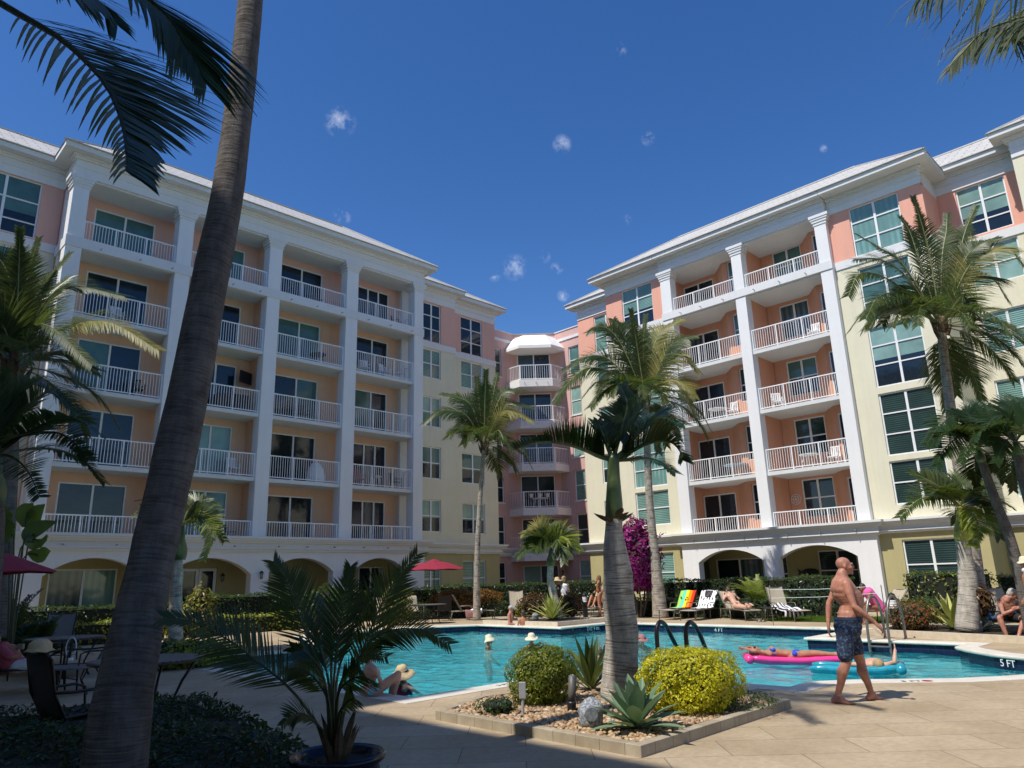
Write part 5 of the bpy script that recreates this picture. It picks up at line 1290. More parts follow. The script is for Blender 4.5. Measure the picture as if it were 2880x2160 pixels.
# bougainvillea
q=at('G',1235,330,30.5);o=bush('bougainvillea','magenta bougainvillea mass between the centre trunk and the coconut palm',(q.x,q.y,.9),1.0,.85,1.4,MT['boug'],5200,.085,asp=.6,boxy=2.2)
mb=MB();b=Vector((q.x,q.y,0))
for i in range(5):
    a=i*1.3;mb.tube([b+Vector((.1*math.cos(a),.1*math.sin(a),0)),b+Vector((.2*math.cos(a)+.1,.2*math.sin(a),.5)),b+Vector((.45*math.cos(a),.4*math.sin(a),1.1)),b+Vector((.7*math.cos(a),.6*math.sin(a),1.9))],[.05,.04,.03,.015],6)
mb.build('trunk',MT['twig'],o)
mb=MB()
for e in ((('C',1640,1000),('C',1700,930)),(('C',1780,990),('C',1840,975)),(('C',1590,1030),('C',1600,1000))):
    P=[Vector((q.x,q.y,3.2))]+[pv(*z,(q.x,q.y,0)) for z in e]
    mb.tube([cr_(P,i/8) for i in range(9)],.01,4)
    for k in range(30):
        w=cr_(P,.35+.65*random.random());leafcloud(mb,lambda:(w+Vector([random.gauss(0,.06) for _ in range(3)]),(0,0,1)),1,.05,.6)
mb.build('long_shoots',MT['boug'],o)
# right-hand planter
PLR=[gp('J',60,1450),gp('J',560,1450),gp('J',1330,1475),gp('J',1500,1400)];
PLR=[(p.x,p.y) for p in PLR]
PLR=[(19.75,7.35),(19.45,6.0),(18.9,3.9),(18.9,3.3),(22.2,2.6),(22.7,7.6)]
planter(PLR,'pale stone kerb in front of the right-hand planting bed')
q=gp('J',440,1385,.1);bush('ixora','low shrub with small red flowers at the right side of the pool ladder',q+Vector((.35,.2,0)),.75,.55,.34,MT['ixora'],2600,.035)
q=gp('J',500,1220,.1);bush('low_shrub','yellow-green mounded shrub behind the red flowering shrub',(q.x+.3,q.y,.3),.5,.45,.28,MT['hedge2'],1200,.035)
q=gp('J',830,1370,.1);rosette('striped_agave','cream striped agave left of the short stout palm on the right',q,26,.95,.13,MT['furc'],20,86,droop=.2,fold=.2,stem=.07,bulge=.6)
q=gp('J',1205,1400,.1);rosette('agave','grey-green agave right of the short stout palm',q+Vector((.1,.1,0)),30,.55,.12,MT['agave'],5,86,droop=.3,fold=.16,stem=.06)
rock(gp('J',1090,1410,.1),.38,'bluish grey boulder at the foot of the short stout palm')
q=at('J',1150,1080,21);bush('croton','brown-red croton between the stout palm and the seated man',(q.x,q.y,.45),.26,.26,.36,MT['crotonD'],500,.075,asp=.3)
# small bright areca behind the sunbather
q=gp('K',1570,930);b0=Vector((q.x+1.2,q.y+.4,0));o=thing('areca_palm','small bright yellow-green clumping palm behind the face-down sunbather','palm',b0)
for i in range(16):
    a=i*2.4;autofrond(b0+Vector((0,0,.2)),a,R(35+45*((i*.618)%1)),1.5,.5,o,L=.36,n=34,w=.034,mat='palmbright',r=.012,droop=.5,start=.3,seg=3)
# left edge: paddle-leaved plant and dark understorey palms
b0=at('v',40,1300,17.5);b0=Vector((b0.x,b0.y,0));o=thing('paddle_leaf_plant','broad-leaved bird of paradise plant at the left edge under the dark palm','plant',b0)
mb=MB()
for e,wd in (((('v',50,1180),('v',58,1110),('v',72,1086)),.3),((('v',60,1180),('v',75,1120),('v',98,1088)),.26),((('v',45,1200),('v',70,1150),('v',125,1125)),.25),((('v',20,1180),('v',10,1110),('v',5,1060)),.32),((('v',40,1200),('v',80,1170),('v',105,1160)),.25),((('v',30,1190),('v',20,1150),('v',-30,1100)),.3),((('v',45,1220),('v',90,1200),('v',110,1190)),.22)):
    P=[b0]+[pv(*z,b0,random.uniform(-.3,.3)) for z in e];V=[];K=9;wd*=1.35
    for k in range(K+1):
        t=.45+.55*k/K;p=cr_(P,t);T=(cr_(P,min(1,t+.02))-cr_(P,t-.02)).normalized();S=T.cross(-FH).normalized();w_=wd*math.sin(min(PI,.25+PI*(k/K)*.93));N_=S.cross(T)
        V+=[p-S*w_*.5-FH*w_*.15,p,p+S*w_*.5-FH*w_*.15]
    mb.add(V,[f for k in range(K) for f in ((3*k,3*k+1,3*k+4,3*k+3),(3*k+1,3*k+2,3*k+5,3*k+4))]);
    mb.m=1;mb.tube([cr_(P,i/8*.6) for i in range(9)],.014,5);mb.m=0
mb.build('leaves',[MT['bop'],MT['rachisd']],o,smooth=True)
for k,(x,y,D,lab) in enumerate([(20,1290,19,'dark feathery understorey palm at the far left, below the paddle-leaved plant'),(95,1310,19,'small dark feathery palm against the left arch'),(50,1330,19,'low dark palm clump left of the shaded loungers')]):
    b0=at('v',x,y,D);b0=Vector((b0.x,b0.y,0));o=thing('understorey_palm',lab,'palm',b0)
    for i in range(15):autofrond(b0+Vector((0,0,.15)),i*2.4,R(30+50*((i*.618)%1)),(1.7,1.1,1.0)[k],.45,o,L=.3,n=24,w=.04,mat='palmdark',rach='rachisd',r=.012,droop=.4,start=.3,seg=2)
q=at('v',20,1240,20);bush('bush','dark green shrub mass at the left edge',(q.x-.3,q.y,0),.8,.7,.8,MT['hedge'],1500,.07)
# grass strip behind the loungers on the right
P=[(24.1,12.8),(24.1,8.6),(27.3,8.6),(27.3,12.8)];o=fillmesh('lawn',[P],.006,MT['lawn']);tag(o,kind='structure')
mb=MB()
for _ in range(9000):
    x=random.uniform(24.1,27.3);y=random.uniform(8.6,12.8);h=random.uniform(.03,.07);a=random.random()*6.3;d=Vector((math.cos(a),math.sin(a),0));p=Vector((x,y,.006));mb.add([p-d*.008,p+d*.008,p+d*.02+Vector((0,0,h))],[(0,1,2)])
o=mb.build('grass',leafmat('grass_blade',[(.06,.12,.01),(.12,.20,.02)],.5,.3));tag(o,'bright green grass strip behind the loungers on the right','grass',kind='stuff')
# ================================================================ FURNITURE
MT['steelb']=plain('weathered_steel',(.24,.215,.19),.4,.6,var=.15)
MT['fr']=plain('taupe_powdercoat',(.16,.14,.12),.45,.3,var=.08)
MT['sling']=plain('tan_sling',(.44,.38,.28),.8,var=.12,bumps=.3,scale=20)
MT['slingd']=plain('grey_sling',(.20,.19,.19),.8,var=.1,bumps=.3,scale=20)
MT['slingk']=plain('dark_brown_sling',(.035,.03,.028),.8,var=.15,bumps=.3,scale=20)
def lounger(label,ang,sling='sling',fr='fr',group='poolside loungers'):
    o=thing('sun_lounger',label,'sun lounger',(0,0,0),group)
    A=R(ang);bx,bz=.35,.37;L=.74;ex=bx+L*math.cos(A);ez=bz+L*math.sin(A);cx=math.sin(A);cz=math.cos(A)
    for s in(-1,1):
        mb=MB();y=.31*s
        mb.tube([(-1.05,y,.33),(-.6,y,.36),(bx,y,bz),(.85,y,.36)],.019,8)
        mb.tube([(bx,y,bz),((bx+ex)/2,y,(bz+ez)/2-.01),(ex,y,ez),(ex+.02,y,ez+.03)],.018,8)
        mb.tube([(-.15,y*1.06,.36),(-.05,y*1.1,.56),(.2,y*1.1,.58),(bx+.12,y*1.08,.55)],.015,7)
        mb.build('side_frame',MT[fr],o,smooth=True)
        for x0,x1 in((-.95,-1.0),(.1,.06),(.78,.88)):
            mb=MB();mb.tube([(x0,y,.35),(x1,y,0)],.018,7);mb.build('leg',MT[fr],o,smooth=True)
    mb=MB()
    for x in(-1.05,-.3,.3): mb.tube([(x,-.31,.335 if x<-1 else .35),(x,.31,.335 if x<-1 else .35)],.013,6)
    mb.tube([(ex,-.31,ez),(ex,.31,ez)],.015,6);mb.tube([(.86,-.31,.12),(.86,.31,.12)],.012,6);mb.build('crossbar',MT[fr],o,smooth=True)
    mb=MB();t=.006
    prof=[(-1.04,.345),(-.8,.352),(-.3,.345),(.1,.35),(bx,bz+.01)]
    V=[];n=len(prof)
    for x,z in prof:
        for y,dz in((-.295,0),(-.15,-.012),(0,-.018),(.15,-.012),(.295,0)):V.append((x,y,z+dz+t))
    F=[(i*5+j,i*5+j+1,(i+1)*5+j+1,(i+1)*5+j) for i in range(n-1) for j in range(4)]
    k=len(V);V2=[(x,y,z-.012) for x,y,z in V];F2=[tuple(k+i for i in f[::-1]) for f in F]
    mb.add(V+V2,F+F2);mb.build('seat',MT[sling],o,smooth=True)
    mb=MB();V=[]
    for i in range(6):
        u=i/5
        for y,d in((-.295,0),(-.15,.015),(0,.02),(.15,.015),(.295,0)):
            V.append((bx+(ex-bx)*u+cx*(d-.012),y,bz+.015+(ez-bz)*u-cz*(d-.012)))
    F=[(i*5+j,i*5+j+1,(i+1)*5+j+1,(i+1)*5+j) for i in range(5) for j in range(4)]
    k=len(V);V2=[(x+cx*.012,y,z-cz*.012) for x,y,z in V];F2=[tuple(k+i for i in f[::-1]) for f in F]
    mb.add(V+V2,F+F2);mb.build('backrest',MT[sling],o,smooth=True)
    return o
def chair(label,sling,fr,group='patio chairs'):
    o=thing('patio_chair',label,'chair',(0,0,0),group)
    for s in(-1,1):
        y=.28*s;mb=MB();mb.tube([(-.26,y,.41),(.18,y,.39),(.30,y,.62),(.37,y,.95),(.43,y,1.02)],.015,8);mb.build('side_frame',MT[fr],o,smooth=True)
        mb=MB();mb.tube([(-.24,y*1.08,0),(-.27,y*1.1,.35),(-.25,y*1.12,.60),(-.15,y*1.14,.64),(.15,y*1.12,.63),(.31,y*1.05,.64)],.015,8);mb.build('armrest',MT[fr],o,smooth=True)
        mb=MB();mb.tube([(.15,y,.39),(.28,y*1.05,.2),(.34,y*1.08,0)],.015,8);mb.build('leg',MT[fr],o,smooth=True)
    mb=MB();mb.tube([(-.25,-.30,.2),(-.25,.30,.2)],.011,6);mb.tube([(.3,-.3,.14),(.3,.3,.14)],.011,6);mb.build('crossbar',MT[fr],o)
    for nm,prof in(('seat',[(-.27,.425),(-.05,.395),(.18,.395)]),('backrest',[(.18,.40),(.25,.52),(.29,.66),(.35,.85),(.39,1.0),(.45,1.03)])):
        mb=MB();V=[]
        for x,z in prof:
            for y in(-.27,0,.27):V.append((x+(.012 if y==0 and nm!='seat' else 0),y,z-(.012 if y==0 and nm=='seat' else 0)))
        m_=len(prof);F=[(i*3+j,i*3+j+1,(i+1)*3+j+1,(i+1)*3+j) for i in range(m_-1) for j in range(2)];k=len(V)
        mb.add(V+[(x+.01*(nm!='seat'),y,z-.01) for x,y,z in V],F+[tuple(k+i for i in f[::-1]) for f in F]);mb.build(nm,MT[sling],o,smooth=True)
    return o
def rtable(label,r,h,top,fr,cat='table'):
    o=thing('patio_table',label,cat,(0,0,0))
    mb=MB();mb.lathe((0,0,h),[(r-.01,-.03),(r,-.025),(r,-.004),(r-.012,0)],36);mb.build('rim',MT[fr],o)
    mb=MB();w=.075;x=-r+.02
    while x<r-.02:
        a=math.sqrt(max(0,r*r-(abs(x+w/2)+w/2)**2));
        if a>.03:mb.box(x,x+w-.008,-a,a,h+.001,h+.012)
        x+=w
    mb.build('tabletop',MT[top],o)
    for i in range(4):
        a=i*PI/2+.5;c,s=math.cos(a),math.sin(a);mb=MB()
        mb.tube([(c*(r-.1),s*(r-.1),h-.03),(c*(r-.25),s*(r-.25),h*.62),(c*(r-.33),s*(r-.33),h*.35),(c*(r-.22),s*(r-.22),.0)],.018,8);mb.build('leg',MT[fr],o,smooth=True)
    mb=MB();mb.lathe((0,0,h*.28),[(r-.34,-.012),(r-.31,0),(r-.34,.012)],24);mb.build('stretcher_ring',MT[fr],o)
    return o
def place(o,p,rz): o.location=(p[0],p[1],0 if len(p)<3 else p[2]);o.rotation_euler=(0,0,rz);return o
PX=0.0;PY=PI/2
U50=lounger('tan lounger with its back to the hedge, left of the parasol table',58)
def LP(c,x,y,rz,back=0): # front leg ground point -> centre
    p=gp(c,x,y);return (p.x+math.cos(rz)*1.0,p.y+math.sin(rz)*1.0)
az=math.atan2(FH.y,FH.x)
place(U50,LP('F',1075,548,az+.25),az+.25)
def lc(label,p,rz): return copy_tree(U50,None,(p[0],p[1],0),rz,label)
L_c=lc('tan lounger facing right, white towel on its seat, beside the croton bushes',LP('F',1905,500,az+PI*.56),az+PI*.56)
U72=lounger('tan lounger with an upright back left of the far pool planter',70);place(U72,LP('F',2110,490,az+.1),az+.1)
L_b2=lc('tan lounger under a blue and white towel, seen through the potted palm fronds',LP('F',790,535,az+.3),az+.3)
U40=lounger('tan lounger under the rainbow striped towel',52);p_r=gp('K',430,938);place(U40,(p_r.x+.95,p_r.y,0),PX+.06)
L_s=copy_tree(U40,None,(gp('K',710,948).x+.95,gp('K',710,948).y,0),PX+.06,'tan lounger under the black-dotted white towel')
p_sb=gp('K',1500,955)+RH*.2;azs=az+.2
L_p=copy_tree(U40,None,(p_sb.x+math.cos(azs)*1.0,p_sb.y+math.sin(azs)*1.0,0),azs,'tan lounger on which a woman lies face down, left of the small black table')
p_st=gp('H',500,522)
L_t=copy_tree(U72,None,(p_st.x+math.cos(azs)*1.0,p_st.y+math.sin(azs)*1.0,0),azs,'empty tan lounger with a navy striped towel, right of the small black table')
p_pk=gp('H',1120,525);L_k=copy_tree(U40,None,(p_pk.x-.1,p_pk.y+.0,0),-.6,'lounger beneath the person wrapped in a pink towel')
p_2=gp('G',850,488);L_2=copy_tree(U50,None,(p_2.x+.75,p_2.y+.2,0),.25,'lounger with the white numbered towel, partly behind the centre trunk')
p_o=gp('J',1500,1505)+FH*.85+RH*.75;L_o=copy_tree(U72,None,(p_o.x,p_o.y,0),az+.12,'lounger under the seated white-haired man at the right edge')
# left shaded loungers / chairs
G0=lounger('grey lounger with an upright back in the shade, left of the table',76,'slingd','dmetal');q=gp('E',330,880);place(G0,(q.x+.3,q.y+.9,0),az+.2)
q=gp('E',110,1075);G1=copy_tree(G0,None,(q.x-.25,q.y+.35,0),az+PI*.62,'dark lounger holding the person in a pink shirt at the left edge')
C0=chair('grey high-backed sling chair in the shade, half behind the leaning trunk','slingd','dmetal');q=gp('E',700,1060);place(C0,(q.x,q.y+.2,0),az-.75)
C1=chair('nearly black sling chair seen from behind, a straw hat on its back','slingk','dmetal');q=at('E',560,1200,9.3);place(C1,(q.x,q.y,0),az+PI*.80)
q=gp('F',1280,520);C2=chair('tan sling chair left of the red parasol pole','sling','fr');place(C2,(q.x+.2,q.y+.2,0),az+.6)
q=gp('F',1495,515);C3=copy_tree(C1,None,(q.x+.2,q.y+.1,0),az-PI*.9,'dark sling chair right of the red parasol pole')
MT['slat']=plain('grey_slats',(.13,.125,.12),.5,var=.15)
T0=rtable('big round slatted table in the shade right of the leaning trunk',.70,.72,'slat','dmetal')
q=at('E',1300,790,0) if 0 else gp('E',1150,815,.72);place(T0,(q.x,q.y,0),.4)
q=gp('E',530,650,.72);T1_=copy_tree(T0,None,(q.x,q.y+.2,0),.9,'round slatted table further back in the shade, left of the leaning trunk')
q=gp('F',1400,388,.72);T2_=copy_tree(T0,None,(q.x,q.y,0),.1,'round table under the red parasol')
q=gp('E',560,870,.42)
def sidetable(label,p,mat,fr='dmetal',h=.45,r=.25):
    o=thing('side_table',label,'side table',(p[0],p[1],0));P=Vector((p[0],p[1],0));mb=MB();mb.lathe(P+Vector((0,0,h)),[(r-.01,-.025),(r,-.02),(r,0),(r-.01,.006)],24);mb.build('tabletop',MT[mat],o)
    for i in range(4):
        a=i*PI/2+.6;d=Vector((math.cos(a),math.sin(a),0));mb=MB();mb.tube([P+d*r*.85+Vector((0,0,h-.02)),P+d*r*.6+Vector((0,0,h*.5)),P+d*r*.95],.013,6);mb.build('leg',MT[fr],o,smooth=True)
    return o
ST=sidetable('low dark side table with a white candle stand, left of the leaning trunk',(q.x,q.y),'slat',h=.42,r=.36)
q=gp('K',1780,955);sidetable('small black side table between the sunbather and the striped towel lounger',(q.x,q.y),'black',r=.28)
q=gp('H',1150,530);sidetable('small taupe side table behind the far pool ladder',(q.x+.4,q.y,0),'fr',h=.5,r=.33)
# candle stand on the low table
q=gp('E',540,825,.43);o=thing('candle_stand','white oval lantern stand on the low table in the shade','lantern',q)
mb=MB();mb.lathe(q,[(.06,0),(.06,.03),(.05,.05)],14);mb.build('base',MT['wplastic'],o)
mb=MB();pts=[q+Vector((0,0,.22))+RH*.09*math.cos(a)+Vector((0,0,.17*math.sin(a))) for a in [i*PI/8 for i in range(17)]];mb.tube(pts,.012,6,False);mb.build('ring',MT['wplastic'],o,smooth=True)
mb=MB();mb.tube([q+Vector((0,0,.05)),q+Vector((0,0,.33))],.022,8);mb.build('candle',MT['slingk'],o)
# parasols
def parasol(label,p,h,r,col_,tilt=0):
    o=thing('parasol',label,'parasol',(p[0],p[1],0));P=Vector((p[0],p[1],0))
    mb=MB();mb.tube([P,P+Vector((0,0,h+.05))],.02,8);mb.build('pole',MT['dmetal'],o,smooth=True)
    mb=MB();mb.lathe(P,[(.24,0),(.24,.05),(.06,.09),(.04,.3)],20);mb.build('base',MT['dmetal'],o)
    mb=MB();V=[P+Vector((0,0,h))];F=[];n=8
    for rr,dz in((.5,-.14),(1,-.42)):
        for i in range(n*2):
            a=i*PI/n+.2;k=rr*r*(1 if i%2==0 else .955);V.append(P+Vector((k*math.cos(a),k*math.sin(a),h+dz+(0 if i%2==0 else .025*rr))))
    m_=n*2
    for i in range(m_):F+=[(0,1+i,1+(i+1)%m_),(1+i,1+m_+i,1+m_+(i+1)%m_,1+(i+1)%m_)]
    b=len(V);V2=[Vector(v)-Vector((0,0,.015)) for v in V];F2=[tuple(b+i for i in f[::-1]) for f in F]
    rimF=[(1+m_+i,b+1+m_+i,b+1+m_+(i+1)%m_,1+m_+(i+1)%m_) for i in range(m_)]
    mb.add(V+V2,F+F2+rimF);c=mb.build('canopy',MT[col_],o)
    mb=MB();mb.lathe(P+Vector((0,0,h)),[(r*.2,-.05),(r*.12,.02),(.02,.06),(.012,.1)],16);mb.build('vent',MT[col_],c)
    for i in range(n):
        a=i*2*PI/n+.2;mb=MB();mb.tube([P+Vector((0,0,h-.03)),P+Vector((r*.99*math.cos(a),r*.99*math.sin(a),h-.44))],.008,5);mb.build('rib',MT['dmetal'],o)
    return o
MT['red']=plain('crimson_canvas',(.25,.012,.035),.8,var=.06)
q=gp('F',1440,500);parasol('crimson parasol open above a patio table, in front of the pale yellow wall',(q.x,q.y),2.52,1.45,'red')
q=at('E',-330,230,15);parasol('dull red parasol cut by the left edge of the view',(q.x,q.y),2.35,1.4,'red')
# bollard light
q=gp('J',145,1120);q=gp('H',1195,470);q=at('H',1195,400,21.5);q.z=0
o=thing('light_bollard','black bollard light with a ringed lens by the olive wall','bollard light',q);mb=MB();mb.lathe(q,[(.10,0),(.10,.62)],20);mb.lathe(q,[(.10,.84),(.10,.9),(.07,.98),(.0,1.02)],20);mb.build('post',MT['black'],o,smooth=False)
mb=MB()
for k in range(4): mb.lathe(q,[(.085,.62+k*.055),(.10,.63+k*.055),(.10,.65+k*.055),(.085,.665+k*.055)],20)
mb.build('lens',MT['wplastic'],o)
q=at('G',812,300,31);q.z=0
b2=copy_tree(o,None,(q.x,q.y,0),0,'black bollard light behind the reclining legs, left of the bikini-clad woman')
# volleyball net cords before the right hedge
a=at('K',1770,545,25);b=at('H',1100,245,19.5)
o=thing('volleyball_net','two white cords stretched between thin poles in front of the right hedge','net',(a.x,a.y,0))
a2=at('K',1800,655,25);b2_=at('H',1100,298,19.5)
mb=MB();mb.tube([a,a.lerp(b,.5)-Vector((0,0,.03)),b],.006,6);mb.build('top_cord',MT['rail'],o)
mb=MB();mb.tube([a2,a2.lerp(b2_,.5)-Vector((0,0,.03)),b2_],.006,6);mb.build('bottom_cord',MT['rail'],o)
for p in(a,b):
    mb=MB();mb.tube([(p.x,p.y,0),(p.x,p.y,p.z+.03)],.010,6);mb.build('pole',MT['fr'],o)
# --- pool hardware
MT['hr']=plain('bronze_handrail',(.030,.025,.022),.35,.3,var=.1)
o=thing('pool_handrail','pair of dark bronze grab rails looping over the near pool edge behind the golden bush','handrail',(9.6,6.9,0))
for (bx,top,dn) in ((1382,(1405,530),(1550,755)),(1610,(1635,535),(1765,755))):
    g=gp('G',bx,900);g=Vector((9.62,g.y*9.62/g.x,0))
    D=math.hypot(g.x,g.y)
    T_=pv('G',top[0],top[1]-8,g,.1)
    mb=MB();P=[g,pv('G',bx,760,g),pv('G',bx-8,620,g),pv('G',bx-2,555,g,.03),T_,pv('G',top[0]+40,top[1]+22,g,.25),pv('G',top[0]+85,top[1]+110,g,.45),pv('G',dn[0],dn[1],g,.7),pv('G',dn[0]+50,dn[1]+85,g,.95)]
    mb.tube([cr_(P,i/28) for i in range(29)],.034,12);mb.build('rail',MT['hr'],o,smooth=True)
o=thing('pool_ladder','steel ladder with two looped rails on the far pier of the pool','pool ladder',(18.5,6.5,0))
yy=[gp('H',1060,655).y,gp('H',1245,660).y]
for px in(1085,1270):
    g=gp('H',px+45,652);w0=gp('H',px-20,672)
    mb=MB();P=[Vector((19.1,g.y,0)),Vector((19.08,g.y,.55)),Vector((18.95,g.y+.02,.88)),Vector((18.75,g.y+.05,.97)),Vector((18.55,g.y+.08,.84)),Vector((18.4,g.y+.12,.3)),Vector((18.4,g.y+.12,-1.1))]
    mb.tube([cr_(P,i/30) for i in range(31)],.031,12);mb.build('rail',MT['steelb'],o,smooth=True)
    mb=MB();mb.lathe((19.1,g.y,.001),[(.05,0),(.05,.015),(.03,.03)],14);mb.build('flange',MT['steelb'],o)
ys=[gp('H',1130,652).y+.12,gp('H',1315,652).y+.12]
for z in(-.12,-.45,-.8):
    mb=MB();mb.box(18.33,18.43,min(ys),max(ys),z-.012,z+.012);mb.build('step',MT['steelb'],o)
# ================================================================ TOWELS
def stripes(name,cols,axis='X',scale=1.0,uv=True,off_=0):
    m,nt,b=newmat(name);t=nt.nodes.new('ShaderNodeTexCoord').outputs['UV'];sp=nt.nodes.new('ShaderNodeSeparateXYZ');nt.links.new(t,sp.inputs[0])
    mu=nt.nodes.new('ShaderNodeMath');mu.operation='MULTIPLY_ADD';mu.inputs[1].default_value=scale;mu.inputs[2].default_value=off_;nt.links.new(sp.outputs[axis],mu.inputs[0])
    fr=nt.nodes.new('ShaderNodeMath');fr.operation='FRACT';nt.links.new(mu.outputs[0],fr.inputs[0])
    r=nt.nodes.new('ShaderNodeValToRGB');r.color_ramp.interpolation='CONSTANT';e=r.color_ramp.elements
    while len(e)<len(cols):e.new(.5)
    for i,(p,c) in enumerate(cols):e[i].position=p;e[i].color=(*c,1)
    nt.links.new(fr.outputs[0],r.inputs[0]);nt.links.new(r.outputs[0],b.inputs['Base Color']);b.inputs['Roughness'].default_value=.95;b.inputs['Specular IOR Level'].default_value=.1
    bump(nt,b,noise(nt,coord(nt,'World'),90,2),.4,.004);return m
MT['rainbow']=stripes('rainbow_terry',[(0,(.75,.05,.02)),(.2,(.9,.28,.01)),(.4,(.85,.62,.03)),(.58,(.12,.62,.45)),(.78,(.35,.62,.12))])
MT['navy']=stripes('navy_striped_terry',[(0,(.03,.04,.07)),(.5,(.8,.8,.8))],'X',5)
MT['white_t']=plain('white_terry',(.82,.82,.82),.95,var=.03,bumps=.5,scale=12)
MT['pinkt']=plain('pink_terry',(.80,.13,.38),.95,var=.08,bumps=.5,scale=12)
MT['bluet']=stripes('blue_white_terry',[(0,(.10,.30,.62)),(.4,(.75,.80,.85)),(.7,(.15,.4,.7))],'Y',3)
MT['blue2']=plain('royal_blue_terry',(.02,.12,.35),.95,var=.15,bumps=.5,scale=12)
MT['redst']=stripes('red_white_cloth',[(0,(.65,.03,.03)),(.5,(.85,.85,.85))],'X',4)
def dotmat():
    m,nt,b=newmat('dotted_terry');t=nt.nodes.new('ShaderNodeTexCoord').outputs['UV'];mp=nt.nodes.new('ShaderNodeMapping');mp.inputs['Scale'].default_value=(6,7,1);nt.links.new(t,mp.inputs[0])
    v=nt.nodes.new('ShaderNodeTexVoronoi');v.voronoi_dimensions='2D';v.inputs['Scale'].default_value=1;v.inputs['Randomness'].default_value=.35;nt.links.new(mp.outputs[0],v.inputs['Vector'])
    nt.links.new(ramp(nt,v.outputs['Distance'],[(.20,(.01,.01,.01)),(.24,(.85,.85,.85))]),b.inputs['Base Color']);b.inputs['Roughness'].default_value=.95;return m
MT['dots']=dotmat()
def towel(name,label,rows,mat,cat='towel',th=.012,wob=.012,parent=None):
    """cloth through rows of points (each row: left, right), with soft folds and real thickness"""
    nu=10;nv=(len(rows)-1)*5
    V=[];UV=[]
    Ls=[r[0] for r in rows];Rs=[r[1] for r in rows]
    for j in range(nv+1):
        v=j/nv;a=cr_(Ls,v);b=cr_(Rs,v)
        for i in range(nu+1):
            u=i/nu;p=a.lerp(b,u);p=p+Vector((0,0,wob*math.sin(u*9+v*4)+wob*.5*math.sin(v*17+u*5)));V.append(p);UV.append((u,v))
    W=nu+1;F=[(j*W+i,j*W+i+1,(j+1)*W+i+1,(j+1)*W+i) for j in range(nv) for i in range(nu)]
    c=sum((Vector(x) for x in V),Vector())/len(V)
    me=bpy.data.meshes.new(name);lo=Vector((c.x,c.y,min(v.z for v in V)))
    if parent: lo=off(parent)
    me.from_pydata([v-lo for v in V],[],F);uv=me.uv_layers.new(name='UVMap')
    for l in me.loops: uv.data[l.index].uv=UV[l.vertex_index]
    me.polygons.foreach_set('use_smooth',[True]*len(F));me.materials.append(mat);me.update()
    o=bpy.data.objects.new(name,me);col.objects.link(o);o.location=lo if not parent else (0,0,0)
    if parent:o.parent=parent
    m=o.modifiers.new('thick','SOLIDIFY');m.thickness=th;m.offset=0
    if label:tag(o,label,cat)
    return o
def onl(l,pts):
    """points in a lounger's own frame -> world"""
    M=Matrix.Translation(l.location)@Matrix.Rotation(l.rotation_euler[2],4,'Z');return [tuple(M@Vector(p) for p in r) for r in pts]
def drape(l,ang,mat,name,label,w=.33,x0=-.15,side=0):
    A=R(ang);bx,bz=.35,.37;L=.74;P=lambda s,o=.03:(bx+L*s*math.cos(A)-math.sin(A)*o,bz+L*s*math.sin(A)+math.cos(A)*o)
    pr=[(x0,.39),(.25,.395),P(.1,.035),P(.5,.03),P(.98,.03),(P(1.02,0)[0]+.03,P(1.02,0)[1]+.015),(P(.9,-.05)),P(.55,-.06)]
    return towel(name,label,onl(l,[((x,-w+side,z),(x,w+side,z)) for x,z in pr]),mat,wob=.008)
drape(U40,52,MT['rainbow'],'beach_towel','rainbow striped beach towel over a lounger back in front of the low hedge')
dt=drape(L_s,52,MT['dots'],'beach_towel','white beach towel with black dots and a black patch, over a lounger back')
A=R(52);mb=MB();bx,bz=.35,.37
def PL(s,y,o): return (bx+.74*s*math.cos(A)-math.sin(A)*o,y,bz+.74*s*math.sin(A)+math.cos(A)*o)
q=onl(L_s,[(PL(.62,-.12,.055),PL(.62,.10,.055)),(PL(.8,-.14,.055),PL(.8,.14,.055)),(PL(1.0,-.16,.05),PL(1.0,.15,.05))]);towel('dark_patch',None,q,MT['black'],parent=dt,wob=.004)
q=onl(L_t,[((-.55,-.38,.12),(-.52,.38,.14)),((-.5,-.36,.32),(-.5,.36,.34)),((-.1,-.36,.40),(-.1,.36,.40)),((.2,-.36,.44),(.2,.36,.43)),((.42,-.33,.55),(.42,.33,.5))])
towel('beach_towel','navy and white striped towel heaped on the seat of an empty lounger',q,MT['navy'],'towel',wob=.04)
q=onl(L_2,[((.1,-.33,.39),(.1,.33,.39)),(PL(.1,-.33,.04),PL(.1,.33,.04)),(PL(.5,-.33,.04),PL(.5,.33,.04)),(PL(1,-.33,.04),PL(1,.33,.04)),(PL(1.05,-.33,-.02),PL(1.05,.33,-.02)),(PL(.7,-.33,-.06),PL(.7,.33,-.06))])
t2=towel('beach_towel','white towel printed with a dark 2, over a lounger back beside the bikini-clad woman',q,MT['white_t'])
a,b=q[3];c0_,c1_=q[2];ux=(a-b).normalized();uy=((a+b)/2-(c0_+c1_)/2).normalized();nn_=ux.cross(uy)
if nn_.dot(FH)>0: ux=-ux
text3d('2',.30,((a+b)/2+(c0_+c1_)/2)/2+uy*.06-FH*.035+ux*-.1,ux,uy,MT['ink'],t2,'printed_number')
q=onl(L_c,[((-.6,-.4,.2),(-.3,-.42,.15)),((-.55,-.33,.38),(-.15,-.33,.38)),((-.5,0,.38),(.1,0,.40)),((-.45,.33,.38),(.1,.33,.38))])
towel('beach_towel','crumpled white towel on the seat of the lounger by the croton bushes',q,MT['white_t'],wob=.04)
q=onl(L_c,[((-.3,.33,.4),(.25,.33,.42)),((-.3,.37,.28),(.25,.37,.3)),((-.28,.37,.08),(.22,.37,.1))])
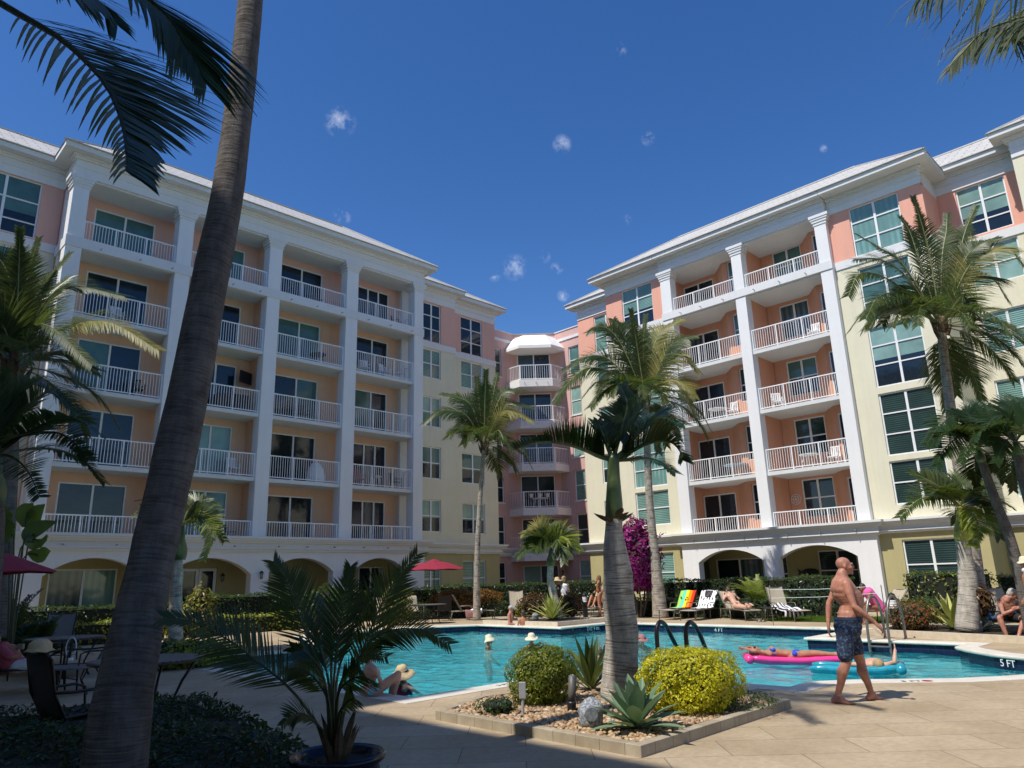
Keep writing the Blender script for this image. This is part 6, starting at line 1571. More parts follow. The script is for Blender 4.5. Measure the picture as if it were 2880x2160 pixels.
towel('beach_bag','dusky pink bag hanging from the lounger by the croton bushes',q,plain('dusky_pink_cloth',(.35,.17,.16),.9,var=.2),'bag')
q=onl(L_b2,[((-.8,-.33,.37),(-.8,.33,.37)),((-.3,-.33,.38),(-.3,.33,.38)),((.1,-.33,.39),(.1,.33,.4)),((.35,-.33,.42),(.35,.33,.43))])
towel('beach_towel','blue and white striped towel on the lounger behind the potted palm',q,MT['bluet'])
q=onl(L_o,[(PL(.0,-.4,.04),PL(.0,.4,.04)),(PL(.5,-.42,.05),PL(.5,.42,.05)),(PL(1.05,-.42,.04),PL(1.05,.42,.04)),(PL(.9,-.42,-.06),PL(.9,.42,-.06))])
towel('beach_towel','white towel with dark marks and a blue edge behind the seated white-haired man',q,stripes('blue_edged_terry',[(0,(.03,.15,.42)),(.25,(.82,.82,.84)),(.9,(.05,.2,.5))],'X'),wob=.02)
q=onl(L_o,[((-.7,-.42,.1),(-.1,-.45,.05)),((-.6,-.36,.37),(-.1,-.36,.38)),((-.6,.2,.39),(0,.2,.4))])
towel('beach_towel','royal blue towel hanging from the seat under the white-haired man',q,MT['blue2'],wob=.03)
q=onl(L_o,[((-.5,-.44,.12),(-.3,-.47,.1)),((-.45,-.42,.3),(-.2,-.42,.32)),((-.4,-.2,.42),(-.15,-.2,.42))])
towel('beach_towel','red and white striped cloth between the knees of the seated man',q,MT['redst'],wob=.03)
# flip-flops and small things on the deck
q=gp('K',1640,965)
for k in(0,1):
    o=thing('flip_flop','black and white sandal on the deck below the sunbather lounger','sandal',q+RH*.13*k,'pair of sandals')
    p=q+RH*.13*k;mb=MB();mb.lathe(p,[(.05,0),(.05,.015)],14,1,1);mb.v=[(p.x+(x-p.x)*1+FH.x*0,p.y+(y-p.y)*2.2,z) for x,y,z in mb.v];mb.build('sole',MT['black'],o)
    mb=MB();mb.tube([p+RH*.045,p+Vector((0,0,.05)),p-RH*.045],.012,6);mb.build('strap',MT['wplastic'],o)
# ================================================================ BALCONY FURNITURE
MT['ltb']=plain('pale_blue_cloth',(.35,.5,.6),.9,var=.05);MT['resin']=plain('white_resin',(.78,.78,.77),.4,var=.03)
def resin_chair(mat,label,p,rz,group='chairs on the balconies'):
    o=thing('balcony_chair',label,'chair',(0,0,0),group);mb=MB();mb.box(-.22,.22,-.22,.22,.40,.43);mb.build('seat',MT[mat],o,bevel=.01)
    mb=MB()
    for k in range(5): mb.obox((.24+.03,-.18+.09*k,.66),(0,1,0),(.15,0,1),(1,0,-.15),.03,.24,.01)
    mb.obox((.30,0,.90),(0,1,0),(.15,0,1),(1,0,-.15),.22,.03,.012);mb.build('backrest',MT[mat],o)
    for sx in(-1,1):
        for sy in(-1,1): mb=MB();mb.bar((.19*sx,.19*sy,.40),(.22*sx,.22*sy,0),.035);mb.build('leg',MT[mat],o)
    for sy in(-1,1): mb=MB();mb.box(-.22,.27,.20*sy-.02+.02*sy,.20*sy+.02+.02*sy,.60,.625);mb.bar((-.19,.22*sy,.43),(-.19,.22*sy,.6),.03);mb.build('armrest',MT[mat],o)
    return place(o,p,rz)
def btable(mat,label,p,r=.4,h=.7):
    o=thing('balcony_table',label,'table',p,'tables on the balconies');P=Vector(p);mb=MB();mb.lathe(P+Vector((0,0,h)),[(r,-.03),(r,0)],20);mb.build('tabletop',MT[mat],o)
    for i in range(4):
        a=i*PI/2+.7;mb=MB();mb.bar(P+Vector((math.cos(a)*r*.6,math.sin(a)*r*.6,h-.03)),P+Vector((math.cos(a)*r*.85,math.sin(a)*r*.85,0)),.03);mb.build('leg',MT[mat],o)
    return o
lv=['second balcony up','third balcony up','fourth balcony up','top balcony']
def LB(u,fl,w=-.75): return (u,YL-w,FLz[fl])
def RB(u,fl,w=-.9): return (XR-w,u,FRz[fl])
resin_chair('resin','white slatted chair on the second balcony up, left wing, second bay',LB(13.7,1),PI*.5)
resin_chair('resin','white slatted chair on the third balcony up of the left wing, rightmost bay',LB(20.4,3),PI*.4)
resin_chair('resin','white slatted chair beside the small table, fourth balcony up, left wing, rightmost bay',LB(21.7,3),PI*.6)
btable('resin','small white table on the fourth balcony up, rightmost bay of the left wing',LB(22.5,3),.3,.5)
resin_chair('resin','white slatted chair on the fourth balcony up of the left wing, behind the big trunk',LB(12.0,3),PI*.5)
resin_chair('resin','white slatted chair on the fourth balcony up, leftmost bay of the left wing',LB(8.3,3),PI*.5)
resin_chair('resin','white slatted chair at the left end of the second balcony up, leftmost bay',LB(6.9,1),PI*.3)
resin_chair('slingk','dark chair on the top balcony of the left wing, third bay',LB(17.4,4),PI*.5)
resin_chair('slingk','dark chair on the top balcony of the left wing, rightmost bay',LB(22.4,4),PI*.7)
resin_chair('slingk','dark chair on the third balcony up of the left wing, leftmost bay',LB(9.4,2),PI*.5)
resin_chair('slingk','dark chair on the third balcony up of the left wing, left of the fourth column',LB(17.0,2),PI*.5)
btable('slingk','dark table on the fourth balcony up of the left wing, third bay',LB(17.6,3),.42,.62)
resin_chair('redpl' if 'redpl' in MT else 'red','red chair on the second balcony up, rightmost bay of the left wing',LB(20.3,1),PI*.5)
btable('resin','white table right of the red chair, second balcony up, left wing',LB(21.2,1),.35,.62)
resin_chair('slingk','dark chair right of the white table, second balcony up, left wing',LB(22.5,1),PI*.6)
resin_chair('slingk','dark folding chair on the lowest balcony of the left wing, second bay',LB(13.6,0,-.6),PI*.6)
btable('resin','white round table on the second balcony up of the right wing, right bay',RB(14.0,1),.45,.68)
resin_chair('resin','white chair right of the round table, second balcony up, right wing',RB(12.9,1),0)
resin_chair('resin','white chair on the third balcony up of the right wing, left bay',RB(17.6,2),0)
btable('resin','white table on the third balcony up of the right wing, left bay',RB(18.4,2),.45,.68)
btable('ltb' ,'table with pale blue cloth, second balcony up of the right wing, left bay',RB(17.7,1),.6,.68) if 'ltb' in MT else None
resin_chair('resin','white chair in the corner, third balcony up, right wing, right bay',RB(15.2,2),.6)
resin_chair('resin','white chair on the fourth balcony up of the right wing, right bay',RB(13.0,3),0)
# draped white cloth on the second balcony
o=thing('draped_chair','pale sheet draped over something, second balcony up of the left wing, third bay','draped furniture',LB(17.8,1));P=Vector(LB(17.8,1));mb=MB();mb.lathe(P,[(.48,0),(.44,.4),(.33,.75),(.22,.98),(.05,1.05)],18)
mb.v=[(x+.03*math.sin(z*9+y*11),y+.03*math.sin(x*13+z*7),z) for x,y,z in mb.v];mb.build('sheet',MT['white_t'] if 'white_t' in MT else MT['resin'],o,smooth=True)
# television on the third balcony wall
o=thing('television','flat black television on a wall bracket, third balcony up beside the big trunk','television',LB(14.2,2,-1.1));p=Vector(LB(14.15,2,-1.1))+Vector((0,0,1.85));mb=MB();mb.obox(p,(1,.5,0),(0,0,1),(-.5,1,0),.42,.28,.03);mb.build('screen',MT['black'],o,bevel=.008)
mb=MB();mb.bar(p,p+Vector((.3,.1,.05)),.05);mb.build('bracket',MT['dmetal'],o)
# dark sheet-covered sofa under the television
o=thing('covered_sofa','dark cover over a sofa on the third balcony up beside the big trunk','sofa',LB(13.4,2));P=Vector(LB(13.4,2));mb=MB();mb.obox(P+Vector((0,0,.42)),(1,0,0),(0,1,0),(0,0,1),.75,.38,.42);mb.build('cover',MT['slingk'],o,bevel=.12)
# flower pots on the rose building
mb=None
f_=lambda u,w,z:Vector(FD(u,w,z))
for k,(du,) in enumerate(((-.6,),(.0,),(.5,))):
    p=f_(LC/2+du,1.15,FK[1]+.72);o=thing('flower_pot','white pot of orange flowers on the second balcony up of the rose building','flower pot',p,'flower pots on a balcony');mb=MB();mb.lathe(p,[(.09,0),(.13,.25)],12);mb.build('pot',MT['resin'],o)
    mb=MB();leafcloud(mb,lambda:(p+Vector((random.gauss(0,.12),random.gauss(0,.12),.3+abs(random.gauss(0,.1)))),(0,0,1)),60,.06);mb.build('flowers',MT['croton'],o)
btable('resin','white plant table on the second balcony up of the rose building',tuple(f_(LC/2,1.0,FK[1]+.02)),.55,.66)
# wall clock ornament and fish plaque
p=Vector((XR+2.15,15.45,FRz[0]+1.75));o=thing('wall_ornament','round white openwork ornament on the salmon wall, lowest balcony of the right wing','ornament',p);mb=MB()
for r in(.14,.24):
    mb.tube([p+Vector((0,r*math.cos(a),r*math.sin(a))) for a in [i*PI/12 for i in range(25)]],.014,5,False)
for i in range(8): a=i*PI/4;mb.tube([p,p+Vector((0,.24*math.cos(a),.24*math.sin(a)))],.01,4)
mb.build('ring',MT['resin'],o)
p=Vector((XR+2.36,15.3,1.55));o=thing('fish_plaque','dark fish-shaped plaque on the olive wall under the right arch','ornament',p);mb=MB();mb.ball(p,.03,.42,.17,14,8);mb.add([p+Vector((0,.36,0)),p+Vector((0,.62,.18)),p+Vector((0,.55,0)),p+Vector((0,.62,-.16)),p+Vector((-.02,.36,0)),p+Vector((-.02,.62,.18)),p+Vector((-.02,.55,0)),p+Vector((-.02,.62,-.16))],[(0,1,2,3),(7,6,5,4),(0,4,5,1),(1,5,6,2),(2,6,7,3),(3,7,4,0)]);mb.build('body',MT['black'],o)
# ================================================================ PEOPLE
def skin(name,c,var=.12):
    m,nt,b=newmat(name);v=coord(nt,'World')
    a=ramp(nt,noise(nt,v,9,4),[(.3,tuple(x*(1-var) for x in c)),(.7,tuple(min(1,x*(1+var)) for x in c))])
    a=mixc(nt,a,ramp(nt,noise(nt,v,60,4),[(.35,(.86,.80,.78)),(.6,(1.03,1.03,1.03))]),.8,'MULTIPLY')
    nt.links.new(a,b.inputs['Base Color']);b.inputs['Roughness'].default_value=.48;b.inputs['Specular IOR Level'].default_value=.35
    b.inputs['Subsurface Weight'].default_value=.12;b.inputs['Subsurface Radius'].default_value=(.02,.008,.004);b.inputs['Subsurface Scale'].default_value=.5
    bump(nt,b,noise(nt,v,45,4),.25,.006);return m
MT['tan']=skin('tanned_skin',(.44,.21,.125),.18);MT['red_']=skin('sunburnt_skin',(.43,.20,.14),.28);MT['fair']=skin('fair_skin',(.60,.36,.26));MT['brown']=skin('brown_skin',(.30,.13,.07))
def remesh(mb,name,mat,par,vox=.012,sm=6):
    me=bpy.data.meshes.new('t');me.from_pydata(mb.v,[],mb.q);me.update()
    o=bpy.data.objects.new('t',me);col.objects.link(o)
    r=o.modifiers.new('r','REMESH');r.mode='VOXEL';r.voxel_size=vox;r.use_smooth_shade=True
    if sm:
        s=o.modifiers.new('s','SMOOTH');s.factor=.5;s.iterations=sm
    dg=bpy.context.evaluated_depsgraph_get();m2=bpy.data.meshes.new_from_object(o.evaluated_get(dg))
    bpy.data.objects.remove(o);bpy.data.meshes.remove(me)
    m2.name=name;m2.materials.clear();m2.materials.append(mat);m2.polygons.foreach_set('use_smooth',[True]*len(m2.polygons))
    m2.transform(Matrix.Translation(-off(par)))
    q=bpy.data.objects.new(name,m2);col.objects.link(q);q.parent=par;return q
def cap(mb,a,b,ra,rb=None,n=12):
    rb=rb if rb is not None else ra;a=Vector(a);b=Vector(b)
    d=(b-a)
    if d.length<1e-5:return
    t=d.normalized();P=[];Rr=[]
    for k in(-1,-.87,-.5): P.append(a+t*k*ra);Rr.append(ra*math.sqrt(max(1-k*k,.0004)))
    P+=[a,a.lerp(b,.5),b];Rr+=[ra,(ra+rb)/2,rb]
    for k in(.5,.87,1): P.append(b+t*k*rb);Rr.append(rb*math.sqrt(max(1-k*k,.0004)))
    mb.tube(P,Rr,n)
def basis(x,z):
    z=Vector(z).normalized();x=Vector(x);x=(x-z*x.dot(z)).normalized();y=z.cross(x);return Matrix((x,y,z)).transposed()
def head(mb,c,face,up,s=1.0):
    """skull, jaw, nose, brow, lips, ears; face = facing direction"""
    f=Vector(face).normalized();u=Vector(up).normalized();u=(u-f*u.dot(f)).normalized();l=u.cross(f)
    M=Matrix((l,f,u)).transposed()
    def B(x,y,z,rx,ry,rz): mb.ball(Vector(c)+M@Vector((x,y,z))*s,rx*s,ry*s,rz*s,14,10,M)
    B(0,-.018,.032,.074,.092,.083);B(0,.018,-.012,.062,.075,.075);B(0,.034,-.062,.045,.052,.042)
    B(0,.075,-.092,.022,.022,.018);B(0,.082,.030,.045,.016,.012);B(0,.100,-.014,.013,.018,.022);B(0,.094,.008,.009,.012,.022)
    B(.013,.094,-.026,.008,.009,.008);B(-.013,.094,-.026,.008,.009,.008)
    B(0,.086,-.052,.024,.012,.007);B(0,.084,-.066,.020,.012,.007)
    for k in(-1,1): B(.074*k,-.012,-.004,.010,.020,.032);B(.042*k,.062,-.022,.022,.022,.020)
    return M
def hand(mb,w,d,palm_n,s=1.0,curl=.5,side=1):
    """palm and five separate fingers; d = pointing direction, palm_n = palm normal"""
    d=Vector(d).normalized();n=Vector(palm_n);n=(n-d*n.dot(d)).normalized();x=d.cross(n)*side
    w=Vector(w)
    for k in(-.028,-.01,.01,.026): cap(mb,w+x*k*.6*s+d*.012*s,w+x*k*1.05*s+d*.080*s,.0155*s,.0135*s,8)
    tips=[]
    for k,L in((-.031,.058),(-.011,.070),(.010,.076),(.030,.066)):
        p=w+x*k*s+d*.085*s;a=p;dd=d.copy()
        for seg,(fr,r) in enumerate(((.45,.0098),(.32,.009),(.23,.0082))):
            dd=(dd+n*curl*(.35+.35*seg)).normalized();b=a+dd*L*fr*s*1.05;cap(mb,a,b,r*s,(r-.0006)*s,7);a=b
    p=w+x*.03*s+d*.028*s+n*.006*s;q=p+(d*.5+x*.85+n*.35).normalized()*.038*s;cap(mb,p,q,.0125*s,.0105*s,8);r=q+(d*.85+x*.35+n*.4).normalized()*.032*s;cap(mb,q,r,.0105*s,.009*s,8)
def foot(mb,an,heel,toe,s=1.0):
    an=Vector(an);heel=Vector(heel);toe=Vector(toe);f=(toe-heel);f.z*=.3;L=f.length;f.normalize();up=Vector((0,0,1));x=f.cross(up).normalized()
    cap(mb,an,heel+up*.038*s+f*.01,.038*s,.033*s);cap(mb,heel+up*.032*s,heel+f*L*.35+up*.032*s,.033*s,.032*s)
    cap(mb,an+f*.02,heel+f*L*.5+up*.035*s,.035*s,.028*s);cap(mb,heel+f*L*.3+up*.03*s,heel+f*L*.74+up*.020*s,.033*s,.020*s)
    for k in(-.026,0,.026): cap(mb,heel+f*L*.4+up*.024*s+x*k*.6*s,heel+f*L*.76+x*k*1.15*s+up*.016*s,.022*s,.016*s)
    for i,k in enumerate((-.038,-.020,-.003,.014,.030)):
        r=.0085+.001*abs(k)/.04
        e=L*(.98-.03*abs(i-1));cap(mb,heel+f*L*.76+x*k*s+up*.014*s,heel+f*e+x*k*1.1*s+up*.011*s,r*s,.0075*s,7)
def person(label,K,sk,pos,vox=.012,fat=1.0,sm=6,s=1.0,female=False,belly=0,hands=True,cat='person',fc=(0,0,1),upv=(0,0,1),skinlab=None):
    o=thing('person',label,cat,pos);mb=MB();g=lambda k:Vector(K[k])
    has=lambda k:k in K
    if has('hd'): head(mb,g('hd'),K['fc'],K.get('hu',(0,0,1)),s)
    sh=(g('sR')-g('sL')) if has('sR') and has('sL') else RH
    if has('nk') and has('hd'): 
        cap(mb,g('nk'),g('hd')-Vector(K.get('hu',(0,0,1))).normalized()*.05-Vector(K['fc']).normalized()*.015,.064*s*(.8 if female else 1),.060*s*(.8 if female else 1));cap(mb,g('nk')-Vector((0,0,.03)),g('nk').lerp(g('hd'),.42),.092*s*(.62 if female else 1),.064*s*(.75 if female else 1))
    if has('nk') and has('pv'):
        nk=g('nk');pvv=g('pv');ax=(nk-pvv);L=ax.length;M=basis(sh,ax);t=ax/L
        front=M@Vector((0,1,0))
        if has('fr') and front.dot(Vector(K['fr']))<0: front=-front
        wS=.5*sh.length/.2
        prof=[(.0,.150,.110,0),(.14,.150,.112,.01),(.30,.135,.105,.02+belly*.6),(.45,.135,.108,.025+belly),(.60,.152,.120+belly*.3,.02+belly*.5),(.75,.168,.125+belly*.35,.01),(.88,.150,.100+belly*.2,0)]
        pf=[]
        for a_,b_ in zip(prof[:-1],prof[1:]):
            for q_ in range(3): pf.append(tuple(a_[z]+(b_[z]-a_[z])*q_/3 for z in range(4)))
        pf.append(prof[-1])
        for u,rx,ry,dy in pf:
            k=(.92 if female and .2<u<.6 else 1)
            mb.ball(pvv+ax*u+front*dy*fat,rx*fat*s*k*(.93 if female else 1),(ry+belly*.35*(1 if .2<u<.7 else 0))*fat*s*(.88 if female else 1),.095*s,14,10,M)
        if female:
            l=sh.normalized()
            for k in(-1,1): mb.ball(pvv+ax*.70+front*.10*s+l*.07*k*s,.058*s,.05*s,.055*s,12,8)
            for k in(-1,1): mb.ball(pvv+ax*.02-front*.05*s+l*.065*k*s,.085*s,.08*s,.09*s,12,8)
        # trapezius and shoulders
        for q in('sR','sL'):
            if has(q): cap(mb,nk-t*.015,g(q)-t*.01,.058*s*fat,.060*s*fat);cap(mb,nk+t*(.015 if female else .045),g(q)-t*.005,.046*s*fat,.052*s*fat);cap(mb,nk-t*.12,g(q)-t*.05,.080*s*fat,.058*s*fat)
    for S in'RL':
        if has('s'+S) and has('e'+S):
            a=g('s'+S);e=g('e'+S);cap(mb,a,a.lerp(e,.45),.058*s*fat*(.8 if female else 1),.048*s*fat*(.8 if female else 1));cap(mb,a.lerp(e,.3),e,.048*s*fat*(.8 if female else 1),.038*s*(.85 if female else 1))
        if has('e'+S) and has('w'+S):
            e=g('e'+S);w=g('w'+S);cap(mb,e,e.lerp(w,.35),.040*s*(.85 if female else 1),.041*s*(.85 if female else 1));cap(mb,e.lerp(w,.3),w,.041*s*(.85 if female else 1),.026*s)
            if hands and ('f'+S) in K: hand(mb,w,Vector(K['f'+S]),Vector(K.get('n'+S,(0,0,-1))),s*1.1,K.get('c'+S,.5),K.get('t'+S,1))
            elif hands: hand(mb,w,(w-e),Vector(K.get('n'+S,(0,0,-1))),s,.5,1)
        if has('p'+S) and has('k'+S):
            p=g('p'+S);k=g('k'+S);cap(mb,p,p.lerp(k,.5),.092*s*fat,.080*s*fat);cap(mb,p.lerp(k,.45),k,.080*s*fat,.058*s);
        if has('k'+S) and has('a'+S):
            k=g('k'+S);a=g('a'+S);d=(a-k).normalized();back=Vector(K.get('b'+S,(0,0,0)))
            cap(mb,k,k.lerp(a,.3)+back*.020,.056*s,.061*s*fat);cap(mb,k.lerp(a,.28)+back*.020,k.lerp(a,.65),.060*s*fat,.045*s);cap(mb,k.lerp(a,.6),a,.046*s,.036*s)
            if ('h'+S) in K: foot(mb,a,g('h'+S),g('t_'+S),s)
    remesh(mb,'body',MT[sk],o,vox,sm);return o
def garment(par,name,mat,parts,vox=.012,sm=3):
    mb=MB()
    for p in parts:
        if p[0]=='c': cap(mb,*p[1:])
        else: mb.ball(*p[1:])
    return remesh(mb,name,mat,par,vox,sm)
def hair(par,c,face,up,mat,s=1.0,long_=0,name='hair',cover=1.0):
    f=Vector(face).normalized();u=Vector(up).normalized();u=(u-f*u.dot(f)).normalized();l=u.cross(f);M=Matrix((l,f,u)).transposed();mb=MB();c=Vector(c)
    mb.ball(c+M@Vector((0,-.030,.042))*s,.083*s,.092*s,.084*s,16,12,M);mb.ball(c+M@Vector((0,-.055,-.01))*s,.074*s,.062*s,.08*s,14,10,M)
    if long_:
        for k in(-.04,0,.04): cap(mb,c+M@Vector((k,-.07,0))*s,c+M@Vector((k*1.1,-.085,-long_))*s,.045*s,.028*s)
    return remesh(mb,name,mat,par,.010,2)
def hat(par,c,up,mat,r=.19,h=.11,name='hat',top=.075,droop=.035,band=None):
    u=Vector(up).normalized();x=RH if abs(u.dot(RH))<.9 else FH;M=basis(x,u);mb=MB();n=28
    prof=[(r,-droop),(r*.8,-.012),(.105,0),(.100,h*.5),(top,h*.9),(top*.5,h),(0.001,h*1.0)]
    V=[];
    for q in(0,-.006):
        for rr,z in prof:
            for j in range(n):
                a=2*PI*j/n;V.append(Vector(c)+M@Vector((rr*math.cos(a)*(1+.02*math.sin(3*a)),rr*1.1*math.sin(a),z+q+(.010*math.sin(3*a+1) if rr>.11 else 0))))
    m_=len(prof);F=[(i*n+j,i*n+(j+1)%n,(i+1)*n+(j+1)%n,(i+1)*n+j) for i in range(m_-1) for j in range(n)];b=m_*n;F+=[tuple(b+i for i in f[::-1]) for f in F]
    F+=[(j,b+j,b+(j+1)%n,(j+1)%n) for j in range(n)]
    mb.add(V,F);o=mb.build(name,mat,par,smooth=True)
    if band:
        mb=MB();V=[Vector(c)+M@Vector((.104*math.cos(2*PI*j/n),.113*math.sin(2*PI*j/n),z)) for z in(.004,.032) for j in range(n)]
        mb.add(V,[(j,(j+1)%n,n+(j+1)%n,n+j) for j in range(n)]);mb.build('hat_band',band,o)
    return o
MT['straw']=plain('straw',(.55,.42,.24),.85,var=.12,bumps=.4,scale=25);MT['strawp']=plain('pale_straw',(.72,.64,.46),.85,var=.1,bumps=.4,scale=25)
MT['hgrey']=plain('grey_hair',(.42,.40,.38),.7,var=.2,bumps=.5,scale=30);MT['hblond']=plain('sandy_hair',(.40,.28,.14),.6,var=.3,bumps=.5,scale=30);MT['hdark']=plain('dark_hair',(.05,.032,.022),.5,var=.3,bumps=.5,scale=30);MT['hbrown']=plain('brown_hair',(.16,.09,.05),.5,var=.3,bumps=.5,scale=30)
MT['shortm']=None
def floral():
    m,nt,b=newmat('navy_floral_fabric');v=coord(nt,'World');n=noise(nt,v,34,3,.6)
    nt.links.new(ramp(nt,n,[(.50,(.010,.020,.055)),(.57,(.035,.075,.14)),(.68,(.12,.19,.26))]),b.inputs['Base Color']);b.inputs['Roughness'].default_value=.8
    bump(nt,b,noise(nt,v,13,4),.9,.02);return m
MT['floral']=floral()
MT['royal']=plain('royal_blue_fabric',(.01,.07,.55),.6,var=.1);MT['magenta']=plain('wine_fabric',(.25,.01,.06),.6,var=.1);MT['whitefab']=plain('white_fabric',(.82,.83,.84),.85,var=.04,bumps=.4);MT['blackfab']=plain('black_fabric',(.015,.015,.018),.8,var=.1)
MT['coralshirt']=plain('rose_pink_fabric',(.50,.10,.14),.85,var=.08,bumps=.4);MT['ltblue']=plain('pale_blue_fabric',(.30,.55,.65),.7,var=.1);MT['gold']=plain('tan_pattern_fabric',(.35,.24,.12),.7,var=.3)
MT['lens']=plain('dark_lens',(.01,.01,.012),.1)
# ---- the man walking
O=(gp('I',300,1580)+gp('I',650,1555))/2
I=lambda x,y,d=0.0:pv('I',x,y,O,d)
MW=RH
fcd=(RH*1.0-FH*.22).normalized()
nf=gp('I',285,1562);ff=gp('I',630,1550)
K=dict(hd=I(382,188,.0),fc=fcd,hu=(RH*.03+Vector((0,0,1))),nk=I(345,300),pv=I(408,800,.0),fr=RH,
 sR=I(398,368,-.15),sL=I(322,352,.20),eR=I(478,600,-.24),wR=I(688,762,-.26),fR=(RH*.75-Vector((0,0,.75))),nR=(-RH*.5+FH*.5-Vector((0,0,.4))),cR=1.0,tR=1,
 eL=I(222,570,.24),wL=I(216,775,.22),fL=(-Vector((0,0,1))-RH*.12),nL=(RH*1+FH*-.3),cL=.75,tL=-1,
 pR=I(390,880,-.085),kR=I(402,1165,-.10),aR=I(312,1490,-.10),bR=-RH,bL=-RH,
 pL=I(432,880,.085),kL=I(545,1165,.10),aL=I(638,1478,.10))
hR=gp('I',272,1578);tRp=gp('I',490,1597);K['hR']=Vector((hR.x,hR.y,0));K['t_R']=hR+(tRp-hR).normalized()*.262
hL=gp('I',622,1553);tLp=gp('I',830,1530);K['hL']=Vector((hL.x,hL.y,0));K['t_L']=hL+(tLp-hL).normalized()*.262
K['aR']=hR+Vector((0,0,.085))+RH*.055;K['aL']=hL+Vector((0,0,.085))+RH*.05
MAN=person('bald tanned man in navy patterned swim shorts walking barefoot across the deck',K,'red_',(O.x,O.y,0),vox=.0075,fat=1.12,belly=.06,sm=9)
kk=lambda a,b,t:Vector(K[a]).lerp(Vector(K[b]),t)
ax=(Vector(K['nk'])-Vector(K['pv']));P0=Vector(K['pv']);Mb=basis(Vector(K['sR'])-Vector(K['sL']),ax)
hemR=I(388,1085,-.10);hemL=I(497,1035,.10)
sh=garment(MAN,'swim_shorts',MT['floral'],[('b',P0+ax*.10+RH*.02,.185,.172,.07,16,10,Mb),('b',P0+RH*.005,.186,.174,.11,16,10,Mb),('b',P0-ax*.10,.178,.162,.10,16,10,Mb),
 ('c',I(385,850,-.085),hemR,.112,.102),('c',I(430,850,.085),hemL,.112,.100)],.011,3)
mb=MB();Mw=basis(Vector(K['sR'])-Vector(K['sL']),ax);c_=P0+ax*.165+RH*.022
V=[c_+Mw@Vector((.184*math.cos(2*PI*j/28),.175*math.sin(2*PI*j/28),z)) for z in(-.02,.02) for j in range(28)];mb.add(V,[(j,(j+1)%28,28+(j+1)%28,28+j) for j in range(28)]);mb.build('waistband',plain('navy_waistband',(.02,.04,.09),.8),sh,smooth=True)
mb=MB();q=Vector(K['hd'])
Mh=Matrix((Vector((0,0,1)).cross(fcd),fcd,Vector((0,0,1)))).transposed()
for k in(-1,1): mb.ball(q+Mh@Vector((.028*k,.083,.010)),.011,.008,.008,10,6)
mb.build('eyes',MT['lens'],MAN)
mb=MB()
for k in(-1,1): mb.tube([q+Mh@Vector((.052*k,.074,.028)),q+Mh@Vector((.03*k,.092,.035)),q+Mh@Vector((.010*k,.094,.031))],[.003,.0045,.003],6)
mb.build('eyebrows',MT['hgrey'],MAN)
# ---- helpers for the others
def stand(c,x,y,h,face,label,sk,female,s=1.0,arms=None,vox=.014,D=None):
    """standing figure; x,y = feet in sheet c"""
    p=gp(c,x,y) if D is None else at(c,x,y,D);p=Vector((p.x,p.y,0));f=Vector(face).normalized();l=Vector((0,0,1)).cross(f);U=Vector((0,0,1));k=h/1.75
    P=lambda a,b,c_:p+(l*a+f*b+U*c_)*k
    K=dict(hd=P(0,.02,1.62),fc=f,nk=P(0,0,1.46),pv=P(0,0,.95),fr=f,sL=P(.17,0,1.40),sR=P(-.17,0,1.40),eL=P(.21,-.02,1.12),eR=P(-.21,-.02,1.12),wL=P(.20,.10,.88),wR=P(-.20,.10,.88),nL=-l,nR=l,
      pL=P(.085,0,.90),pR=P(-.085,0,.90),kL=P(.09,.02,.49),kR=P(-.08,.05,.49),aL=P(.09,-.05,.085),aR=P(-.08,.03,.085),hL=P(.09,-.10,0),hR=P(-.08,-.02,0),t_L=P(.10,.15,0),t_R=P(-.09,.23,0),bL=-f,bR=-f)
    if arms:K.update({a:P(*b) for a,b in arms.items()})
    o=person(label,K,sk,p,vox,.9 if female else 1,4,k,female);return o,K,P,l,f
def bikini(o,K,P,l,f,mat,top=True):
    ax=(Vector(K['nk'])-Vector(K['pv']));pvv=Vector(K['pv']);s=1
    M=basis(l,ax)
    garment(o,'bikini_bottom',mat,[('b',pvv-ax*.0,.150,.125,.055,14,10,M),('b',pvv-ax*.1,.09,.115,.07,12,8,M)],.012,1)
    if top:
        parts=[('b',pvv+ax*.70+f*.105+l*.07*k,.062,.052,.055,12,8) for k in(-1,1)]
        garment(o,'bikini_top',mat,parts+[('c',pvv+ax*.70+l*.14+f*.02,pvv+ax*.70+l*.13-f*.08,.012,.010),('c',pvv+ax*.70-l*.14+f*.02,pvv+ax*.70-l*.13-f*.08,.012,.010),('c',pvv+ax*.70+l*.13-f*.08,pvv+ax*.70-l*.13-f*.08,.010,.010)],.010,1)
# bikini-clad woman at far deck
o,K2,P,l,f=stand('G',940,483,1.68,RH*-.75-FH*-.35,'slim woman in a tan bikini standing on the far deck with one arm folded','tan',True,arms=dict(wL=(.05,.16,1.05),wR=(-.04,.18,1.05),eL=(.20,.04,1.13),eR=(-.2,.04,1.13)))
bikini(o,K2,P,l,f,MT['gold']);hair(o,K2['hd'],f,(0,0,1),MT['hbrown'],.96,.16)
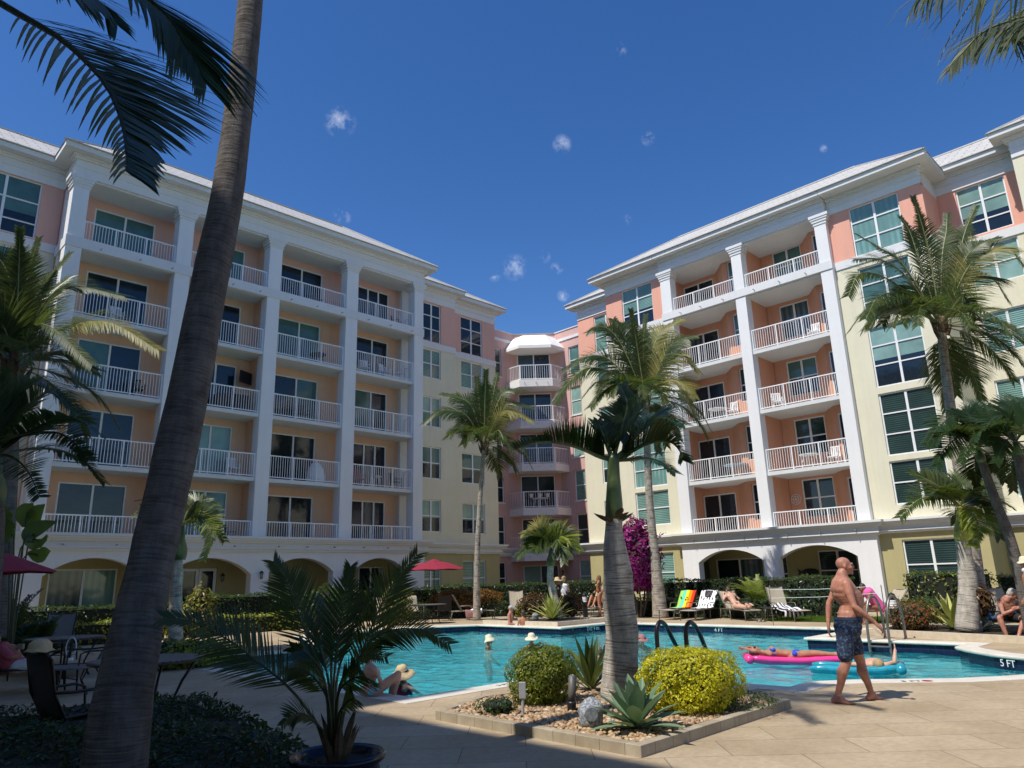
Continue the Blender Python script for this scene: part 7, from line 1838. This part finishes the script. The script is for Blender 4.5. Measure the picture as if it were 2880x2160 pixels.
# woman in white top, back to us
o,K3,P,l,f=stand('G',662,420,1.66,FH*1+RH*.25,'woman with curly sandy hair in a sleeveless white top, standing behind the far planter','tan',True,arms=dict(wR=(-.12,.2,1.10),wL=(.1,.2,1.08)),D=30)
ax=Vector(K3['nk'])-Vector(K3['pv']);M=basis(l,ax);pvv=Vector(K3['pv'])
garment(o,'white_top',MT['whitefab'],[('b',pvv+ax*u,.165,.135,.11,14,10,M) for u in[k_*.09-.38 for k_ in range(14)]],.014,3);hair(o,K3['hd'],f,(0,0,1),MT['hblond'],1.12)
garment(o,'dark_trousers',MT['blackfab'],[('c',K3['pL'],K3['kL'],.10,.08),('c',K3['pR'],K3['kR'],.10,.08),('c',K3['kL'],K3['aL'],.08,.06),('c',K3['kR'],K3['aR'],.08,.06)],.014,2)
# woman with hat beside her
o,K4,P,l,f=stand('G',606,420,1.60,FH*-.6+RH*.8,'woman in a straw hat half hidden behind the young palm trunk','tan',True,D=30)
ax=Vector(K4['nk'])-Vector(K4['pv']);M=basis(l,ax);pvv=Vector(K4['pv'])
garment(o,'dark_dress',MT['blackfab'],[('b',pvv+ax*u,.165,.135,.11,14,10,M) for u in[k_*.09-.9 for k_ in range(20)]],.014,3);hat(o,Vector(K4['hd'])+Vector((0,0,.05)),(0,0,1),MT['straw'],.2)
# reclining legs on the lounger behind
l2=L_2;M2=Matrix.Translation(l2.location)@Matrix.Rotation(l2.rotation_euler[2],4,'Z');W2_=lambda x,y,z:M2@Vector((x,y,z))
K5=dict(hd=W2_(.72,0,1.02),fc=(W2_(-1,0,.3)-W2_(0,0,0)),nk=W2_(.66,0,.88),pv=W2_(.3,0,.50),fr=(W2_(-1,0,0)-W2_(0,0,0))+Vector((0,0,.8)),sL=W2_(.62,-.17,.84),sR=W2_(.62,.17,.84),eL=W2_(.45,-.24,.62),eR=W2_(.45,.24,.62),wL=W2_(.2,-.2,.5),wR=W2_(.2,.2,.5),
 pL=W2_(.25,-.09,.48),pR=W2_(.25,.09,.48),kL=W2_(-.2,-.1,.78),kR=W2_(-.15,.14,.82),aL=W2_(-.55,-.1,.46),aR=W2_(-.5,.14,.46),hL=W2_(-.5,-.1,.40),hR=W2_(-.45,.14,.40),t_L=W2_(-.75,-.1,.44),t_R=W2_(-.7,.14,.44))
o=person('person reclining with bent knees on the lounger left of the bikini-clad woman',K5,'tan',(l2.location.x,l2.location.y,.35),.014,.95,4);garment(o,'swim_shorts',MT['blackfab'],[('c',K5['pL'],Vector(K5['pL']).lerp(K5['kL'],.5),.1,.095),('c',K5['pR'],Vector(K5['pR']).lerp(K5['kR'],.5),.1,.095),('b',K5['pv'],.16,.14,.12)],.014,2);hair(o,K5['hd'],K5['fc'],(0,0,1),MT['hgrey'])
# sunbather lying face down
l3=L_p;M3=Matrix.Translation(l3.location)@Matrix.Rotation(l3.rotation_euler[2],4,'Z');W3_=lambda x,y,z:M3@Vector((x,y,z));X3=(W3_(1,0,0)-W3_(0,0,0))
A=R(52);bx,bz=.35,.37;BK=lambda s,y,o:W3_(bx+.74*s*math.cos(A)-math.sin(A)*o,y,bz+.74*s*math.sin(A)+math.cos(A)*o)
K6=dict(hd=BK(.95,0,.12),fc=(BK(1,0,0)-BK(1,0,.3)),hu=(BK(1,0,0)-BK(0,0,0)),nk=BK(.75,0,.12),pv=W3_(.18,0,.50),fr=(BK(1,0,0)-BK(1,0,.3)),sL=BK(.66,-.17,.11),sR=BK(.66,.17,.11),eL=BK(.45,-.30,.08),eR=BK(.45,.30,.08),wL=BK(.8,-.2,.06),wR=BK(.8,.2,.06),
 pL=W3_(.12,-.085,.47),pR=W3_(.12,.085,.47),kL=W3_(-.28,-.09,.44),kR=W3_(-.28,.09,.44),aL=W3_(-.66,-.08,.44),aR=W3_(-.66,.08,.44),hL=W3_(-.66,-.08,.52),hR=W3_(-.66,.08,.52),t_L=W3_(-.9,-.08,.42),t_R=W3_(-.9,.08,.42))
o=person('dark-haired woman lying face down on a lounger in a thin black bikini',K6,'fair',(l3.location.x,l3.location.y,.37),.014,.95,4,female=True);hair(o,K6['hd'],K6['fc'],K6['hu'],MT['hdark'],1.0)
garment(o,'bikini_bottom',MT['blackfab'],[('c',W3_(.2,-.14,.56),W3_(.2,.14,.56),.014,.014),('c',W3_(.2,0,.60),W3_(.08,0,.57),.012,.012)],.008,1)
garment(o,'bikini_strap',MT['blackfab'],[('c',BK(.5,-.14,.20),BK(.5,.14,.20),.009,.009)],.008,1)
# person wrapped in a pink towel, sitting bent forward
q=gp('H',965,540);f=(-RH).normalized();l=Vector((0,0,1)).cross(f)
Pk=lambda a,b,c_:Vector((q.x,q.y,0))+RH*.42+l*a+f*b+Vector((0,0,c_))
K7=dict(hd=Pk(0,.30,1.06),fc=(f-Vector((0,0,.6))),nk=Pk(0,.20,.96),pv=Pk(0,-.12,.48),fr=f,sL=Pk(.17,.16,.92),sR=Pk(-.17,.16,.92),eL=Pk(.22,.3,.66),eR=Pk(-.22,.3,.66),wL=Pk(.08,.42,.55),wR=Pk(-.08,.42,.55),
 pL=Pk(.1,-.08,.46),pR=Pk(-.1,-.08,.46),kL=Pk(.12,.34,.50),kR=Pk(-.12,.32,.50),aL=Pk(.12,.38,.09),aR=Pk(-.12,.34,.09),hL=Pk(.12,.32,0),hR=Pk(-.12,.28,0),t_L=Pk(.13,.56,0),t_R=Pk(-.13,.52,0))
o=person('dark-haired person sitting bent forward under a bright pink towel behind the walking man',K7,'brown',(q.x,q.y,0),.014,.9,4);hair(o,K7['hd'],K7['fc'],(f*.4+Vector((0,0,1))),MT['hdark'])
ax=Vector(K7['nk'])-Vector(K7['pv']);M=basis(l,ax)
garment(o,'pink_towel_wrap',MT['pinkt'],[('b',Vector(K7['pv'])+ax*u-f*.03,.215,.165,.13,14,10,M) for u in[k_*.08 for k_ in range(13)]]+[('c',Pk(.12,-.2,.42),Pk(-.12,-.2,.42),.09,.09)],.014,4)
# white-haired man seated at right
q=gp('J',1530,1515);Jp=lambda x,y,d=0:pv('J',x,y,(q.x,q.y,0),d)
f=(-FH+RH*.25).normalized();l=Vector((0,0,1)).cross(f)
K8=dict(hd=Jp(1525,960,.25),fc=(f*.6+RH*.6-Vector((0,0,.75))),nk=Jp(1450,1010,.35),pv=Jp(1470,1210,.62),fr=f,sR=Jp(1375,1040,.42),sL=Jp(1560,1040,.42),eR=Jp(1420,1190,.15),wR=Jp(1560,1130,.02),eL=Jp(1640,1180,.3),wL=Jp(1600,1105,.05),
 pR=Jp(1420,1215,.55),pL=Jp(1540,1225,.55),kR=Jp(1375,1235,.15),kL=Jp(1660,1250,.10),aR=Jp(1462,1470,.05),aL=Jp(1592,1470,.02),hR=Jp(1462,1500,.10),hL=Jp(1592,1500,.08),fR=RH,fL=-RH)
for s_ in'RL':
    h=K8['h'+s_];K8['h'+s_]=Vector((h.x,h.y,0));K8['a'+s_]=Vector((h.x,h.y,.09))-FH*.03;K8['t_'+s_]=Vector((h.x,h.y,0))-FH*.25
o=person('white-haired sunburnt man sitting hunched on a lounger at the right, looking at his hands',K8,'red_',(q.x,q.y,0),.012,1.0,4,belly=.03);hair(o,K8['hd'],K8['fc'],(0,0,1),MT['hgrey'],.99)
garment(o,'swim_shorts',MT['blackfab'],[('c',K8['pR'],Vector(K8['pR']).lerp(Vector(K8['kR']),.62),.11,.095),('c',K8['pL'],Vector(K8['pL']).lerp(Vector(K8['kL']),.62),.11,.095),('b',K8['pv'],.18,.16,.12)],.013,3)
# standing person cut by the right edge
q9=gp('J',1700,1540);q9=Vector((q9.x,q9.y,0))
o,K9,P,l,f=stand('J',1880,1530,1.76,RH*-.2+FH*.2,'person in a tan hat and patterned swim trunks standing at the right edge','tan',False,arms=dict(eL=(.25,.0,1.12),wL=(.22,.12,.90)))
ax=Vector(K9['nk'])-Vector(K9['pv']);M=basis(l,ax)
garment(o,'swim_trunks',plain('grey_pattern_fabric',(.16,.17,.20),.8,var=.5,scale=25),[('b',Vector(K9['pv']),.175,.15,.12,14,10,M),('c',K9['pL'],Vector(K9['pL']).lerp(Vector(K9['kL']),.7),.12,.10),('c',K9['pR'],Vector(K9['pR']).lerp(Vector(K9['kR']),.7),.12,.10)],.013,3)
hat(o,Vector(K9['hd'])+Vector((0,0,.05)),(0,0,1),MT['strawp'],.15);garment(o,'neck_scarf',stripes('blue_check_cloth',[(0,(.8,.82,.86)),(.8,(.1,.2,.5))],'Z',8),[('b',Vector(K9['nk'])+Vector((0,0,.02)),.13,.12,.08),('b',Vector(K9['hd'])-f*.07-Vector((0,0,.05)),.085,.06,.09)],.012,3)
# couple in the water at the far wall
def wader(c,x,y,h,face,label,sk,female,ar=None,s=1.0,zw=WZ,top=None,crop=1.0,hd_off=(0,0),nolegs=True):
    """figure standing in the pool; x,y = where the body meets the water, h = head height over the water"""
    p=gp(c,x,y,zw);f=Vector(face).normalized();l=Vector((0,0,1)).cross(f);U=Vector((0,0,1))
    P=lambda a,b,z:Vector((p.x,p.y,zw))+l*a*s+f*b*s+U*(h+(z-1.62)*s)
    K=dict(hd=P(hd_off[0],.03+hd_off[1],1.62),fc=f,nk=P(0,0,1.46),pv=P(0,-.02,.95),fr=f,sL=P(.17,0,1.40),sR=P(-.17,0,1.40),eL=P(.23,.04,1.12),eR=P(-.23,.04,1.12),wL=P(.12,.22,1.0),wR=P(-.12,.22,1.0))
    K.update(dict(pL=P(.09,0,.9),pR=P(-.09,0,.9),kL=P(.10,.03,.55),kR=P(-.1,.03,.55)))
    if ar:K.update({a:P(*b) for a,b in ar.items()})
    o=person(label,K,sk,(p.x,p.y,zw),.013,.95 if female else 1.02,4,s,female);return o,K,P,l,f
o,K,P,l,f=wader('G',240,600,.80,RH*.9-FH*.3,'man in a grey cap standing waist-deep at the far pool wall, facing a woman','red_',False,ar=dict(wL=(.1,.35,1.15),wR=(-.1,.3,1.05)))
garment(o,'grey_cap',MT['hgrey'],[('b',Vector(K['hd'])+Vector((0,0,.05))-f*.01,.088,.10,.07),('c',Vector(K['hd'])+f*.08+Vector((0,0,.04))-l*.04,Vector(K['hd'])+f*.14+Vector((0,0,.025))+l*.02,.02,.014)],.01,2)
o,K,P,l,f=wader('G',340,605,.64,FH*.9+RH*-.35,'woman with dark tied-up hair in the water, bare back, beside the man in the cap','tan',True,ar=dict(eR=(-.30,.0,1.10),wR=(-.33,.12,.98)),s=.96);hair(o,K['hd'],f,(0,0,1),MT['hdark'],1.0)
garment(o,'bikini_strap',MT['gold'],[('c',P(.13,-.10,1.2),P(-.13,-.10,1.2),.010,.010)],.008,1)
o,K,P,l,f=wader('G',65,712,.17,RH*.95-FH*.15,'swimmer in a pale bucket hat, head just above the water, left of centre','tan',True);hat(o,Vector(K['hd'])+Vector((0,0,.035))-f*.01,Vector((0,0,1))-f*.25,MT['strawp'],.165,.12,droop=.07,name='bucket_hat');hair(o,K['hd'],f,(0,0,1),MT['hdark'],.98)
o,K,P,l,f=wader('G',400,715,.20,FH*.9+RH*.3,'swimmer in a cream straw hat seen from behind, just left of the centre planter bush','tan',True);hat(o,Vector(K['hd'])+Vector((0,0,.045)),Vector((0,0,1))-f*.2,MT['strawp'],.19,.12,name='straw_hat')
o,K,P,l,f=wader('G',1262,712,.16,-FH*1+RH*-.1,'swimmer in a wide dark hat and sunglasses, just right of the centre trunk','fair',True);hat(o,Vector(K['hd'])+Vector((0,0,.04)),Vector((0,0,1))+f*.15,plain('dusky_pink_hat',(.35,.15,.15),.8,var=.2),.19,.11,band=MT['blackfab'],name='sun_hat')
mb=MB()
for k in(-1,1): mb.ball(Vector(K['hd'])+l*.032*k+f*.088+Vector((0,0,.008)),.026,.012,.018,10,6)
mb.build('sunglasses',MT['lens'],o)
o,K,P,l,f=wader('G',1245,585,.16,-FH*.3+RH*1,'swimmer resting against the far pool wall right behind the centre trunk','red_',False,ar=dict(eL=(.28,.1,1.35),wL=(.2,.38,1.36),eR=(-.28,.1,1.3),wR=(-.2,.3,1.3)))
hair(o,K['hd'],f,(0,0,1),MT['hgrey']);
o,K,P,l,f=wader('G',925,795,.12,FH*.5-RH*.4,'swimmer partly hidden between the strap-leaved plant and the centre trunk','tan',False,ar=dict(eR=(-.3,.0,1.3)));hair(o,K['hd'],f,(0,0,1),MT['hbrown'])
# woman sitting on the near coping, feet in the water, behind the potted palm
q=gp('F',940,1100);q=Vector((q.x,q.y,0));F_=lambda x,y,d=0:pv('F',x,y,q,d)
f=(RH*.9+FH*.35).normalized();l=Vector((0,0,1)).cross(f)
K=dict(hd=F_(950,770,.05),fc=f,nk=F_(940,860,.0),pv=F_(930,1060,.05),fr=f,sR=F_(985,895,-.12),sL=F_(915,890,.18),eR=F_(1015,965,-.18),wR=F_(1035,1000,-.05),eL=F_(905,990,.25),wL=F_(960,1040,.3),
 pR=F_(985,1065,-.06),pL=F_(975,1060,.16),kR=F_(1160,930,-.05),kL=F_(1130,960,.2),aR=F_(1130,1085,.06),aL=F_(1100,1085,.28))
o=person('woman in a pale blue bikini sitting on the pool edge with one knee up',K,'fair',q,.011,.95,4,.92,True);hair(o,K['hd'],f,(0,0,1),MT['hbrown'],1,.1)
garment(o,'bikini_bottom',MT['ltblue'],[('c',F_(945,1075,-.10),F_(1000,1040,-.14),.045,.03),('b',Vector(K['pv'])-Vector((0,0,.02)),.125,.12,.07)],.010,2)
garment(o,'bikini_top',MT['ltblue'],[('c',F_(1000,925,-.05),F_(905,930,.05),.03,.03),('b',F_(995,930,.02),.06,.055,.055)],.010,2)
# woman in the water beside her with a wide straw hat
w_=gp('F',1210,1085,WZ);Fw=lambda x,y,d=0:pv('F',x,y,w_,d);f=(RH*.6+FH*.5).normalized()
K=dict(hd=Fw(1190,935,.0),fc=f,nk=Fw(1200,995,0),pv=Fw(1200,1130,0),fr=f,sR=Fw(1215,1015,-.15),sL=Fw(1180,1010,.16),eR=Fw(1265,1045,-.15),wR=Fw(1310,1070,.05),eL=Fw(1200,1060,.3),wL=Fw(1240,1080,.3))
o=person('woman in a wine red swimsuit and big straw hat, in the water by the coping',K,'fair',w_,.011,.9,4,.95,True)
hat(o,Vector(K['hd'])+Vector((0,0,.045)),Vector((0,0,1))-f*.35+RH*.15,MT['straw'],.22,.12,band=MT['blackfab'],name='straw_hat',droop=.06);hair(o,K['hd'],f,(0,0,1),MT['hdark'],.98)
ax=Vector(K['nk'])-Vector(K['pv']);M=basis(RH,ax);garment(o,'swimsuit',MT['magenta'],[('b',Vector(K['pv'])+ax*u,.16,.13,.11,14,10,M) for u in[.08+k_*.07 for k_ in range(9)]],.012,2)
# pink float with a woman
a_=gp('H',70,850,WZ);b_=gp('H',800,845,WZ);t=(b_-a_).normalized();t=(b_-a_);LL=min(t.length,1.95);t.normalize();c_=a_+t*.95;nrm=Vector((-t.y,t.x,0))
MT['pinkv']=plain('pink_vinyl',(.90,.06,.28),.18,var=.08);MT['bluev']=plain('blue_vinyl',(.03,.30,.40),.15,var=.25)
def lilo(name,label,a,t,n_,L,W,mat,z=WZ):
    o=thing(name,label,'pool float',(a.x,a.y,z));mb=MB()
    for i in range(6):
        y=(i-2.5)*W/6;mb.tube([a+n_*y+t*s*L+Vector((0,0,z-a.z+.05+.05*max(0,1-s*5)+ (.05 if i in(0,5) else 0)+.012*math.sin(s*9))) for s in [k/10 for k in range(11)]],[W/12*(1 if 0<k<10 else .6) for k in range(11)],10)
    ob=mb.build('air_mattress',mat,o,smooth=True)
    mb=MB();mb.tube([a-n_*W/2+Vector((0,0,z-a.z+.12)),a+n_*W/2+Vector((0,0,z-a.z+.12))],.085,12);mb.build('pillow',mat,o,smooth=True);return o
lilo('pool_float','bright pink inflatable mattress floating behind the golden bush',a_,t,nrm,1.9,.72,MT['pinkv'])
H_=lambda x,y,d=0:pv('H',x,y,a_+t*.6,d)
Z=Vector((0,0,1));B=lambda s,y,z:Vector((a_.x,a_.y,WZ))+t*s+nrm*y+Z*z
K=dict(hd=B(.16,0,.24),fc=(Z+t*.25),hu=-t,nk=B(.34,0,.20),pv=B(.86,0,.18),fr=Z,sL=B(.38,.16,.20),sR=B(.38,-.16,.20),eR=B(.12,-.32,.28),wR=B(-.06,-.10,.32),eL=B(.10,.30,.30),wL=B(-.05,.08,.30),
 pL=B(.92,.085,.17),pR=B(.92,-.085,.17),kL=B(1.32,.08,.20),kR=B(1.32,-.08,.20),aL=B(1.72,.07,.17),aR=B(1.72,-.07,.17),hL=B(1.78,.07,.12),hR=B(1.78,-.07,.12),t_L=B(1.84,.08,.34),t_R=B(1.84,-.08,.34))
o=person('woman in a royal blue bikini lying on the pink float, arms behind her head',K,'tan',(a_.x,a_.y,WZ),.011,.9,4,.97,True)
hair(o,K['hd'],K['fc'],K['hu'],MT['hdark'],.98)
garment(o,'bikini_top',MT['royal'],[('b',B(.50,.07*k,.275),.062,.066,.052) for k in(-1,1)]+[('c',B(.52,-.15,.2),B(.52,.15,.2),.02,.02)],.010,2)
garment(o,'bikini_bottom',MT['royal'],[('c',B(.92,-.13,.20),B(.92,.13,.20),.055,.055),('b',B(.98,0,.22),.07,.08,.06)],.010,2)
mb=MB()
for k in(-1,1): mb.ball(Vector(K['hd'])+nrm*.032*k+Z*.088-t*.005,.026,.024,.014,10,6)
mb.build('sunglasses',MT['lens'],o)
# blue float, swimmer seen from the head
a2=gp('H',1240,935,WZ);t2=(gp('H',900,935,WZ)-a2).normalized();t2=(-RH*.9+FH*.42).normalized();n2=Vector((-t2.y,t2.x,0));n2=n2 if n2.dot(FH)>0 else -n2
lilo('pool_float','shiny blue inflatable mattress beside the walking man',a2+RH*.05,t2,n2,1.5,.72,MT['bluev'])
B=lambda s,y,z:Vector((a2.x,a2.y,WZ))+t2*s+n2*y+Z*z
K=dict(hd=B(0.32,-.18,.20),fc=(Z*.8+FH*.6),hu=(-FH+Z*.3),nk=B(0.36,-.02,.16),pv=B(0.50,.42,.10),fr=Z,sL=B(0.18,.06,.15),sR=B(0.58,.04,.15),eL=B(0.04,-.06,.22),wL=B(0.00,.02,.42),fL=Z,eR=B(0.82,.0,.16),wR=B(1.00,-.10,.10),
 pL=B(0.42,.5,.10),pR=B(0.58,.5,.10),kL=B(0.40,.9,.10),kR=B(0.62,.9,.08),aL=B(0.38,1.25,.02),aR=B(0.65,1.25,.0))
o=person('swimmer with streaked blond hair lying back on the blue float, one hand raised',K,'fair',(a2.x,a2.y,WZ),.012,.95,4);hair(o,K['hd'],K['fc'],K['hu'],MT['hblond'],1.05)
q=gp('H',1315,960,WZ);o=thing('person','swimmer almost under water by the near pool edge, only a pink foot showing','person',q)
mb=MB();u=Vector((q.x,q.y,WZ));foot(mb,u+Vector((0,0,-.05))+FH*.1,u+FH*.09+Vector((0,0,-.08)),u-RH*.06+Vector((0,0,.08))-FH*.08,1);cap(mb,u+FH*.12-Z*.05,u+FH*.5-Z*.35,.04,.055);remesh(mb,'body',MT['fair'],o,.009,2)
# person in the pink shirt at the far left
l4=G1;M4=Matrix.Translation(l4.location)@Matrix.Rotation(l4.rotation_euler[2],4,'Z')
q=gp('E',120,1075);q=Vector((q.x,q.y,0));E_=lambda x,y,d=0:pv('E',x,y,q,d)
K=dict(hd=E_(-40,650,.1),fc=(RH*.8-FH*.1+Z*.3),nk=E_(-20,730,.1),pv=E_(110,860,.1),fr=(RH*.3+Z*.9),sR=E_(20,745,-.08),sL=E_(0,735,.28),eR=E_(90,800,-.12),wR=E_(190,770,.0),eL=E_(80,790,.3),wL=E_(185,765,.25),
 pR=E_(140,870,.02),pL=E_(140,865,.2),kR=E_(300,840,.0),kL=E_(300,835,.22),aR=E_(430,900,.05),aL=E_(430,895,.2),hR=E_(440,905,.05),hL=E_(440,900,.2),t_R=E_(470,840,.05),t_L=E_(470,835,.2))
o=person('person in a rose pink shirt and white shorts reclining at the left edge',K,'tan',q,.013,1.1,4,belly=.05)
ax=Vector(K['nk'])-Vector(K['pv']);M=basis(Vector(K['sR'])-Vector(K['sL']),ax)
garment(o,'pink_shirt',MT['coralshirt'],[('b',Vector(K['pv'])+ax*u,.195,.175,.12,14,10,M) for u in[.08+k_*.07 for k_ in range(12)]]+[('c',K['sR'],Vector(K['sR']).lerp(Vector(K['eR']),.8),.08,.07),('c',K['sL'],Vector(K['sL']).lerp(Vector(K['eL']),.8),.08,.07)],.014,4)
garment(o,'white_shorts',MT['whitefab'],[('c',K['pR'],Vector(K['pR']).lerp(Vector(K['kR']),.6),.11,.095),('c',K['pL'],Vector(K['pL']).lerp(Vector(K['kL']),.6),.11,.095),('b',K['pv'],.17,.15,.12)],.014,3)
hair(o,K['hd'],K['fc'],Z,MT['hgrey'])
q=E_(160,715,.1);mb=MB();mb.obox(q,RH,FH,Z,.055,.03,.045);bg_=mb.build('drink_cooler',plain('khaki_cloth',(.3,.27,.2),.9,var=.1),None,bevel=.012);bg_.location=(0,0,0);tag(bg_,'small khaki pouch held by the reclining person at the left edge','pouch')
# hat on the chair
q=at('E',310,722,9.2);o=thing('straw_hat','straw hat with a wide brim on the back of the dark chair at left','hat',q);hat(o,q,Z,MT['straw'],.135,.085,name='crown',band=None,top=.06)
# ================================================================ LIGHT
EL=R(57);AZ=(-.993,.12)
sun=bpy.data.lights.new('sun','SUN');so=bpy.data.objects.new('sun',sun);col.objects.link(so)
sun.energy=3.9;sun.angle=R(.53);sun.color=(1,.95,.87)
d=Vector((AZ[0]*math.cos(EL),AZ[1]*math.cos(EL),math.sin(EL)))
so.rotation_euler=d.to_track_quat('Z','Y').to_euler();so.location=(0,0,60)
w=bpy.data.worlds.new('World');scene.world=w;w.use_nodes=True;nt=w.node_tree
bg=nt.nodes['Background'];sk=nt.nodes.new('ShaderNodeTexSky');sk.sky_type='NISHITA';sk.sun_disc=False
sk.sun_elevation=EL;sk.sun_rotation=math.atan2(AZ[0],AZ[1]);sk.air_density=1.0;sk.dust_density=.3;sk.ozone_density=3.0;sk.altitude=0
# small fair-weather cloud puffs
tc=nt.nodes.new('ShaderNodeTexCoord').outputs['Generated']
nz=N(nt,'ShaderNodeTexNoise',Scale=48,Detail=8,Roughness=.68);nt.links.new(tc,nz.inputs['Vector'])
mask=None
for px,py,r in [(734,262,.022),(1214,312,.014),(1340,106,.010),(1113,578,.020),(1203,580,.010),(740,465,.014),(1400,300,.010),(1175,555,.010),(1217,638,.010),(1068,595,.010),(1780,320,.006),(1355,475,.008)]:
    v=ray('v',px,py).normalized()
    dn=nt.nodes.new('ShaderNodeVectorMath');dn.operation='DISTANCE';nt.links.new(tc,dn.inputs[0]);dn.inputs[1].default_value=v
    mr=nt.nodes.new('ShaderNodeMapRange');mr.inputs['From Min'].default_value=r;mr.inputs['From Max'].default_value=0;nt.links.new(dn.outputs['Value'],mr.inputs['Value'])
    if mask is None: mask=mr.outputs[0]
    else:
        mm=nt.nodes.new('ShaderNodeMath');mm.operation='MAXIMUM';nt.links.new(mask,mm.inputs[0]);nt.links.new(mr.outputs[0],mm.inputs[1]);mask=mm.outputs[0]
a=nt.nodes.new('ShaderNodeMath');a.operation='MULTIPLY';nt.links.new(mask,a.inputs[0]);nt.links.new(ramp(nt,nz.outputs['Fac'],[(.46,(0,0,0)),(.74,(1,1,1))]),a.inputs[1])
cr=ramp(nt,a.outputs[0],[(0,(0,0,0)),(.6,(.30,.30,.30))])
g=nt.nodes.new('ShaderNodeMath');g.operation='GREATER_THAN';nt.links.new(mask,g.inputs[0]);g.inputs[1].default_value=.001
f_=nt.nodes.new('ShaderNodeMath');f_.operation='MULTIPLY';nt.links.new(cr,f_.inputs[0]);nt.links.new(g.outputs[0],f_.inputs[1])
hs=nt.nodes.new('ShaderNodeHueSaturation');hs.inputs['Saturation'].default_value=1.29;hs.inputs['Hue'].default_value=.510;nt.links.new(sk.outputs[0],hs.inputs['Color'])
x=mixc(nt,hs.outputs[0],(9,9.4,10),f_.outputs[0])
nt.links.new(x,bg.inputs['Color']);bg.inputs['Strength'].default_value=.112
scene.view_settings.view_transform='Standard';scene.view_settings.look='None';scene.view_settings.gamma=1;scene.view_settings.exposure=.35
scene.cycles.max_bounces=8;scene.cycles.transparent_max_bounces=12
